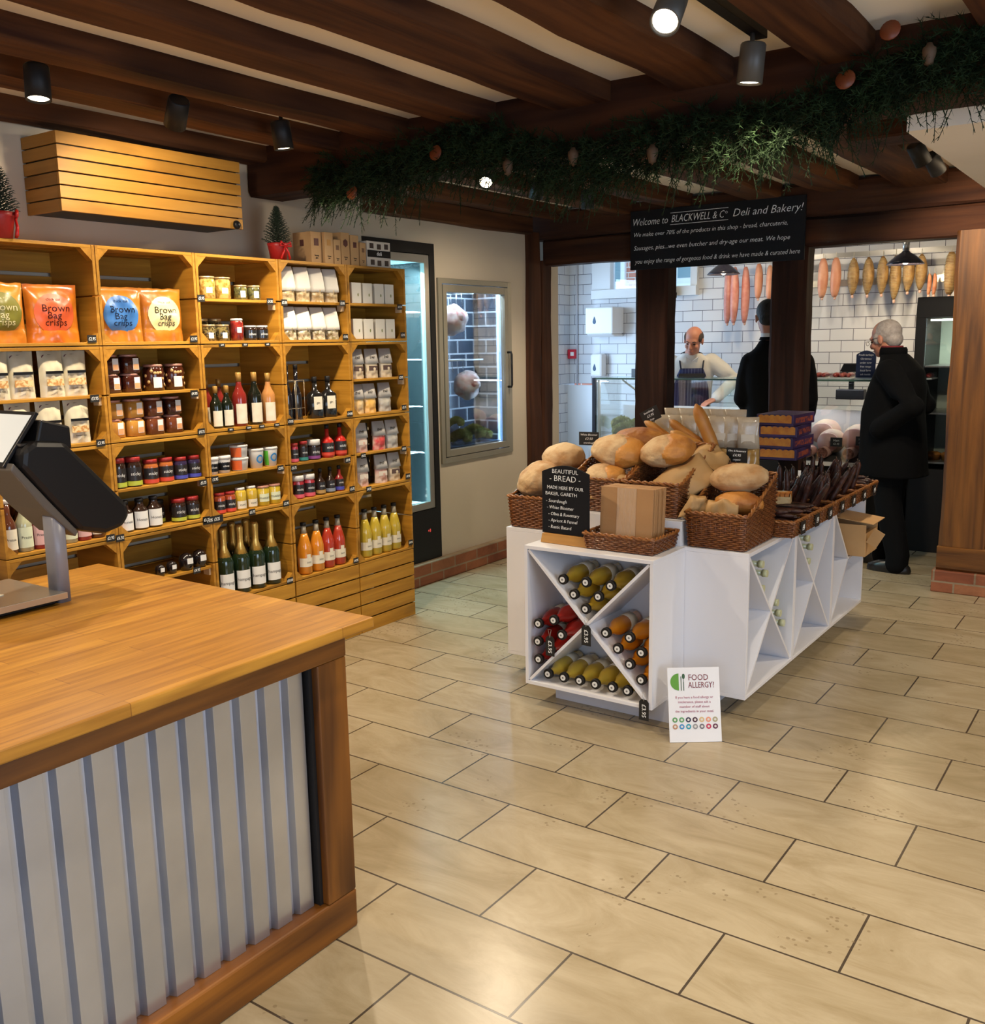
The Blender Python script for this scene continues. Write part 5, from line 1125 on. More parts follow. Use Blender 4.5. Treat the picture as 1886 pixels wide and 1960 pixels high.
# dried sausages
SAUS = mat('dark_dried_sausage', (0.018, 0.006, 0.004), 0.45, col2=(0.075, 0.022, 0.012), ns=30, bump=0.5, bs=40)
def make_stick():
    t = thing('dried_sausage', cat='sausage')
    MB().tube([(0, 0, 0), (0.010, 0.002, 0.0), (0.07, 0.008, 0.003), (0.14, 0.006, 0.002), (0.20, -0.006, 0), (0.215, -0.008, 0)], [0.003, 0.010, 0.0125, 0.0125, 0.010, 0.003], 8).build('casing', SAUS, t)
    MB().tube([(0.213, -0.008, 0), (0.226, -0.014, 0.004)], 0.002, 4).build('tied_end', mat('string_end', (0.10, 0.06, 0.04), 0.8), t)
    return t
rnd = random.Random(3)
for i in range(7):
    y0 = 4.135+0.206*i
    wh = ['nearest', 'second', 'third', 'fourth', 'fifth', 'sixth', 'farthest'][i]
    for k in range(12):
        if i in (2, 3, 4, 5):      # bundles standing and fanned
            put('stick', make_stick, (-1.60+0.020*k, y0+0.032+0.135*((k*5) % 12)/11, ZI+0.012), 'dark dried sausage standing in the bunch, %s small basket' % wh, 'dried sausages in the %s small basket' % wh, rot=(rnd.uniform(-.2, .2), R(-58-rnd.uniform(0, 34)), rnd.uniform(-.5, .5)), sc=(rnd.uniform(0.85, 1.1), 1.15, 1.15))
        else:
            put('stick', make_stick, (-1.60+0.05*rnd.random(), y0+0.032+0.040*(k % 4)+0.008*(k//4), ZI+0.022+0.026*(k//4)), 'dark dried sausage lying flat in the %s small basket' % wh, 'dried sausages in the %s small basket' % wh, rot=(0, R(rnd.uniform(-9, 0)), rnd.uniform(-.12, .12)), sc=(1.1, 1.2, 1.1))
# ---- bread
FLOURY = mat('floury_crust', (0.56, 0.38, 0.20), 0.85, col2=(0.38, 0.18, 0.055), ns=11, lo=0.42, hi=0.68, bump=0.9, bs=26)
CRUST = mat('golden_crust', (0.52, 0.22, 0.040), 0.55, col2=(0.24, 0.07, 0.012), ns=10, lo=0.40, hi=0.66, bump=0.9, bs=24)
BAGU = mat('baguette_crust', (0.40, 0.145, 0.020), 0.5, col2=(0.52, 0.25, 0.055), ns=10, lo=0.4, hi=0.7, bump=0.4, bs=20)
def make_loaf(rx, ry, rz, seed, split=True, m1=FLOURY, m2=CRUST):
    def f():
        t = thing('loaf', cat='bread')
        def fn(d):
            q = 1+0.06*noise.noise(d*2.2+Vector((seed, 0, 0)))+0.02*noise.noise(d*7+Vector((seed, 1, 0)))
            if split: q -= 0.055*math.exp(-((d.x-0.18-0.12*math.sin(d.y*5+seed))/0.07)**2)*(1 if d.z > -0.2 else 0)
            return q
        b = MB().ell((0, 0, 0), (rx, ry, rz), 80, 48, None, fn)
        if split:
            # the burst seam divides floury skin from the baked golden side
            A = MB(); B = MB()
            for f2, sm in zip(b.f, b.sm):
                c = sum((b.v[i] for i in f2), Vector())/len(f2); tgt = B if c.x/rx > 0.18+0.12*math.sin(c.y/ry*5+seed) else A
                o = len(tgt.v); tgt.v += [b.v[i] for i in f2]; tgt.f.append(list(range(o, o+len(f2)))); tgt.sm.append(True)
            A.build('floury_side', m1, t); B.build('golden_side', m2, t)
        else: b.build('crust', m1, t)
        return t
    return f
def bread(key, mk, x, y, z, lab, rot=(0, 0, 0)): return put(key, mk, (x, y, z), lab, 'loaves of bread on the island', rot=rot)
bread('bA', make_loaf(0.105, 0.125, 0.082, 1, False), -2.465, 3.90, 0.945, 'large floury loaf in the left basket, front', (0.15, -0.5, 0.2))
bread('bB', make_loaf(0.10, 0.11, 0.068, 2, False), -2.43, 4.075, 1.035, 'large floury loaf behind, at the top of the left basket', (0.1, 0.1, -0.4))
bread('bC', make_loaf(0.135, 0.11, 0.072, 3), -2.085, 4.00, 1.088, 'round loaf half floury half golden, left of two on top', (0.25, 0.12, 0.2))
bread('bD', make_loaf(0.125, 0.11, 0.070, 4, True, FLOURY, CRUST), -1.845, 4.00, 1.104, 'round golden loaf with burst crust, right of two on top', (0.2, -0.15, 0.1))
bread('bE', make_loaf(0.13, 0.09, 0.06, 5, False, CRUST), -2.075, 4.19, 1.125, 'golden loaf peeping over behind the left top loaf', (0, 0, 0.4))
bread('bF', make_loaf(0.095, 0.09, 0.055, 6, True), -2.105, 3.90, 0.985, 'small golden loaf tucked below the top left loaf', (0.3, 0, 0.3))
bread('bG', make_loaf(0.128, 0.085, 0.062, 7, False, FLOURY), -1.505, 3.99, 1.005, 'oval loaf resting on the right corner basket', (0.1, -0.1, 0.05))
bread('bH', make_loaf(0.105, 0.08, 0.05, 8, False, CRUST), -1.48, 3.93, 0.905, 'loaf underneath the oval loaf in the right corner basket', (0, 0, 0.1))
def make_bag(L, r, seed):
    def f():
        t = thing('baguette', cat='bread'); pts = []; rr = []
        for k in range(13):
            v = k/12; pts.append((0.004*math.sin(v*5+seed), 0.004*math.sin(v*3), L*v)); rr.append(max(0.005, r*(1-abs(2*v-1)**4)**0.5*(0.86+0.14*v)*(1+0.04*math.sin(v*18))))
        MB().tube(pts, rr, 14).build('crust', BAGU, t); return t
    return f
put('bag1', make_bag(0.31, 0.033, 0), (-1.735, 4.33, 1.005), 'baguette sticking up highest behind the loaves', 'baguettes', rot=(0.05, -0.35, 0.2))
put('bag2', make_bag(0.24, 0.032, 1), (-1.74, 4.30, 1.05), 'baguette leaning low beside the upright one', 'baguettes', rot=(0.1, -1.05, 0.3))
put('bag3', make_bag(0.20, 0.024, 2), (-1.83, 4.36, 1.10), 'short baguette end behind the right top loaf', 'baguettes', rot=(0.0, -1.0, 0.1))
put('bag4', make_bag(0.20, 0.022, 3), (-1.93, 4.30, 1.11), 'small baguette end left of the others', 'baguettes', rot=(0.0, -1.1, 0.0))
# kraft wraps
KRP = mat('kraft_paper', (0.50, 0.30, 0.12), 0.65, col2=(0.44, 0.25, 0.09), ns=6, bump=0.25, bs=9)
def make_wrap(w, h, curl, seed, fold=0.5):
    """a creased sheet: curled across, folded once, corners lifting"""
    def f():
        t = thing('paper_wrap', cat='paper wrap'); m = MB(); vs = []; fs = []; n, k = 18, 14
        for j in range(k+1):
            v = j/k*2-1
            for i in range(n+1):
                u = i/n*2-1; a = u*curl
                x = (w/2)*math.sin(a)/max(curl, 0.01)*1.0; z = (w/2)*(math.cos(a)-1)/max(curl, 0.01)
                z += -fold*h*0.5*abs(v-0.15)**1.3+0.028*noise.noise(Vector((u*1.6, v*1.6, seed)))+0.010*abs(noise.noise(Vector((u*4, v*4, seed+5))))
                vs.append((x, v*h/2*(1-0.18*u*v*math.sin(seed)), z))
        for j in range(k):
            for i in range(n): a = j*(n+1)+i; fs.append((a, a+1, a+n+2, a+n+1))
        o = m.add(vs, fs, True).build('paper_sheet', KRP, t); s = o.modifiers.new('thick', 'SOLIDIFY'); s.thickness = 0.001; return t
    return f
put('w1', make_wrap(0.22, 0.26, 0.9, 1, 0.3), (-1.735, 3.93, 1.020), 'kraft paper sheet hanging out of the middle basket to the right', 'kraft paper wraps', rot=(0.55, 0.55, -0.35))
put('w2', make_wrap(0.22, 0.20, 1.1, 2, 0.2), (-1.70, 4.13, 1.095), 'kraft paper sheet behind the right top loaf', 'kraft paper wraps', rot=(0.3, 0.15, 0.2))
put('w3', make_wrap(0.15, 0.12, 0.7, 3, 0.9), (-1.515, 3.815, 0.915), 'crumpled kraft paper in front of the oval loaf', 'kraft paper wraps', rot=(0.75, 0.0, 0.15))
put('w4', make_wrap(0.10, 0.12, 0.6, 4, 1.0), (-1.610, 3.83, 0.915), 'pointed kraft paper corner at the basket\'s left side', 'kraft paper wraps', rot=(0.9, 0.5, 0.6))
put('w5', make_wrap(0.16, 0.12, 0.6, 5, 0.4), (-2.055, 3.825, 0.965), 'kraft paper edge under the small golden loaf', 'kraft paper wraps', rot=(0.9, 0.0, 0.1))
# kraft bags with film windows
FILM = glassmat('crinkled_film', (0.96, 0.95, 0.92), 0.10, 0.12)
def make_pbag():
    t = thing('paper_bag', cat='paper bag'); MB().box(-0.122, 0.122, 0, 0.009, 0, 0.245).build('bag_body', mat('kraft_bag_paper', (0.42, 0.23, 0.095), 0.6, col2=(0.37, 0.19, 0.075), ns=5, bump=0.3, bs=9), t, 0.002)
    MB().box(-0.045, 0.045, -0.0012, -0.0004, 0.012, 0.243).build('film_window', mat('shiny_film_strip', (0.50, 0.33, 0.20), 0.18, coat=0.8, bump=0.6, bs=22, bstretch=(3, 1, 0.4)), t); return t
for i in range(9):
    put('pbag', make_pbag, (-1.838+0.004*random.uniform(-1, 1), 3.582+0.0135*i, ZI+0.012), 'kraft paper bag with film window in the upright stack, '+(['frontmost', 'second from front', 'third from front', 'fourth from front', 'middle one', 'sixth from front', 'seventh from front', 'second from back', 'backmost'][i]), 'kraft paper bags in the tray', rot=(R(-4), 0, random.uniform(-.02, .02)), sc=(1, 1, 1+0.02*random.random()))
# cellophane cracker bags
def make_cracker():
    t = thing('cracker_bag', cat='cracker bag'); w, h, d = 0.105, 0.285, 0.05
    pillow(w, h*0.52, d, None, 0.004, 7, crump=0.12).build('crackers', glossy('golden_crackers', (0.46, 0.28, 0.09), 0.3, 0.5, col2=(0.34, 0.19, 0.05), ns=40), t)
    MB().loft([((0, 0, h*0.48), (0, 1, 0), w*0.50, (1, 0, 0), d*0.44), ((0.0, 0, h*0.72), (0, 1, 0), w*0.47, (1, 0, 0), d*0.24), ((0.006, 0.004, h*0.9), (0, 1, 0), w*0.46, (1, 0, 0), d*0.12), ((0.0, 0, h), (0, 1, 0), w*0.50, (1, 0, 0), 0.004)], 18, pw=3).build('clear_top', mat('frosted_cellophane', (0.46, 0.37, 0.26), 0.25, coat=0.6, col2=(0.56, 0.47, 0.35), ns=14, bump=0.6, bs=18, sss=0.0), t)
    MB().box(d*0.30, d*0.30+0.0015, -w*0.3, w*0.3, h*0.50, h*0.72).build('printed_strip', mat('pale_print_strip', (0.62, 0.55, 0.44), 0.4), t)
    return t
for i in range(7):
    put('crk', make_cracker, (-2.06+0.072*i, 4.44+0.012*(i % 2), 0.943), 'cellophane bag of golden crackers in the row, '+ordw(i, 7), 'cellophane cracker bags', rot=(R(2), 0, R(-90)+0.25))
for i in range(5):
    put('crk', None, (-2.05+0.080*i, 4.52, 0.943), 'cellophane cracker bag in the back row, '+ordw(i, 5), 'cellophane cracker bags', rot=(R(0), 0, R(-90)+0.2), sc=(1, 1, 1.10))
# snack boxes, purple, and orange tray
PUR = mat('purple_card', (0.06, 0.035, 0.13), 0.4, col2=(0.035, 0.02, 0.07), ns=9); ORN = mat('orange_scalloped_card', (0.62, 0.25, 0.03), 0.5, col2=(0.45, 0.13, 0.02), ns=25)
t = thing('display_riser', 'dark low riser under the stack of purple boxes', 'riser', (-1.90, 5.00, 0.834))
MB().box(0, 0.225, 0, 0.34, 0, 0.125).build('riser_body', BLACKM, t, 0.003)
def make_pbox():
    t = thing('snack_box', cat='box'); MB().box(-0.10, 0.10, -0.15, 0.15, 0, 0.058).build('box_body', PUR, t, 0.002)
    m = MB(); m.box(0.1002, 0.1012, -0.12, 0.12, 0.012, 0.040).build('orange_print', mat('orange_red_print', (0.42, 0.09, 0.04), 0.5, col2=(0.08, 0.03, 0.08), ns=50, lo=0.45, hi=0.55), t)
    m = MB()
    pts = []
    for i in range(19): pts.append((-0.09+0.01*i, 0.050+0.007*abs(math.sin(i*math.pi/3))))
    m.prism([(-0.09, 0.014)]+[(x, z) for x, z in pts]+[(0.09, 0.014)], -0.1513, -0.1503, 'y').build('scalloped_panel', ORN, t); return t
for i in range(4): put('pbox', make_pbox, (-1.695, 5.16, 0.9600+0.060*i), 'purple snack box in the stack behind the cracker bags, '+['lowest', 'second from bottom', 'third from bottom', 'topmost'][i], 'purple snack boxes', rz=0.12*(-1)**i*0.5)
m = thing('biscuit_tray', 'open orange tray of biscuits in front of the purple boxes', 'tray', (-1.50, 4.46, ZI+0.10), 0.25)
MB().box(-0.07, 0.07, -0.05, 0.05, 0, 0.004).box(-0.07, 0.07, -0.05, -0.046, 0.004, 0.036).box(-0.07, 0.07, 0.046, 0.05, 0.004, 0.05).box(-0.07, -0.066, -0.046, 0.046, 0.004, 0.05).box(0.066, 0.07, -0.046, 0.046, 0.004, 0.05).build('tray_card', mat('cream_and_orange_card', (0.62, 0.45, 0.22), 0.5, col2=(0.50, 0.18, 0.03), ns=18, lo=0.45, hi=0.55), m)
for i in range(6): MB().box(-0.009, 0.009, -0.04, 0.04, 0.005, 0.046, Matrix.Translation((-0.052+i*0.021, 0, 0))).build('biscuit_pack', ORN, m)
t = thing('black_riser', 'black wire riser under the orange biscuit tray', 'riser', (-1.60, 4.39, ZI+0.001))
for x in (0.01, 0.19):
    for y in (0.01, 0.13): MB().tube([(x, y, 0), (x, y, 0.095)], 0.003, 6).build('leg', BLACKM, t)
MB().box(0, 0.2, 0, 0.14, 0.0955, 0.0985).build('riser_top', BLACKM, t)
# price cards on wire pins
def make_card(lines):
    def f():
        t = thing('price_card', cat='price tag'); MB().box(-0.052, 0.052, 0, 0.0015, 0, 0.066).build('card', TAG, t)
        for k, (s, q) in enumerate(lines): text(s, q, CHALK, (0, -0.0008, 0.052-0.020*k), FACE_Y, t, shear=0.2)
        MB().tube([(0, 0.003, 0.03), (0, 0.004, -0.16)], 0.0012, 5).build('wire_pin', STEEL, t); return t
    return f
put('card1', make_card((('White Bloomer', 0.014), ('£2.50', 0.018), ('sourdough', 0.013))), (-2.36, 4.20, 1.085), 'black price card standing in the left basket', 'black price cards in the bread', rz=0.15)
put('card2', make_card((('Olive & Rosemary', 0.012), ('£4.95', 0.018), ('organic', 0.013))), (-1.62, 4.26, 1.035), 'black price card in front of the cracker bags', 'black price cards in the bread', rz=-0.1)
put('card3', make_card((('Sourdough', 0.014), ('£3.95', 0.018), ('large', 0.013))), (-2.06, 4.30, 1.205), 'tilted black price card in front of the slim post', 'black price cards in the bread', rot=(0.1, -0.45, -0.1))
# chalkboards
def arch(w, h, b=0.03, n=14):
    pts = [(-w/2, 0), (w/2, 0), (w/2, h-b)]
    for i in range(1, n): a = i/n; pts.append((w/2-w*a, h-b+b*math.sin(math.pi*a)))
    return pts+[(-w/2, h-b)]
t = thing('bread_chalkboard', 'arched chalkboard reading Beautiful Bread on a wooden foot', 'sign', (-2.108, 3.548, ZI+0.001), -0.06)
MB().prism([(-0.122, 0), (0.122, 0), (0.112, 0.042), (-0.112, 0.042)], -0.018, 0.018, 'y').build('wooden_foot', wood('foot_pine_along_x', (0.38, 0.17, 0.04), (0.52, 0.27, 0.07), 'x', 0.5), t, 0.002)
MB().prism([(x, z+0.0425) for x, z in arch(0.242, 0.300)], -0.004, 0.004, 'y').build('board', BLACKB, t, 0.001)
for s, z, q, x in (('BEAUTIFUL', 0.316, 0.026, 0), ('- BREAD -', 0.285, 0.036, 0), ('MADE HERE BY OUR', 0.245, 0.0215, 0), ('BAKER, GARETH', 0.218, 0.0215, -0.02), ('- Sourdough', 0.186, 0.021, -0.045), ('- White Bloomer', 0.158, 0.021, -0.025),
                   ('- Olive & Rosemary', 0.129, 0.021, -0.008), ('- Apricot & Fennel', 0.101, 0.021, -0.012), ('- Rustic Batard', 0.072, 0.021, -0.028)):
    text(s, q, CHALK, (x, -0.0048, z), FACE_Y, t, thin=0.012, shear=0.12 if q < 0.0213 else 0.0, xs=0.95 if len(s) > 14 else 1.05)
t = thing('welcome_chalkboard', 'long black chalkboard of welcome writing on the timber beam', 'sign', (-2.655, 6.435, 2.085))
MB().box(-0.622, 0.622, 0, 0.018, 0, 0.405).build('board', BLACKB, t, 0.002)
for s, z, q, x, w in (('Welcome to', 0.325, 0.070, -0.472, 0.265), ('BLACKWELL & C', 0.328, 0.070, -0.118, 0.385), ('Deli and Bakery!', 0.330, 0.072, 0.368, 0.470), ('We make over 70% of the products in this shop - bread, charcuterie,', 0.240, 0.042, -0.045, 1.10),
                       ('Sausages, pies...we even butcher and dry-age our meat. We hope', 0.148, 0.044, -0.035, 1.12), ('you enjoy the range of gorgeous food & drink we have made & curated here', 0.055, 0.044, 0.005, 1.18)):
    text(s, q, CHALK, (x, -0.0008, z), FACE_Y, t, shear=0.28, fit=w, thin=0.012)
text('o', 0.036, CHALK, (0.092, -0.0008, 0.343), FACE_Y, t, thin=0.012)
MB().box(-0.315, 0.105, -0.0015, -0.0005, 0.290, 0.293).box(-0.315, 0.105, -0.0015, -0.0005, 0.368, 0.371).build('underline', CHALK, t)
# food allergy board on the floor
t = thing('allergy_sign', 'white food allergy notice leaning against the white island on the floor', 'sign', (-1.4575, 3.4675, 0.001), math.atan2(0.121, 0.169))
M = Matrix.Rotation(R(-16), 4, 'X')
PINK = mat('printed_text_pink', (0.45, 0.16, 0.22), 0.6); MAR = mat('printed_maroon', (0.20, 0.035, 0.045), 0.6); GRN = mat('printed_green', (0.10, 0.30, 0.03), 0.6)
sg = thing('printed_board'); sg.parent = t; sg.rotation_euler = (R(-16), 0, 0)
bpy.data.objects.remove(sg)
def tiltchild(o): o.matrix_local = M @ Matrix.Translation(o.location) @ o.rotation_euler.to_matrix().to_4x4(); return o
tiltchild(MB().box(-0.105, 0.105, 0, 0.004, 0, 0.297).build('board', mat('white_sign_card', (0.74, 0.74, 0.77), 0.4), t, 0.001))
tiltchild(text('FOOD', 0.034, MAR, (-0.022, -0.0008, 0.256), FACE_Y, t, align='LEFT', xs=0.85)); tiltchild(text('ALLERGY?', 0.034, MAR, (-0.022, -0.0008, 0.226), FACE_Y, t, align='LEFT', xs=0.70))
for k, s in enumerate(('If you have a food allergy or', 'intolerance, please ask a', 'member of staff about', 'the ingredients in your meal.')): tiltchild(text(s, 0.0135, PINK, (0, -0.0008, 0.178-0.0185*k), FACE_Y, t))
tiltchild(MB().prism([(-0.060+0.034*math.cos(math.pi/2+math.pi*i/14), 0.240+0.034*math.sin(math.pi/2+math.pi*i/14)) for i in range(15)], -0.0012, -0.0004, 'y').build('green_plate', GRN, t))
tiltchild(MB().box(-0.052, -0.049, -0.0012, -0.0004, 0.205, 0.262).box(-0.042, -0.039, -0.0012, -0.0004, 0.205, 0.240).prism([(-0.0405+0.006*math.cos(a*0.5236), 0.262+0.011*math.sin(a*0.5236)) for a in range(12)], -0.0012, -0.0004, 'y').box(-0.0415, -0.0395, -0.0012, -0.0004, 0.24, 0.255).build('cutlery_print', mat('printed_dark_green', (0.03, 0.09, 0.035), 0.6), t))
ics = [(0.10, 0.30, 0.10), (0.10, 0.32, 0.12), (0.02, 0.015, 0.05), (0.05, 0.01, 0.03), (0.62, 0.45, 0.22), (0.75, 0.30, 0.18), (0.35, 0.33, 0.20), (0.45, 0.24, 0.14), (0.05, 0.25, 0.55), (0.02, 0.30, 0.42), (0.28, 0.28, 0.30), (0.16, 0.15, 0.18), (0.50, 0.02, 0.08), (0.10, 0.01, 0.05)]
for i, c in enumerate(ics):
    x = -0.081+0.027*(i % 7); z = 0.089-0.027*(i//7)
    tiltchild(MB().prism([(x+0.0105*math.cos(math.pi*k/8), z+0.0105*math.sin(math.pi*k/8)) for k in range(16)], -0.0012, -0.0004, 'y').build('allergen_icon', mat('icon_%d' % i, c, 0.6), t))
    tiltchild(MB().prism([(x+0.005*math.cos(math.pi*k/4), z+0.005*math.sin(math.pi*k/4)) for k in range(8)], -0.0018, -0.0013, 'y').build('icon_mark', mat('icon_pale', (0.66, 0.64, 0.62), 0.6), t))

# ================================================================== fir garland over the cross beam
rnd = random.Random(11)
t = thing('fir_garland', 'dark fir garland draped along the ceiling\'s cross beam', 'garland', (0, 0, 0))
gm = mat('fir_needles', (0.005, 0.012, 0.003), 0.8, spec=0.2, col2=(0.014, 0.032, 0.009), ns=12)
m = MB(); X0, X1 = -3.42, 0.3
def gz(x): return 2.36+0.05*math.sin((x+3.2)*3.1)+0.025*math.sin(x*7)+(0.07*max(0, (x+1.0)))
for i in range(2700):
    x = X0+(X1-X0)*(i+rnd.random())/2700; a = rnd.uniform(0, 2*math.pi); z0 = gz(x)
    dn = rnd.random() < 0.55
    base = Vector((x, 3.44, z0+rnd.uniform(-0.10, 0.06)))
    L = rnd.uniform(0.08, 0.17)
    d = Vector((rnd.uniform(-0.7, 0.7), rnd.uniform(-1.0, -0.05), rnd.uniform(-1.25, 0.1) if dn else rnd.uniform(-0.5, 0.7))).normalized()
    if x < -3.30: L *= 0.6
    u = d.orthogonal().normalized(); w = d.cross(u)
    for k in range(20):
        q = k/20; p = base+d*L*q+Vector((0, 0, -0.35*L*q*q)); ph = k*2.4; s = 0.026*(1.1-0.5*q)
        tip = p+(u*math.cos(ph)+w*math.sin(ph))*s+d*s*0.75; sd = d.cross(tip-p).normalized()*0.0019
        m.add([p-sd, p+sd, tip], [(0, 1, 2)])
    m.tube([base, base+d*L*0.5+Vector((0, 0, -0.09*L)), base+d*L+Vector((0, 0, -0.35*L))], 0.0014, 3)
m.build('fir_sprigs', gm, t, kind='stuff')
MB().tube([(X0+(X1-X0)*k/40, 3.452, gz(X0+(X1-X0)*k/40)) for k in range(41)], 0.012, 6).build('garland_rope', mat('rope_core', (0.02, 0.025, 0.012), 0.9), t)
for i, (x, dz, c) in enumerate([(-3.10, -0.10, 'a'), (-2.62, -0.04, 'a'), (-1.95, -0.02, 'b'), (-0.95, 0.02, 'a'), (-0.82, 0.10, 'a'), (-0.70, -0.02, 'b'), (-1.62, -0.08, 'b'), (-2.25, -0.09, 'b')]):
    if c == 'a': MB().lathe([(0.0, -0.003), (0.030, -0.003), (0.032, 0), (0.030, 0.003), (0.0, 0.003)], 16, Matrix.Translation((x, 3.36, gz(x)+dz)) @ Matrix.Rotation(R(80), 4, 'X')).build('dried_orange_slice', mat('dried_orange', (0.16, 0.04, 0.01), 0.4, col2=(0.16, 0.03, 0.01), ns=30), t)
    else: MB().ell((x, 3.35, gz(x)+dz), (0.020, 0.020, 0.034), 12, 9, None, lambda d: 1+0.15*math.sin(d.z*16)).build('pine_cone', mat('pine_cone_scales', (0.09, 0.05, 0.025), 0.7), t)
# ================================================================== drinks fridge set in the left wall
SILV = mat('brushed_silver_frame', (0.50, 0.47, 0.42), 0.35, metal=0.7)
t = thing('drinks_fridge', 'tall black drinks fridge with glowing turquoise interior beside the crates', 'fridge', (XN, 4.405, 0.152))
IW = mat('fridge_white_liner', (0.70, 0.86, 0.90), 0.4)
m = MB().box(-0.60, -0.58, 0.02, 0.71, 0.36, 1.98).box(-0.58, -0.03, 0.012, 0.03, 0.36, 1.98).box(-0.58, -0.03, 0.70, 0.718, 0.36, 1.98).box(-0.58, -0.03, 0.03, 0.70, 0.36, 0.375).box(-0.58, -0.03, 0.03, 0.70, 1.965, 1.98)
m.build('inner_liner', IW, t)
m = MB().box(-0.62, 0.012, 0.0, 0.732, 0.0, 0.345).box(-0.62, 0.012, 0.0, 0.732, 2.01, 2.080).box(-0.62, 0.012, 0.680, 0.732, 0.345, 2.01).box(-0.62, 0.012, 0.0, 0.010, 0.345, 2.01)
m.build('black_cabinet', BLACKM, t, 0.003)
MB().box(-0.03, 0.006, 0.012, 0.05, 0.348, 2.005).box(-0.03, 0.006, 0.630, 0.678, 0.348, 2.005).box(-0.03, 0.006, 0.05, 0.630, 0.348, 0.395).box(-0.03, 0.006, 0.05, 0.630, 1.955, 2.005).build('door_frame', SILV, t, 0.002)
MB().box(-0.012, -0.008, 0.05, 0.630, 0.395, 1.955).build('glass_door', GLASS, t)
for k in range(4):
    m = MB(); z = 0.72+0.31*k
    for q in range(9): m.tube([(-0.54+0.055*q, 0.032, z), (-0.54+0.055*q, 0.698, z)], 0.003, 5)
    for yy in (0.05, 0.36, 0.68): m.tube([(-0.55, yy, z-0.004), (-0.08, yy, z-0.004)], 0.004, 5)
    m.build('wire_shelf', mat('white_wire', (0.7, 0.75, 0.78), 0.4), t)
LED = mat('led_tube_lit', (0.8, 0.95, 1.0), 0.4, emis=(0.45, 0.90, 1.0), es=2.6)
MB().box(-0.06, -0.045, 0.675, 0.690, 0.42, 1.93).build('light_tube', LED, t)
text('+3', 0.03, mat('red_digits', (0.4, 0.03, 0.03), 0.5, emis=(1, 0.1, 0.08), es=0.8), (0.0125, 0.60, 0.20), FACE_X, t)
area('fridge_light', (XN-0.10, 4.75, 2.08), (-0.35, 0, -1), 0.5, 0.05, 130, (0.40, 0.84, 1.0))
area('fridge_light_low', (XN-0.06, 5.09, 1.3), (-0.8, -0.6, 0), 0.04, 1.5, 170, (0.40, 0.82, 1.0))
# ================================================================== meat cabinet window
t = thing('meat_cabinet', 'grey framed glass door of the dry ageing meat cabinet in the wall', 'meat cabinet', (XN, 5.165, 0.785))
GF = mat('grey_green_frame', (0.30, 0.27, 0.21), 0.4, metal=0.3)
m = MB().box(-0.02, 0.016, 0, 0.040, 0, 1.235).box(-0.02, 0.016, 0.815, 0.862, 0, 1.235).box(-0.02, 0.016, 0.040, 0.815, 0, 0.038).box(-0.02, 0.016, 0.040, 0.815, 1.200, 1.235)
m.build('outer_frame', GF, t, 0.002)
m = MB().box(-0.016, 0.020, 0.045, 0.085, 0.044, 1.194).box(-0.016, 0.020, 0.770, 0.810, 0.044, 1.194).box(-0.016, 0.020, 0.085, 0.770, 0.044, 0.088).box(-0.016, 0.020, 0.085, 0.770, 1.146, 1.194)
m.build('door_frame', GF, t, 0.002)
MB().box(-0.002, 0.002, 0.085, 0.770, 0.088, 1.146).build('glass_door', GLASS, t)
MB().tube([(0.02, 0.80, 0.735), (0.05, 0.80, 0.735), (0.055, 0.80, 0.72), (0.055, 0.80, 0.50), (0.05, 0.80, 0.485), (0.02, 0.80, 0.485)], 0.008, 8).build('handle', BLACKM, t)
DT = brickmat('dark_slate_tiles', (0.045, 0.06, 0.085), (0.065, 0.075, 0.10), (0.55, 0.58, 0.62), 0.2, 0.1, 0.006, 'yz', (0.02, 0.03), rough=0.2)
MB().box(-0.32, -0.30, 0.02, 1.06, 0.02, 1.22).build('tiled_back', DT, t)
DTX = brickmat('dark_slate_tiles_side', (0.045, 0.06, 0.085), (0.065, 0.075, 0.10), (0.55, 0.58, 0.62), 0.2, 0.1, 0.006, 'xz', (0.02, 0.03), rough=0.2)
BLU = mat('blue_grey_lining', (0.16, 0.26, 0.42), 0.25)
MB().box(-0.299, -0.252, 1.04, 1.06, 0.02, 1.22).box(-0.299, -0.022, 0.02, 0.035, 0.02, 1.22).build('side_lining', BLU, t)
MB().box(-0.25, -0.022, 0.812, 0.832, 0.02, 1.22).build('tiled_side', DTX, t)
MB().box(-0.299, -0.022, 0.036, 0.811, 0.02, 0.03).box(-0.299, -0.252, 0.812, 1.04, 0.02, 0.03).build('cabinet_floor', IW, t)
MB().box(-0.299, -0.022, 0.036, 0.811, 1.21, 1.22).box(-0.299, -0.252, 0.812, 1.04, 1.21, 1.22).build('cabinet_roof', BLACKM, t)
MB().box(-0.075, -0.030, 0.8055, 0.8115, 0.05, 1.19).build('light_tube', mat('cabinet_tube_lit', (0.8, 0.9, 1), 0.4, emis=(0.16, 0.42, 1.0), es=1.6), t)
WR = mat('white_coated_wire', (0.70, 0.76, 0.78), 0.4)
area('cabinet_light', (XN-0.06, 5.58, 1.975), (-0.35, 0, -1), 0.6, 0.05, 12, (0.60, 0.80, 1.0))
area('cabinet_light_side', (XN-0.05, 5.955, 1.4), (-0.6, -1, 0), 0.03, 1.1, 5, (0.45, 0.70, 1.0))
FAT = mat('white_fat', (0.72, 0.62, 0.58), 0.45, col2=(0.66, 0.36, 0.32), ns=16, lo=0.45, hi=0.65, bump=0.4, bs=14); FLESH = mat('pink_meat', (0.58, 0.20, 0.17), 0.4, col2=(0.70, 0.50, 0.46), ns=22, lo=0.5, hi=0.62, bump=0.3, bs=14)
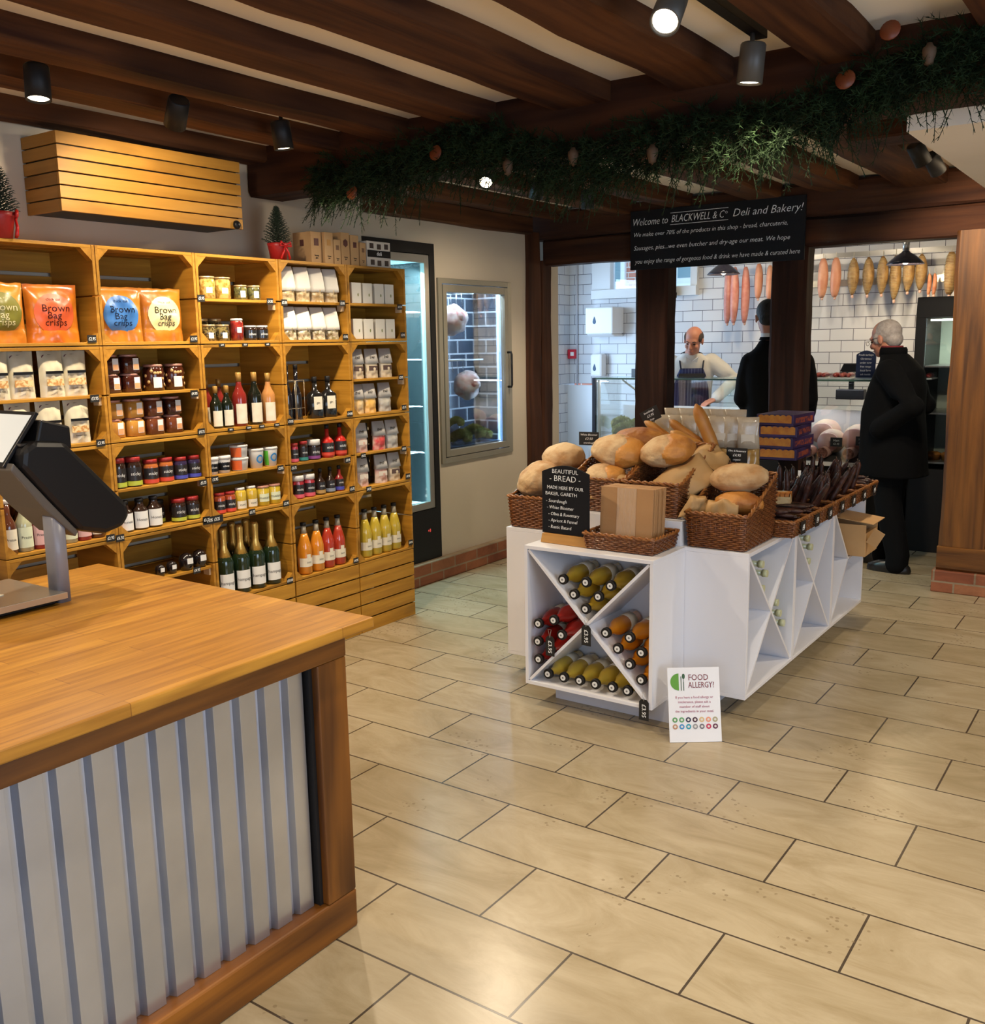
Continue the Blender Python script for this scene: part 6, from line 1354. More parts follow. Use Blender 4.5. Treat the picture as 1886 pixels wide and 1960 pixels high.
for i, (z, ym) in enumerate(((1.150, 0.46), (0.690, 0.56))):
    r = thing('meat_rail', 'white wire hanging rail in the meat cabinet, '+['upper', 'lower'][i], 'rail', (XN-0.15, 5.20, 0.785+z), 0, 'rails of the meat cabinet')
    MB().tube([(-0.10, 0.01, 0.0), (-0.10, ym, 0), (0.09, ym, 0), (0.09, 0.01, 0)], 0.006, 6).build('rail_bar', WR, r)
    m = MB()
    for k in range(7): m.tube([(-0.09+0.025*k, 0.18+0.03*k, -0.002), (-0.09+0.025*k, 0.185+0.03*k, -0.06), (-0.085+0.025*k, 0.19+0.03*k, -0.09)], 0.002, 4)
    m.build('meat_hook', STEEL, r, kind='stuff')
def cut(rx, ry, rz, m1, seed): return lambda: (lambda q: (MB().ell((0, 0, 0), (rx, ry, rz), 28, 18, None, lambda d: 1+0.22*noise.noise(d*1.8+Vector((seed, 0, 0)))+0.06*noise.noise(d*6)).build('meat_joint', m1, q), MB().ell((0.018, 0.0, 0.02), (rx*0.86, ry*0.62, rz*0.62), 20, 12, None, lambda d: 1+0.15*noise.noise(d*3+Vector((seed, 2, 0)))).build('lean_face', FLESH, q), q)[2])(thing('meat_cut', cat='meat'))
put('cut1', cut(0.085, 0.135, 0.105, FAT, 1), (XN-0.15, 5.53, 0.785+0.965), 'fatty pale joint hanging at the top of the meat cabinet', 'hanging joints')
put('cut2', cut(0.08, 0.12, 0.10, FAT, 4), (XN-0.15, 5.69, 0.785+0.505), 'pink joint of meat hanging in the middle of the cabinet', 'hanging joints')
put('cut3', cut(0.05, 0.05, 0.085, FAT, 6), (XN-0.15, 5.38, 0.785+0.52), 'small joint at the cabinet\'s left, beside the pink one', 'hanging joints')
put('cut4', cut(0.05, 0.04, 0.07, FAT, 8), (XN-0.15, 5.35, 0.785+0.78), 'small pale piece at the cabinet\'s left, between the rails', 'hanging joints')
put('cut5', cut(0.06, 0.07, 0.09, FAT, 9), (XN-0.16, 5.36, 0.785+0.13), 'pale joint standing on the cabinet floor at the left', 'hanging joints')
LEAF = mat('pale_green_leaves', (0.28, 0.34, 0.08), 0.5, col2=(0.55, 0.56, 0.24), ns=14, bump=0.5)
def frill(n, rx, ry, rz, seed):
    rnd = random.Random(seed); m = MB()
    for i in range(n):
        a = rnd.uniform(0, 6.28); b = rnd.uniform(0.1, 1.5); d = Vector((math.cos(a)*math.sin(b), math.sin(a)*math.sin(b), math.cos(b)))
        c = Vector((d.x*rx, d.y*ry, d.z*rz)); u = d.orthogonal().normalized(); w = d.cross(u); s = rnd.uniform(0.018, 0.03)
        pts = [c-u*s*0.3-d*s, c+u*s*0.3-d*s]; o = []
        for k in range(6):
            q = k/5*2-1; o.append(c+u*s*q*1.2+d*s*(0.8-0.4*q*q+0.25*(-1)**k)+w*s*0.35*(-1)**k)
        vs = pts+o; m.add(vs, [(0, 1, 7, 6), (0, 6, 5), (0, 5, 4), (0, 4, 3), (0, 3, 2)], True)
    return m
for i, (x, y, z, s) in enumerate([(-0.15, 0.38, 0.295, 0.8), (-0.14, 0.58, 0.20, 1.15), (-0.14, 0.42, 0.18, 1.1), (-0.14, 0.70, 0.18, 0.9)]):
    q = put('lett', lambda: (lambda q: (frill(90, 0.06, 0.06, 0.05, 5).build('leaves', LEAF, q), q)[1])(thing('lettuce', cat='lettuce')), (XN+x, 5.165+y, 0.785+z-0.06), 'pale green lettuce low in the meat cabinet, '+['upper left', 'centre right', 'centre left', 'far right'][i], 'lettuces in the cabinet', sc=s)
t = thing('salad_tray', 'dark tray holding the lettuces in the meat cabinet', 'tray', (XN-0.15, 5.62, 0.785+0.082)); MB().box(-0.11, 0.11, -0.30, 0.34, 0, 0.012).build('tray_body', mat('navy_tray', (0.03, 0.07, 0.14), 0.3), t, 0.003)

# ================================================================== the butcher's counter
t = thing('butcher_counter', 'glass fronted butcher\'s display counter beyond the timber posts', 'display counter', (0, 0, 0))
FX, RX = -4.22, -1.60
NAVY = mat('dark_navy_trim', (0.015, 0.02, 0.04), 0.35)
MB().box(FX, RX, 7.64, 8.16, 0.20, 0.60).build('black_base', BLACKM, t, 0.004)
MB().box(FX+0.03, RX, 7.66, 8.12, 0.0, 0.199).build('kick_board', mat('kick_steel', (0.45, 0.44, 0.42), 0.28, metal=0.85), t)
for z in (0.045, 0.115): MB().box(FX+0.03, RX, 7.640, 7.659, z, z+0.022).build('kick_light_strip', mat('kick_strip_lit', (1, 0.95, 0.85), 0.4, emis=(1, 0.93, 0.8), es=1.6), t)
MB().prism([(7.62, 0.601), (7.62, 0.632), (8.14, 0.74), (8.14, 0.601)], FX+0.002, RX, 'x').build('display_deck', mat('dark_steel_deck', (0.16, 0.15, 0.14), 0.3, metal=0.6), t)
MB().box(FX, RX, 7.598, 7.619, 0.605, 0.636).build('front_lip', mat('white_lip', (0.72, 0.70, 0.66), 0.35), t)
MB().box(FX+0.02, RX, 8.12, 8.14, 0.745, 1.00).build('inner_back_panel', WPANEL, t)
MB().box(FX+0.02, RX, 7.610, 7.616, 0.637, 1.255).build('front_glass', GLASS, t)
MB().box(FX, RX, 7.60, 8.02, 1.256, 1.268).build('top_glass', glassmat('greenish_top_glass', (0.80, 0.92, 0.88), 0.16), t)
MB().box(FX, RX, 7.60, 7.604, 1.255, 1.269).build('glass_edge', mat('green_glass_edge', (0.22, 0.34, 0.30), 0.2), t)
MB().box(FX+0.008, FX+0.012, 7.63, 8.10, 0.75, 1.255).build('end_glass', GLASS, t)
MB().box(FX-0.012, FX+0.016, 7.59, 7.63, 0.60, 1.268).build('end_post', NAVY, t)
MB().box(FX+0.03, FX+0.05, 7.615, 7.635, 0.64, 1.25).build('end_post_steel', STEEL, t)
MB().tube([(FX+0.25, 7.66, 1.25), (FX+0.45, 8.10, 0.95)], 0.008, 6).build('glass_strut', STEEL, t)
MB().box(FX+0.05, RX, 8.03, 8.055, 1.236, 1.250).build('case_light', mat('case_tube_lit', (1, 1, 1), 0.4, emis=(0.95, 0.97, 1.0), es=1.0), t)
area('case_lamp', ((FX+RX)/2, 8.00, 1.22), (0, -0.25, -1), RX-FX-0.2, 0.04, 8, (0.95, 0.95, 1.0))
t = thing('back_worktop', 'white worktop along the butcher\'s tiled wall', 'worktop', (0, 0, 0))
MB().box(-4.8, -1.4, 8.68, 8.80, 0.86, 0.90).box(-4.8, -4.76, 8.68, 8.80, 0, 0.86).box(-1.44, -1.4, 8.68, 8.80, 0, 0.86).box(-4.76, -1.44, 8.76, 8.80, 0, 0.86).build('worktop_body', WPANEL, t)
# hams and cut sausages on the deck
HAMF = mat('ham_rind', (0.72, 0.56, 0.40), 0.45, col2=(0.72, 0.45, 0.38), ns=10, bump=0.2); HAMC = mat('ham_cut_face', (0.72, 0.38, 0.36), 0.4, col2=(0.78, 0.52, 0.48), ns=12)
def make_ham():
    t = thing('ham', cat='ham'); MB().ell((0, 0.04, 0), (0.115, 0.13, 0.105), 26, 16, None, lambda d: 1+0.04*noise.noise(d*2)).build('ham_body', HAMF, t)
    MB().loft([((0, -0.075, 0), (1, 0, 0), 0.088, (0, 0, 1), 0.080), ((0, -0.092, 0), (1, 0, 0), 0.086, (0, 0, 1), 0.078)], 24, pw=2.4).build('cut_face', HAMC, t); return t
for i, (x, y, z, s) in enumerate([(-2.29, 7.95, 0.83, 1.0), (-2.20, 7.80, 0.775, 0.92), (-2.01, 7.86, 0.80, 1.05), (-2.62, 7.88, 0.80, 0.9), (-3.02, 7.86, 0.79, 0.9)]):
    put('ham', make_ham, (x, y, z), 'pink cooked ham on the butcher\'s deck, '+['rear one with yellow rind', 'front one with a black ticket', 'right one beside the old man', 'behind the slim post', 'far left one'][i], 'cooked hams', sc=s)
def make_cutsaus():
    t = thing('cut_sausage', cat='sausage'); M = Matrix.Rotation(R(90), 4, 'X')
    MB().lathe([(0.036, -0.10), (0.044, -0.06), (0.044, 0.06)], 20, M).build('sausage_skin', mat('pink_sausage_skin', (0.66, 0.36, 0.30), 0.35), t)
    MB().lathe([(0.0425, 0.0602), (0.0415, 0.064)], 20, M).build('cut_face', mat('dark_marbled_face', (0.16, 0.05, 0.035), 0.4, col2=(0.42, 0.18, 0.13), ns=60, lo=0.4, hi=0.6), t); return t
for i, (x, y) in enumerate([(-2.335, 7.70), (-2.215, 7.70), (-2.02, 7.71)]): put('cuts', make_cutsaus, (x, y, 0.700), 'pink sausage with dark marbled cut face on the deck, '+ordw(i, 3), 'cut sausages')
for i, (x, z) in enumerate([(-2.12, 0.785), (-1.93, 0.80), (-2.36, 0.76)]):
    put('tick', lambda: (lambda q: (MB().box(-0.045, 0.045, 0, 0.002, -0.035, 0.035).build('card', TAG, q), text('Ham', 0.024, CHALK, (0, -0.0008, 0.012), FACE_Y, q), text('£2.10', 0.02, CHALK, (0, -0.0008, -0.014), FACE_Y, q), q)[3])(thing('price_ticket', cat='price tag')), (x, 7.672, z), 'black ticket standing among the hams, '+['middle', 'right', 'left'][i], 'tickets among the hams')
RED = mat('red_raw_meat', (0.32, 0.035, 0.035), 0.35, col2=(0.55, 0.18, 0.15), ns=30, lo=0.45, hi=0.65, bump=0.4)
def make_mtray():
    t = thing('meat_tray', cat='tray'); MB().box(-0.085, 0.085, -0.11, 0.11, 0, 0.012).build('tray', WR, t, 0.003)
    for k in range(3): MB().ell((-0.052+0.052*k, 0, 0.028), (0.025, 0.09, 0.020), 12, 8, None, lambda d: 1+0.12*noise.noise(d*3)).build('steak', RED, t)
    MB().loft([((0, -0.105, 0.03), (1, 0, 0), 0.08, (0, 0, 1), 0.022), ((0, 0.105, 0.03), (1, 0, 0), 0.08, (0, 0, 1), 0.024)], 16, pw=4, cap=False).build('clear_wrap', glassmat('cling_film', (0.97, 0.97, 0.97), 0.12, 0.1), t); return t
for i in range(5): put('mtray', make_mtray, (-2.30+0.19*i, 7.76, 1.2695), 'wrapped tray of red meat on the counter\'s glass top, '+ordw(i, 5), 'wrapped meat trays')
t = thing('label_scales', 'black label scales behind the counter\'s glass, by the blue board', 'scales', (-2.14, 8.09, 1.14))
MB().box(-0.11, 0.11, -0.03, 0.06, -0.05, 0.03).box(-0.02, 0.02, 0.0, 0.03, 0.03, 0.15).build('scale_body', BLACK, t, 0.005)
MB().prism([(-0.10, 0.145), (0.12, 0.145), (0.095, 0.235), (-0.06, 0.235)], -0.02, 0.03, 'y').build('scale_display', BLACK, t, 0.005)
t = thing('chalkboard', 'small arched navy chalkboard standing on the counter\'s glass top', 'sign', (-1.925, 7.66, 1.2695), -0.1)
MB().prism(arch(0.145, 0.215, 0.03), 0, 0.006, 'y').build('board', mat('navy_board', (0.015, 0.025, 0.07), 0.5), t)
for k, s in enumerate(('Fresh turkeys', 'Christmas', 'order now', 'free range', 'local farm', 'ask inside')): text(s, 0.020, CHALK, (0, -0.0008, 0.182-0.029*k), FACE_Y, t, shear=0.1)
t = thing('card_stand', 'small black card with a wooden edge on the counter\'s left', 'sign', (-3.86, 7.68, 1.2695), -0.5)
MB().box(-0.05, 0.02, 0, 0.012, 0, 0.075).build('black_card', BLACK, t); MB().box(0.0205, 0.05, 0, 0.012, 0, 0.078).build('wooden_edge', KRAFT, t)
# greens at the left end of the counter
for i, (x, y, z, s) in enumerate([(-4.02, 7.80, 0.80, 1.5), (-4.10, 7.90, 0.86, 1.3), (-3.92, 7.90, 0.84, 1.5), (-3.80, 7.78, 0.76, 1.1)]):
    put('lett', None, (x, y, z-0.04), 'curly green salad at the counter\'s left end, '+['front', 'left back', 'right back', 'small front right'][i], 'greens in the counter', sc=s)
t = thing('red_chicory', 'dark red leaves beside the green salad in the counter', 'salad', (-3.95, 7.70, 0.70)); frill(70, 0.09, 0.05, 0.05, 9).build('leaves', mat('dark_red_leaves', (0.20, 0.03, 0.05), 0.5, col2=(0.35, 0.12, 0.12), ns=20), t)
# black upright fridge at the counter's right end
t = thing('upright_fridge', 'black upright glass fridge at the right end of the butchery', 'fridge', (-1.575, 7.62, 0))
MB().box(0, 0.72, 0.0, 0.6, 0, 0.62).box(0, 0.72, 0, 0.6, 1.715, 1.86).box(0, 0.065, 0, 0.6, 0.62, 1.715).box(0.655, 0.72, 0, 0.6, 0.62, 1.715).box(0.065, 0.655, 0.57, 0.6, 0.62, 1.715).build('black_cabinet', BLACKM, t, 0.004)
MB().box(0.066, 0.654, 0.55, 0.569, 0.63, 1.71).build('inner_back', mat('pale_green_liner', (0.50, 0.56, 0.48), 0.4), t)
for z in (0.66, 1.02, 1.36): MB().box(0.068, 0.652, 0.03, 0.545, z, z+0.012).build('shelf', STEEL, t)
MB().box(0.067, 0.653, 0.012, 0.017, 0.625, 1.71).build('glass_door', GLASS, t)
MB().box(0.09, 0.63, 0.03, 0.045, 1.690, 1.704).build('light_tube', mat('fridge_tube_lit', (1, 1, 1), 0.4, emis=(0.9, 1.0, 0.9), es=7), t)
area('upright_lamp', (-1.215, 7.70, 1.68), (0, 0.4, -1), 0.5, 0.03, 5, (0.85, 1.0, 0.85))
for i, x in enumerate((-1.44, -1.34, -1.22)):
    put('pie', lambda: (lambda q: (MB().lathe([(0.045, 0), (0.055, 0.04), (0.058, 0.045), (0.03, 0.06), (0.0, 0.062)], 18).build('crust', CRUST, q), q)[1])(thing('pie', cat='pie')), (x, 7.80, 0.673), 'golden pie on the upright fridge\'s low shelf, '+ordw(i, 3), 'pies in the upright fridge')

# ---- on the tiled wall
t = thing('towel_dispenser', 'large white paper towel dispenser with blue drop on the tiled wall', 'dispenser', (-4.725, 8.848, 1.625))
MB().box(-0.155, 0.155, -0.24, 0, 0.03, 0.29).prism([(-0.24, 0.03), (0, 0.03), (0, 0), (-0.17, 0.0)], -0.15, 0.15, 'x').build('dispenser_body', mat('white_dispenser_plastic', (0.76, 0.76, 0.76), 0.35), t, 0.02)
drop = [(0.0, 0.052), (0.012, 0.022), (0.018, 0.004), (0.016, -0.014), (0.0, -0.024), (-0.016, -0.014), (-0.018, 0.004), (-0.012, 0.022)]
NB = mat('navy_drop', (0.01, 0.05, 0.12), 0.4)
MB().prism([(x-0.05, z+0.15) for x, z in drop], -0.2425, -0.2405, 'y').build('blue_drop', NB, t)
t = thing('soap_dispenser', 'slim white soap dispenser with blue drop above the counter end', 'dispenser', (-4.83, 8.848, 1.225))
MB().box(-0.07, 0.07, -0.11, 0, 0, 0.235).build('dispenser_body', MATS['white_dispenser_plastic'], t, 0.025)
MB().prism([(x-0.015, z+0.085) for x, z in drop], -0.1125, -0.1105, 'y').build('blue_drop', NB, t)
t = thing('fire_call_point', 'red square fire alarm call point on the tiled wall', 'alarm', (-5.15, 8.848, 1.41))
MB().box(-0.045, 0.045, -0.05, 0, 0, 0.095).build('red_housing', mat('signal_red', (0.55, 0.01, 0.03), 0.4), t, 0.004); MB().box(-0.01, 0.03, -0.0525, -0.0505, 0.03, 0.068).build('white_press_panel', WHITEL, t)
t = thing('wall_pipe', 'thin metal pipe running down the tile corner', 'pipe', (-5.10, 8.83, 0)); MB().tube([(0, 0, 1.14), (0, 0, 2.7)], 0.008, 6).build('pipe', mat('pale_pipe', (0.55, 0.55, 0.6), 0.4), t)
t = thing('grey_speaker', 'small black object on the high window\'s sill by the slim post', 'speaker', (-4.02, 8.74, 2.0))
MB().ell((0, 0, 0.045), (0.055, 0.04, 0.05), 14, 10).box(-0.05, 0.05, -0.03, 0.03, -0.02, 0.03).build('speaker_body', BLACK, t)
# hanging rail with salami
t = thing('hanging_rail', 'steel rail on the tiled wall carrying the hanging salami', 'rail', (0, 0, 0))
MB().box(-3.55, -1.45, 8.60, 8.615, 2.245, 2.285).build('rail_bar', STEEL, t)
for x in (-3.5, -2.6, -1.55): MB().box(x, x+0.02, 8.615, 8.85, 2.255, 2.275).build('rail_bracket', STEEL, t)
MB().box(-2.72, -1.45, 8.835, 8.849, 2.02, 2.075).build('back_strip', STEEL, t)
def salami(L, r, m1, net=False, tip='round'):
    def f():
        t = thing('salami', cat='salami'); k = 14; pts = []; rr = []
        for i in range(k+1):
            v = i/k; pts.append((0.004*math.sin(v*4), 0, -L*v)); q = math.sin(math.pi*min(1, max(0.0, v*0.97+0.015)))**(0.32 if tip == 'round' else 0.62)
            rr.append(max(0.006, r*q*(1.0 if tip == 'round' else 0.85+0.25*(1-v))))
        MB().tube(pts, rr, 16).build('casing', m1, t)
        if net:
            m = MB()
            for i in range(2, k*2-1):
                v = i/(k*2); j = min(k-1, int(v*k)); q = rr[j]+(rr[j+1]-rr[j])*(v*k-j)
                m.tube([((q+0.001)*math.cos(a*0.524), (q+0.001)*math.sin(a*0.524), -L*v) for a in range(12)], 0.0017, 4, True)
            m.build('netting', mat('pale_netting', (0.42, 0.34, 0.18), 0.7), t, kind='stuff')
        MB().tube([(0, 0, 0.0), (0, 0, 0.045)], 0.0025, 4).build('string', mat('butcher_string', (0.6, 0.55, 0.45), 0.8), t)
        MB().ell((0, 0, -L-0.006), (0.012, 0.012, 0.016), 10, 6).build('tied_end', mat('pale_tied_end', (0.66, 0.42, 0.34), 0.6), t); return t
    return f
PK = mat('pink_salami', (0.48, 0.16, 0.13), 0.45, col2=(0.56, 0.27, 0.22), ns=18, bump=0.2); PK2 = mat('peach_salami', (0.48, 0.20, 0.12), 0.45, col2=(0.56, 0.29, 0.18), ns=14, bump=0.2)
NT = mat('brown_cured_ham', (0.17, 0.085, 0.025), 0.5, col2=(0.36, 0.21, 0.07), ns=22, bump=0.4); CH = mat('red_chorizo', (0.40, 0.12, 0.05), 0.45, col2=(0.55, 0.25, 0.12), ns=25, bump=0.3)
GS = 'salami hanging in the butchery'
for i, x in enumerate((-3.395, -3.318, -3.232)): put('salL', salami(0.49, 0.038, PK), (x, 8.56 if i % 2 else 8.60, 2.215), 'long pink salami hanging left of the dark haired man, '+ordw(i, 3), GS)
put('salM', salami(0.30, 0.036, PK2), (-3.106, 8.58, 2.235), 'peach salami above the dark haired man\'s head', GS)
put('salM2', salami(0.29, 0.034, PK2), (-3.005, 8.58, 2.215), 'peach salami close to the post\'s left side', GS)
for i, x in enumerate((-2.545, -2.438)): put('salR', salami(0.325, 0.043, PK2), (x, 8.58, 2.245), 'plump peach salami right of the middle post, '+['left', 'right'][i], GS)
for i, (x, L) in enumerate([(-2.292, 0.31), (-2.176, 0.31), (-2.058, 0.31), (-1.962, 0.36), (-1.856, 0.30), (-1.765, 0.29)]):
    put('nett', salami(0.31, 0.047, NT, True, 'taper'), (x, 8.575+0.02*(i % 2), 2.235), 'netted brown cured sausage on the rail, '+ordw(i, 6), 'netted cured sausages', sc=(1, 1, L/0.31))
for i, x in enumerate((-1.695, -1.655)): put('chor', salami(0.17, 0.017, CH), (x, 8.58, 2.075), 'thin red chorizo near the upright fridge, '+['left', 'right'][i], 'thin chorizos')
put('nettb', salami(0.33, 0.048, NT, True), (-1.540, 8.575, 2.235), 'big netted cured sausage at the far right, by the oak post', 'netted cured sausages')
# pendant lamps
def make_pendant():
    t = thing('pendant_lamp', cat='pendant lamp')
    m = MB(); prof = [(0.022, 0.10), (0.035, 0.085), (0.075, 0.060), (0.115, 0.025), (0.138, 0.0)]
    inn = [(r-0.003, z-0.002) for r, z in reversed(prof)]
    vs = []; fs = []; n = 28; P = prof+inn
    for r, z in P:
        for i in range(n): a = 2*math.pi*i/n; vs.append((r*math.cos(a), r*math.sin(a), z))
    for k in range(len(P)-1):
        for i in range(n): j = (i+1) % n; fs.append((k*n+i, k*n+j, (k+1)*n+j, (k+1)*n+i))
    m.add(vs, fs, True); m.build('lamp_shade', mat('black_enamel', (0.02, 0.018, 0.03), 0.25), t)
    MB().lathe([(0.024, 0.098), (0.026, 0.155), (0.012, 0.175)], 16).build('lamp_holder', STEEL, t)
    MB().tube([(0, 0, 0.175), (0, 0, 0.62)], 0.004, 6).build('cord', BLACKM, t)
    MB().ell((0, 0, 0.035), (0.03, 0.03, 0.038), 14, 10).build('bulb', mat('warm_bulb_lit', (1, 0.9, 0.7), 0.4, emis=(1.0, 0.80, 0.48), es=16), t); return t
for i, (x, y) in enumerate(((-3.20, 8.0), (-1.757, 8.0))):
    put('pend', make_pendant, (x, y, 2.122), 'black enamel pendant lamp, '+['left one, above the butcher\'s counter', 'right one, above the old man'][i], 'pendant lamps')
    point('pendant_glow', (x, y, 2.10), [9, 18][i], (1.0, 0.76, 0.44), 0.04)
for i, (x, y) in enumerate(((-2.1, 7.55), (-1.2, 7.55), (-3.0, 7.4))):
    spotlight(x, y, 2.745, (-0.05, 1.0, -0.78), 24, 'ceiling spotlight hidden above the butchery opening, '+['middle', 'right', 'left'][i], ang=80)

# ================================================================== PEOPLE
SKIN = mat('skin', (0.52, 0.24, 0.15), 0.5, sss=0.08, col2=(0.46, 0.19, 0.12), ns=10)
def V(*a): return Vector(a)
def limb(m, pts, rr, n=14):
    pts = [Vector(p) for p in pts]; m.tube(pts, rr, n)
    for p, r in zip(pts, rr): m.ell(p, (r, r, r), n, 8)
def hand(m, w, d, nrm, side):
    """palm and five curled fingers from the wrist w, along d; nrm points out of the palm, side to the thumb"""
    w, d, nrm, side = map(Vector, (w, d, nrm, side)); d.normalize(); nrm.normalize(); side.normalize()
    p = w+d*0.05
    for k in range(4):
        b = w+d*0.012+side*(0.020-0.0135*k); e = w+d*0.088+side*(0.028-0.0185*k); m.tube([b, e], [0.015, 0.0125], 8); m.ell(e, (0.0125,)*3, 8, 6)
        L = (0.040, 0.045, 0.042, 0.032)[k]; a = e; dd = d.copy()
        for j in range(3):
            dd = (dd+nrm*(0.35+0.12*j)).normalized(); c = a+dd*L*(1, 0.62, 0.5)[j]; m.tube([a, c], [0.0095-0.0008*j, 0.0088-0.0008*j], 8); m.ell(c, (0.0088-0.0008*j,)*3, 8, 6); a = c
    a = w+d*0.022+side*0.022
    for j, (q, L) in enumerate(((0.95, 0.042), (0.55, 0.034), (0.3, 0.026))):
        c = a+(d*(0.7+0.2*j)+side*q+nrm*0.35).normalized()*L; m.tube([a, c], [0.012-0.001*j, 0.0105-0.001*j], 8); m.ell(c, (0.0105-0.001*j,)*3, 8, 6); a = c
def head(m, M):
    """M carries head space (origin between the ears, +y forward, z up) into body space"""
    def E(c, r, fn=None, n=18, k=12): m.ell(c, r, n, k, M, fn)
    E((0, -0.012, 0.035), (0.076, 0.098, 0.088)); E((0, 0.030, -0.035), (0.060, 0.064, 0.080)); E((0, 0.066, -0.088), (0.030, 0.026, 0.024))
    E((0, 0.070, 0.020), (0.052, 0.026, 0.030)); E((0, 0.088, 0.018), (0.050, 0.012, 0.010)); E((-0.036, 0.066, -0.030), (0.024, 0.024, 0.024)); E((0.036, 0.066, -0.030), (0.024, 0.024, 0.024))
    m.tube([M @ V(0, 0.090, 0.010), M @ V(0, 0.110, -0.020), M @ V(0, 0.116, -0.034)], [0.009, 0.012, 0.014], 10); E((0, 0.108, -0.038), (0.018, 0.014, 0.010))
    E((0, 0.093, -0.062), (0.024, 0.010, 0.006)); E((0, 0.090, -0.072), (0.020, 0.010, 0.007))
    for s in (-1, 1):
        E((s*0.079, -0.008, -0.005), (0.010, 0.020, 0.032)); E((s*0.083, -0.014, 0.008), (0.008, 0.012, 0.016))
def face_bits(par, M, brow):
    W1 = mat('eye_white', (0.7, 0.68, 0.64), 0.2); W2 = mat('eye_iris', (0.04, 0.025, 0.015), 0.15)
    for s in (-1, 1):
        MB().ell((s*0.031, 0.084, 0.000), (0.011, 0.009, 0.0075), 12, 8, M).ell((s*0.031, 0.0905, 0.000), (0.005, 0.004, 0.005), 10, 6, M).build('eye', W2, par)
        MB().tube([M @ V(s*0.016, 0.099, 0.020), M @ V(s*0.032, 0.096, 0.026), M @ V(s*0.048, 0.083, 0.020)], [0.003, 0.004, 0.002], 6).build('eyebrow', brow, par)
    MB().tube([M @ V(-0.022, 0.098, -0.067), M @ V(0, 0.103, -0.0665), M @ V(0.022, 0.098, -0.067)], [0.001, 0.0022, 0.001], 5).build('mouth', mat('lip_line', (0.22, 0.05, 0.04), 0.5), par)
def person(label, loc, rz, HM, neck, sh, el, wr, hip, kn, an, torso, hands, skin=SKIN):
    """body skin as one continuous mesh; joint tuples hold (right, left)"""
    t = thing('person', label, 'person', loc, rz); m = MB()
    head(m, HM); hc = HM @ V(0, -0.015, -0.05)
    limb(m, [hc, neck], [0.056, 0.062])
    m.loft(torso, 20, pw=2.3)
    for i in (0, 1):
        limb(m, [sh[i], el[i], wr[i]], [0.052, 0.040, 0.027]); limb(m, [hip[i], kn[i], an[i]], [0.082, 0.056, 0.042])
        foot = Vector(an[i]); m.ell(foot+V(0, 0.02, -0.040), (0.032, 0.085, 0.026), 12, 8)
        hand(m, wr[i], *hands[i])
    voxel(m, 0.0065, 'body', skin, t, 1); return t
FY = (0, 1, 0); SX = (1, 0, 0)
# -- the old man in the long black coat, seen from behind his left side
BLKC = mat('black_wool_coat', (0.0022, 0.0022, 0.0026), 0.95, spec=0.15); DTR = mat('black_trousers', (0.0025, 0.0025, 0.003), 0.9, spec=0.15); SHOE = mat('black_shoe_leather', (0.012, 0.011, 0.011), 0.3)
HM = Matrix.Translation((0, 0.085, 1.572)) @ Matrix.Rotation(R(-14), 4, 'X') @ Matrix.Rotation(R(-14), 4, 'Z')
tor = [((0, 0, 0.86), SX, 0.15, FY, 0.11), ((0, 0.0, 1.0), SX, 0.15, FY, 0.12), ((0, -0.02, 1.2), SX, 0.17, FY, 0.12), ((0, -0.01, 1.36), SX, 0.17, FY, 0.10), ((0, 0.01, 1.44), SX, 0.08, FY, 0.07)]
old = person('person in a long black coat with thin grey hair, standing at the counter', (-1.545, 6.96, 0), R(84), HM, (0, 0.02, 1.43), ((0.17, -0.01, 1.37), (-0.17, -0.01, 1.37)), ((0.25, -0.10, 1.13), (-0.25, -0.17, 1.13)), ((0.21, 0.09, 1.02), (-0.215, 0.02, 0.98)),
             ((0.085, 0, 0.88), (-0.085, 0, 0.88)), ((0.095, 0.03, 0.48), (-0.095, -0.02, 0.48)), ((0.10, 0.06, 0.09), (-0.10, -0.10, 0.09)), tor,
             (((-0.1, 0.3, -0.9), (-1, 0, 0), (0, 1, 0.2)), ((0.1, 0.3, -0.9), (1, 0, 0), (0, 1, 0.2))))
m = MB(); m.loft([((0, -0.02, 0.655), SX, 0.245, FY, 0.215), ((0, -0.01, 0.68), SX, 0.248, FY, 0.215), ((0, 0.0, 0.9), SX, 0.235, FY, 0.205), ((0, 0.01, 1.08), SX, 0.225, FY, 0.195), ((0, -0.01, 1.25), SX, 0.225, FY, 0.175), ((0, -0.02, 1.36), SX, 0.205, FY, 0.145), ((0, 0.0, 1.43), SX, 0.13, FY, 0.105), ((0, 0.025, 1.475), SX, 0.085, FY, 0.085)], 26, pw=2.3)
for s, e, w in (((0.19, -0.01, 1.36), (0.265, -0.11, 1.12), (0.225, 0.08, 1.01)), ((-0.19, -0.01, 1.36), (-0.27, -0.20, 1.14), (-0.235, 0.01, 0.985))): limb(m, [s, Vector(s).lerp(Vector(e), 0.5), e, w], [0.082, 0.078, 0.074, 0.068])
voxel(m, 0.012, 'coat', BLKC, old, 3)
m = MB(); m.loft([((0, 0.028, 1.455), SX, 0.086, FY, 0.088), ((0, 0.030, 1.500), SX, 0.088, FY, 0.090), ((0, 0.032, 1.515), SX, 0.080, FY, 0.084)], 22); m.build('coat_collar', BLKC, old)
m = MB(); m.loft([((0, 0.040, 1.50), SX, 0.074, FY, 0.078), ((0, 0.044, 1.525), SX, 0.070, FY, 0.074)], 20, cap=False); m.build('scarf', mat('dark_red_scarf', (0.16, 0.01, 0.015), 0.8), old)
m = MB()
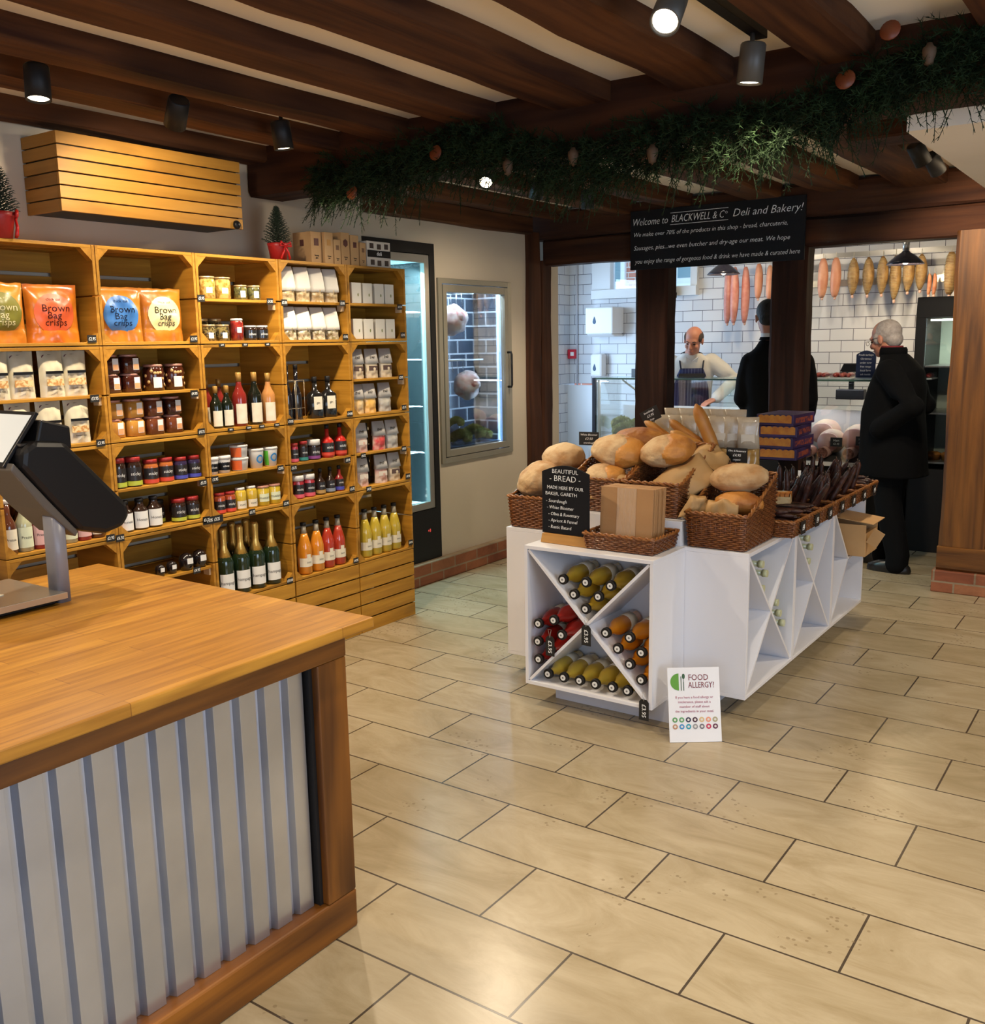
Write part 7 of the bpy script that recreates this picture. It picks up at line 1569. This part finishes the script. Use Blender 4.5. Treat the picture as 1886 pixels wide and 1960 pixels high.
for s, y1, y2 in ((1, 0.03, 0.06), (-1, -0.02, -0.10)): limb(m, [(s*0.09, 0, 0.80), (s*0.097, y1, 0.48), (s*0.10, y2-0.005, 0.12), (s*0.10, y2, 0.055)], [0.105, 0.088, 0.078, 0.076])
voxel(m, 0.012, 'trousers', DTR, old, 2)
def shoe(par, x, y, z=0.0):
    m = MB(); n = 20; R1 = []
    for (zz, k) in ((0.0, 1.0), (0.02, 1.03), (0.045, 0.97), (0.075, 0.70)): R1.append(((x, y+0.05-(0.02 if zz > 0.05 else 0), z+zz), SX, 0.048*k, FY, 0.145*(k if zz < 0.05 else 0.62)))
    m.loft(R1, n, pw=2.4); m.build('shoe', SHOE, par, 0.002)
shoe(old, 0.10, 0.06); shoe(old, -0.10, -0.10)
GREY = mat('thin_grey_hair', (0.30, 0.26, 0.24), 0.8, col2=(0.42, 0.37, 0.34), ns=50, bump=0.4, bs=60)
m = MB(); m.ell((0, -0.026, 0.038), (0.0815, 0.094, 0.086), 22, 16, HM); m.ell((0, -0.06, -0.02), (0.066, 0.055, 0.055), 18, 12, HM)
for s in (-1, 1): m.ell((s*0.064, 0.020, 0.010), (0.018, 0.030, 0.040), 12, 8, HM)
voxel(m, 0.006, 'hair', GREY, old, 2)
face_bits(old, HM, GREY)
MB().tube([HM @ V(-0.083, -0.01, 0.012), HM @ V(-0.078, 0.05, 0.012), HM @ V(-0.05, 0.105, 0.005)], 0.0018, 5).tube([HM @ V(-0.050+0.018*math.cos(a), 0.104+0.006*abs(math.sin(a)), -0.004+0.014*math.sin(a)) for a in [k*0.524 for k in range(12)]], 0.0015, 5, True).build('glasses', BLACK, old)

# -- the dark haired man half behind the post
HM = Matrix.Translation((-0.085, 0.025, 1.735)) @ Matrix.Rotation(R(22), 4, 'Z') @ Matrix.Rotation(R(-4), 4, 'X')
tor = [((0, 0, 0.92), SX, 0.16, FY, 0.11), ((0, 0.0, 1.1), SX, 0.15, FY, 0.11), ((0, 0, 1.33), SX, 0.17, FY, 0.10), ((0, 0, 1.43), SX, 0.13, FY, 0.075), ((-0.04, 0.0, 1.54), SX, 0.06, FY, 0.055)]
dk = person('person with short dark hair in a black jacket, half behind the post', (-2.40, 7.06, 0), R(6), HM, (-0.05, 0.0, 1.58), ((0.15, 0, 1.41), (-0.15, 0, 1.41)), ((0.215, -0.02, 1.17), (-0.215, -0.02, 1.17)), ((0.195, 0.15, 1.04), (-0.195, 0.15, 1.04)),
            ((0.09, 0, 0.93), (-0.09, 0, 0.93)), ((0.11, 0.02, 0.50), (-0.11, 0.02, 0.50)), ((0.12, 0, 0.09), (-0.12, 0, 0.09)), tor,
            (((-0.2, 0.9, -0.1), (0, 0, -1), (-1, 0, 0)), ((0.2, 0.9, -0.1), (0, 0, -1), (1, 0, 0))))
m = MB(); m.loft([((0, 0, 0.88), SX, 0.215, FY, 0.15), ((0, 0, 1.05), SX, 0.205, FY, 0.145), ((0, 0, 1.28), SX, 0.235, FY, 0.145), ((0, 0, 1.40), SX, 0.240, FY, 0.125), ((-0.01, 0, 1.47), SX, 0.205, FY, 0.100), ((-0.03, 0, 1.52), SX, 0.13, FY, 0.085), ((-0.05, 0.0, 1.575), SX, 0.075, FY, 0.072)], 26, pw=2.4)
for s in (1, -1): limb(m, [(s*0.185, 0, 1.41), (s*0.215, -0.005, 1.30), (s*0.235, -0.02, 1.15), (s*0.205, 0.13, 1.04)], [0.082, 0.076, 0.070, 0.060])
voxel(m, 0.012, 'jacket', BLKC, dk, 3)
MB().loft([((-0.05, 0.0, 1.575), SX, 0.072, FY, 0.070), ((-0.055, 0.004, 1.625), SX, 0.066, FY, 0.068)], 20, cap=False).build('white_collar', mat('white_shirt_cotton', (0.72, 0.71, 0.70), 0.8), dk)
MB().loft([((-0.052, -0.004, 1.575), SX, 0.080, FY, 0.082), ((-0.054, 0.0, 1.598), SX, 0.070, FY, 0.073)], 20, cap=False).build('jacket_collar', BLKC, dk)
m = MB()
for s in (1, -1): limb(m, [(s*0.09, 0, 0.90), (s*0.11, 0.02, 0.50), (s*0.12, 0, 0.055)], [0.110, 0.085, 0.072])
voxel(m, 0.012, 'trousers', DTR, dk, 2); shoe(dk, 0.12, 0); shoe(dk, -0.12, 0)
DH = mat('short_dark_hair', (0.010, 0.007, 0.005), 0.7, bump=0.5, bs=80)
m = MB(); m.ell((0, -0.022, 0.045), (0.083, 0.101, 0.089), 22, 16, HM); m.ell((0, -0.055, -0.012), (0.070, 0.060, 0.052), 18, 12, HM); voxel(m, 0.006, 'hair', DH, dk, 2); face_bits(dk, HM, DH)

# -- the butcher leaning over behind the counter
HM = Matrix.Translation((-0.01, 0.235, 1.575)) @ Matrix.Rotation(R(-20), 4, 'Z') @ Matrix.Rotation(R(-20), 4, 'X') @ Matrix.Rotation(R(-6), 4, 'Y')
tor = [((0, -0.10, 0.90), SX, 0.15, FY, 0.10), ((0, -0.06, 1.05), SX, 0.15, FY, 0.11), ((0, 0.05, 1.27), SX, 0.17, FY, 0.11), ((0, 0.11, 1.39), SX, 0.16, FY, 0.085), ((0, 0.15, 1.45), SX, 0.07, FY, 0.06)]
bu = person('person in white butcher\'s jacket and navy striped apron leaning over the counter', (-3.672, 8.43, 0), R(-153), HM, (0, 0.16, 1.46), ((0.18, 0.10, 1.38), (-0.18, 0.10, 1.38)), ((0.27, 0.07, 1.12), (-0.39, 0.13, 1.22)), ((0.235, 0.20, 0.94), (-0.20, 0.30, 1.06)),
            ((0.09, -0.1, 0.90), (-0.09, -0.1, 0.90)), ((0.10, -0.04, 0.48), (-0.10, -0.04, 0.48)), ((0.10, -0.08, 0.09), (-0.10, -0.08, 0.09)), tor,
            (((0, 0.5, -0.8), (-1, 0, 0), (0, 0.8, 0.5)), ((0.8, 0.35, -0.35), (0, 0, -1), (0.3, -0.8, 0.2))), skin=mat('ruddy_skin', (0.48, 0.20, 0.13), 0.5, sss=0.08))
WJ = mat('white_cotton_jacket', (0.76, 0.75, 0.72), 0.8, bump=0.3, bs=9)
rg = [((0, -0.08, 0.86), SX, 0.195, FY, 0.145), ((0, -0.06, 1.0), SX, 0.195, FY, 0.145), ((0, 0.0, 1.15), SX, 0.20, FY, 0.145), ((0, 0.06, 1.30), SX, 0.21, FY, 0.14), ((0, 0.11, 1.40), SX, 0.175, FY, 0.105), ((0, 0.15, 1.465), SX, 0.085, FY, 0.075)]
m = MB(); m.loft(rg, 26, pw=2.3)
limb(m, [(0.18, 0.10, 1.385), (0.235, 0.09, 1.25), (0.275, 0.07, 1.12), (0.24, 0.18, 0.965)], [0.076, 0.072, 0.066, 0.052])
limb(m, [(-0.18, 0.10, 1.385), (-0.29, 0.115, 1.30), (-0.39, 0.13, 1.215), (-0.22, 0.285, 1.075)], [0.078, 0.074, 0.068, 0.052])
voxel(m, 0.011, 'white_jacket', WJ, bu, 2)
AP = brickmat('navy_pinstripe', (0.012, 0.018, 0.085), (0.014, 0.022, 0.10), (0.14, 0.16, 0.28), 0.028, 5.0, 0.0016, 'xz', rough=0.8, bump=0.0, offset=0.0)
m = MB(); vs = []; fs = []; A = 11
lv = [(0.50, -0.06, 0.20, 0.165, 1.0), (0.86, -0.08, 0.207, 0.158, 1.05), (1.0, -0.06, 0.207, 0.158, 1.0), (1.15, 0.0, 0.212, 0.158, 0.85), (1.27, 0.05, 0.22, 0.154, 0.62), (1.33, 0.08, 0.205, 0.142, 0.52)]
for z, cy, rx, ry, a in lv:
    for k in range(A+1):
        u = -a+2*a*k/A; vs.append((rx*math.sin(u), cy+ry*math.cos(u)+0.004, z))
for j in range(len(lv)-1):
    for k in range(A): q = j*(A+1)+k; fs.append((q, q+1, q+A+2, q+A+1))
o = m.add(vs, fs, True).build('apron', AP, bu); s = o.modifiers.new('thick', 'SOLIDIFY'); s.thickness = 0.004; s.offset = 1
MB().box(-0.115, 0.115, 0.205, 0.226, 1.235, 1.285, Matrix.Translation((0, 0.0, 0.0))).build('apron_pocket_band', mat('dark_leather_band', (0.02, 0.018, 0.02), 0.6), bu)
for s in (1, -1): MB().tube([(s*0.095, 0.222, 1.325), (s*0.105, 0.195, 1.395), (s*0.088, 0.145, 1.462), (s*0.05, 0.085, 1.475)], 0.008, 6).build('apron_strap', mat('apron_strap_cloth', (0.02, 0.022, 0.04), 0.8), bu)
for s in (1, -1): MB().prism([(0.0, 0.0), (s*0.055, 0.045), (s*0.045, -0.012)], 0, 0.006, 'y', Matrix.Translation((0, 0.228, 1.395)) @ Matrix.Rotation(R(-28), 4, 'X')).build('collar_point', MATS['white_shirt_cotton'], bu)
m = MB()
for s in (1, -1): limb(m, [(s*0.09, -0.1, 0.88), (s*0.10, -0.04, 0.48), (s*0.10, -0.08, 0.055)], [0.105, 0.082, 0.070])
voxel(m, 0.012, 'trousers', DTR, bu, 2); shoe(bu, 0.10, -0.08); shoe(bu, -0.10, -0.08)
SH = mat('cropped_dark_hair', (0.05, 0.035, 0.03), 0.8, bump=0.4, bs=70)
m = MB(); m.ell((0, -0.040, 0.022), (0.0815, 0.076, 0.079), 20, 14, HM)
for s in (-1, 1): m.ell((s*0.062, 0.004, 0.036), (0.0205, 0.050, 0.042), 12, 8, HM)
voxel(m, 0.006, 'hair', SH, bu, 2); face_bits(bu, HM, SH)
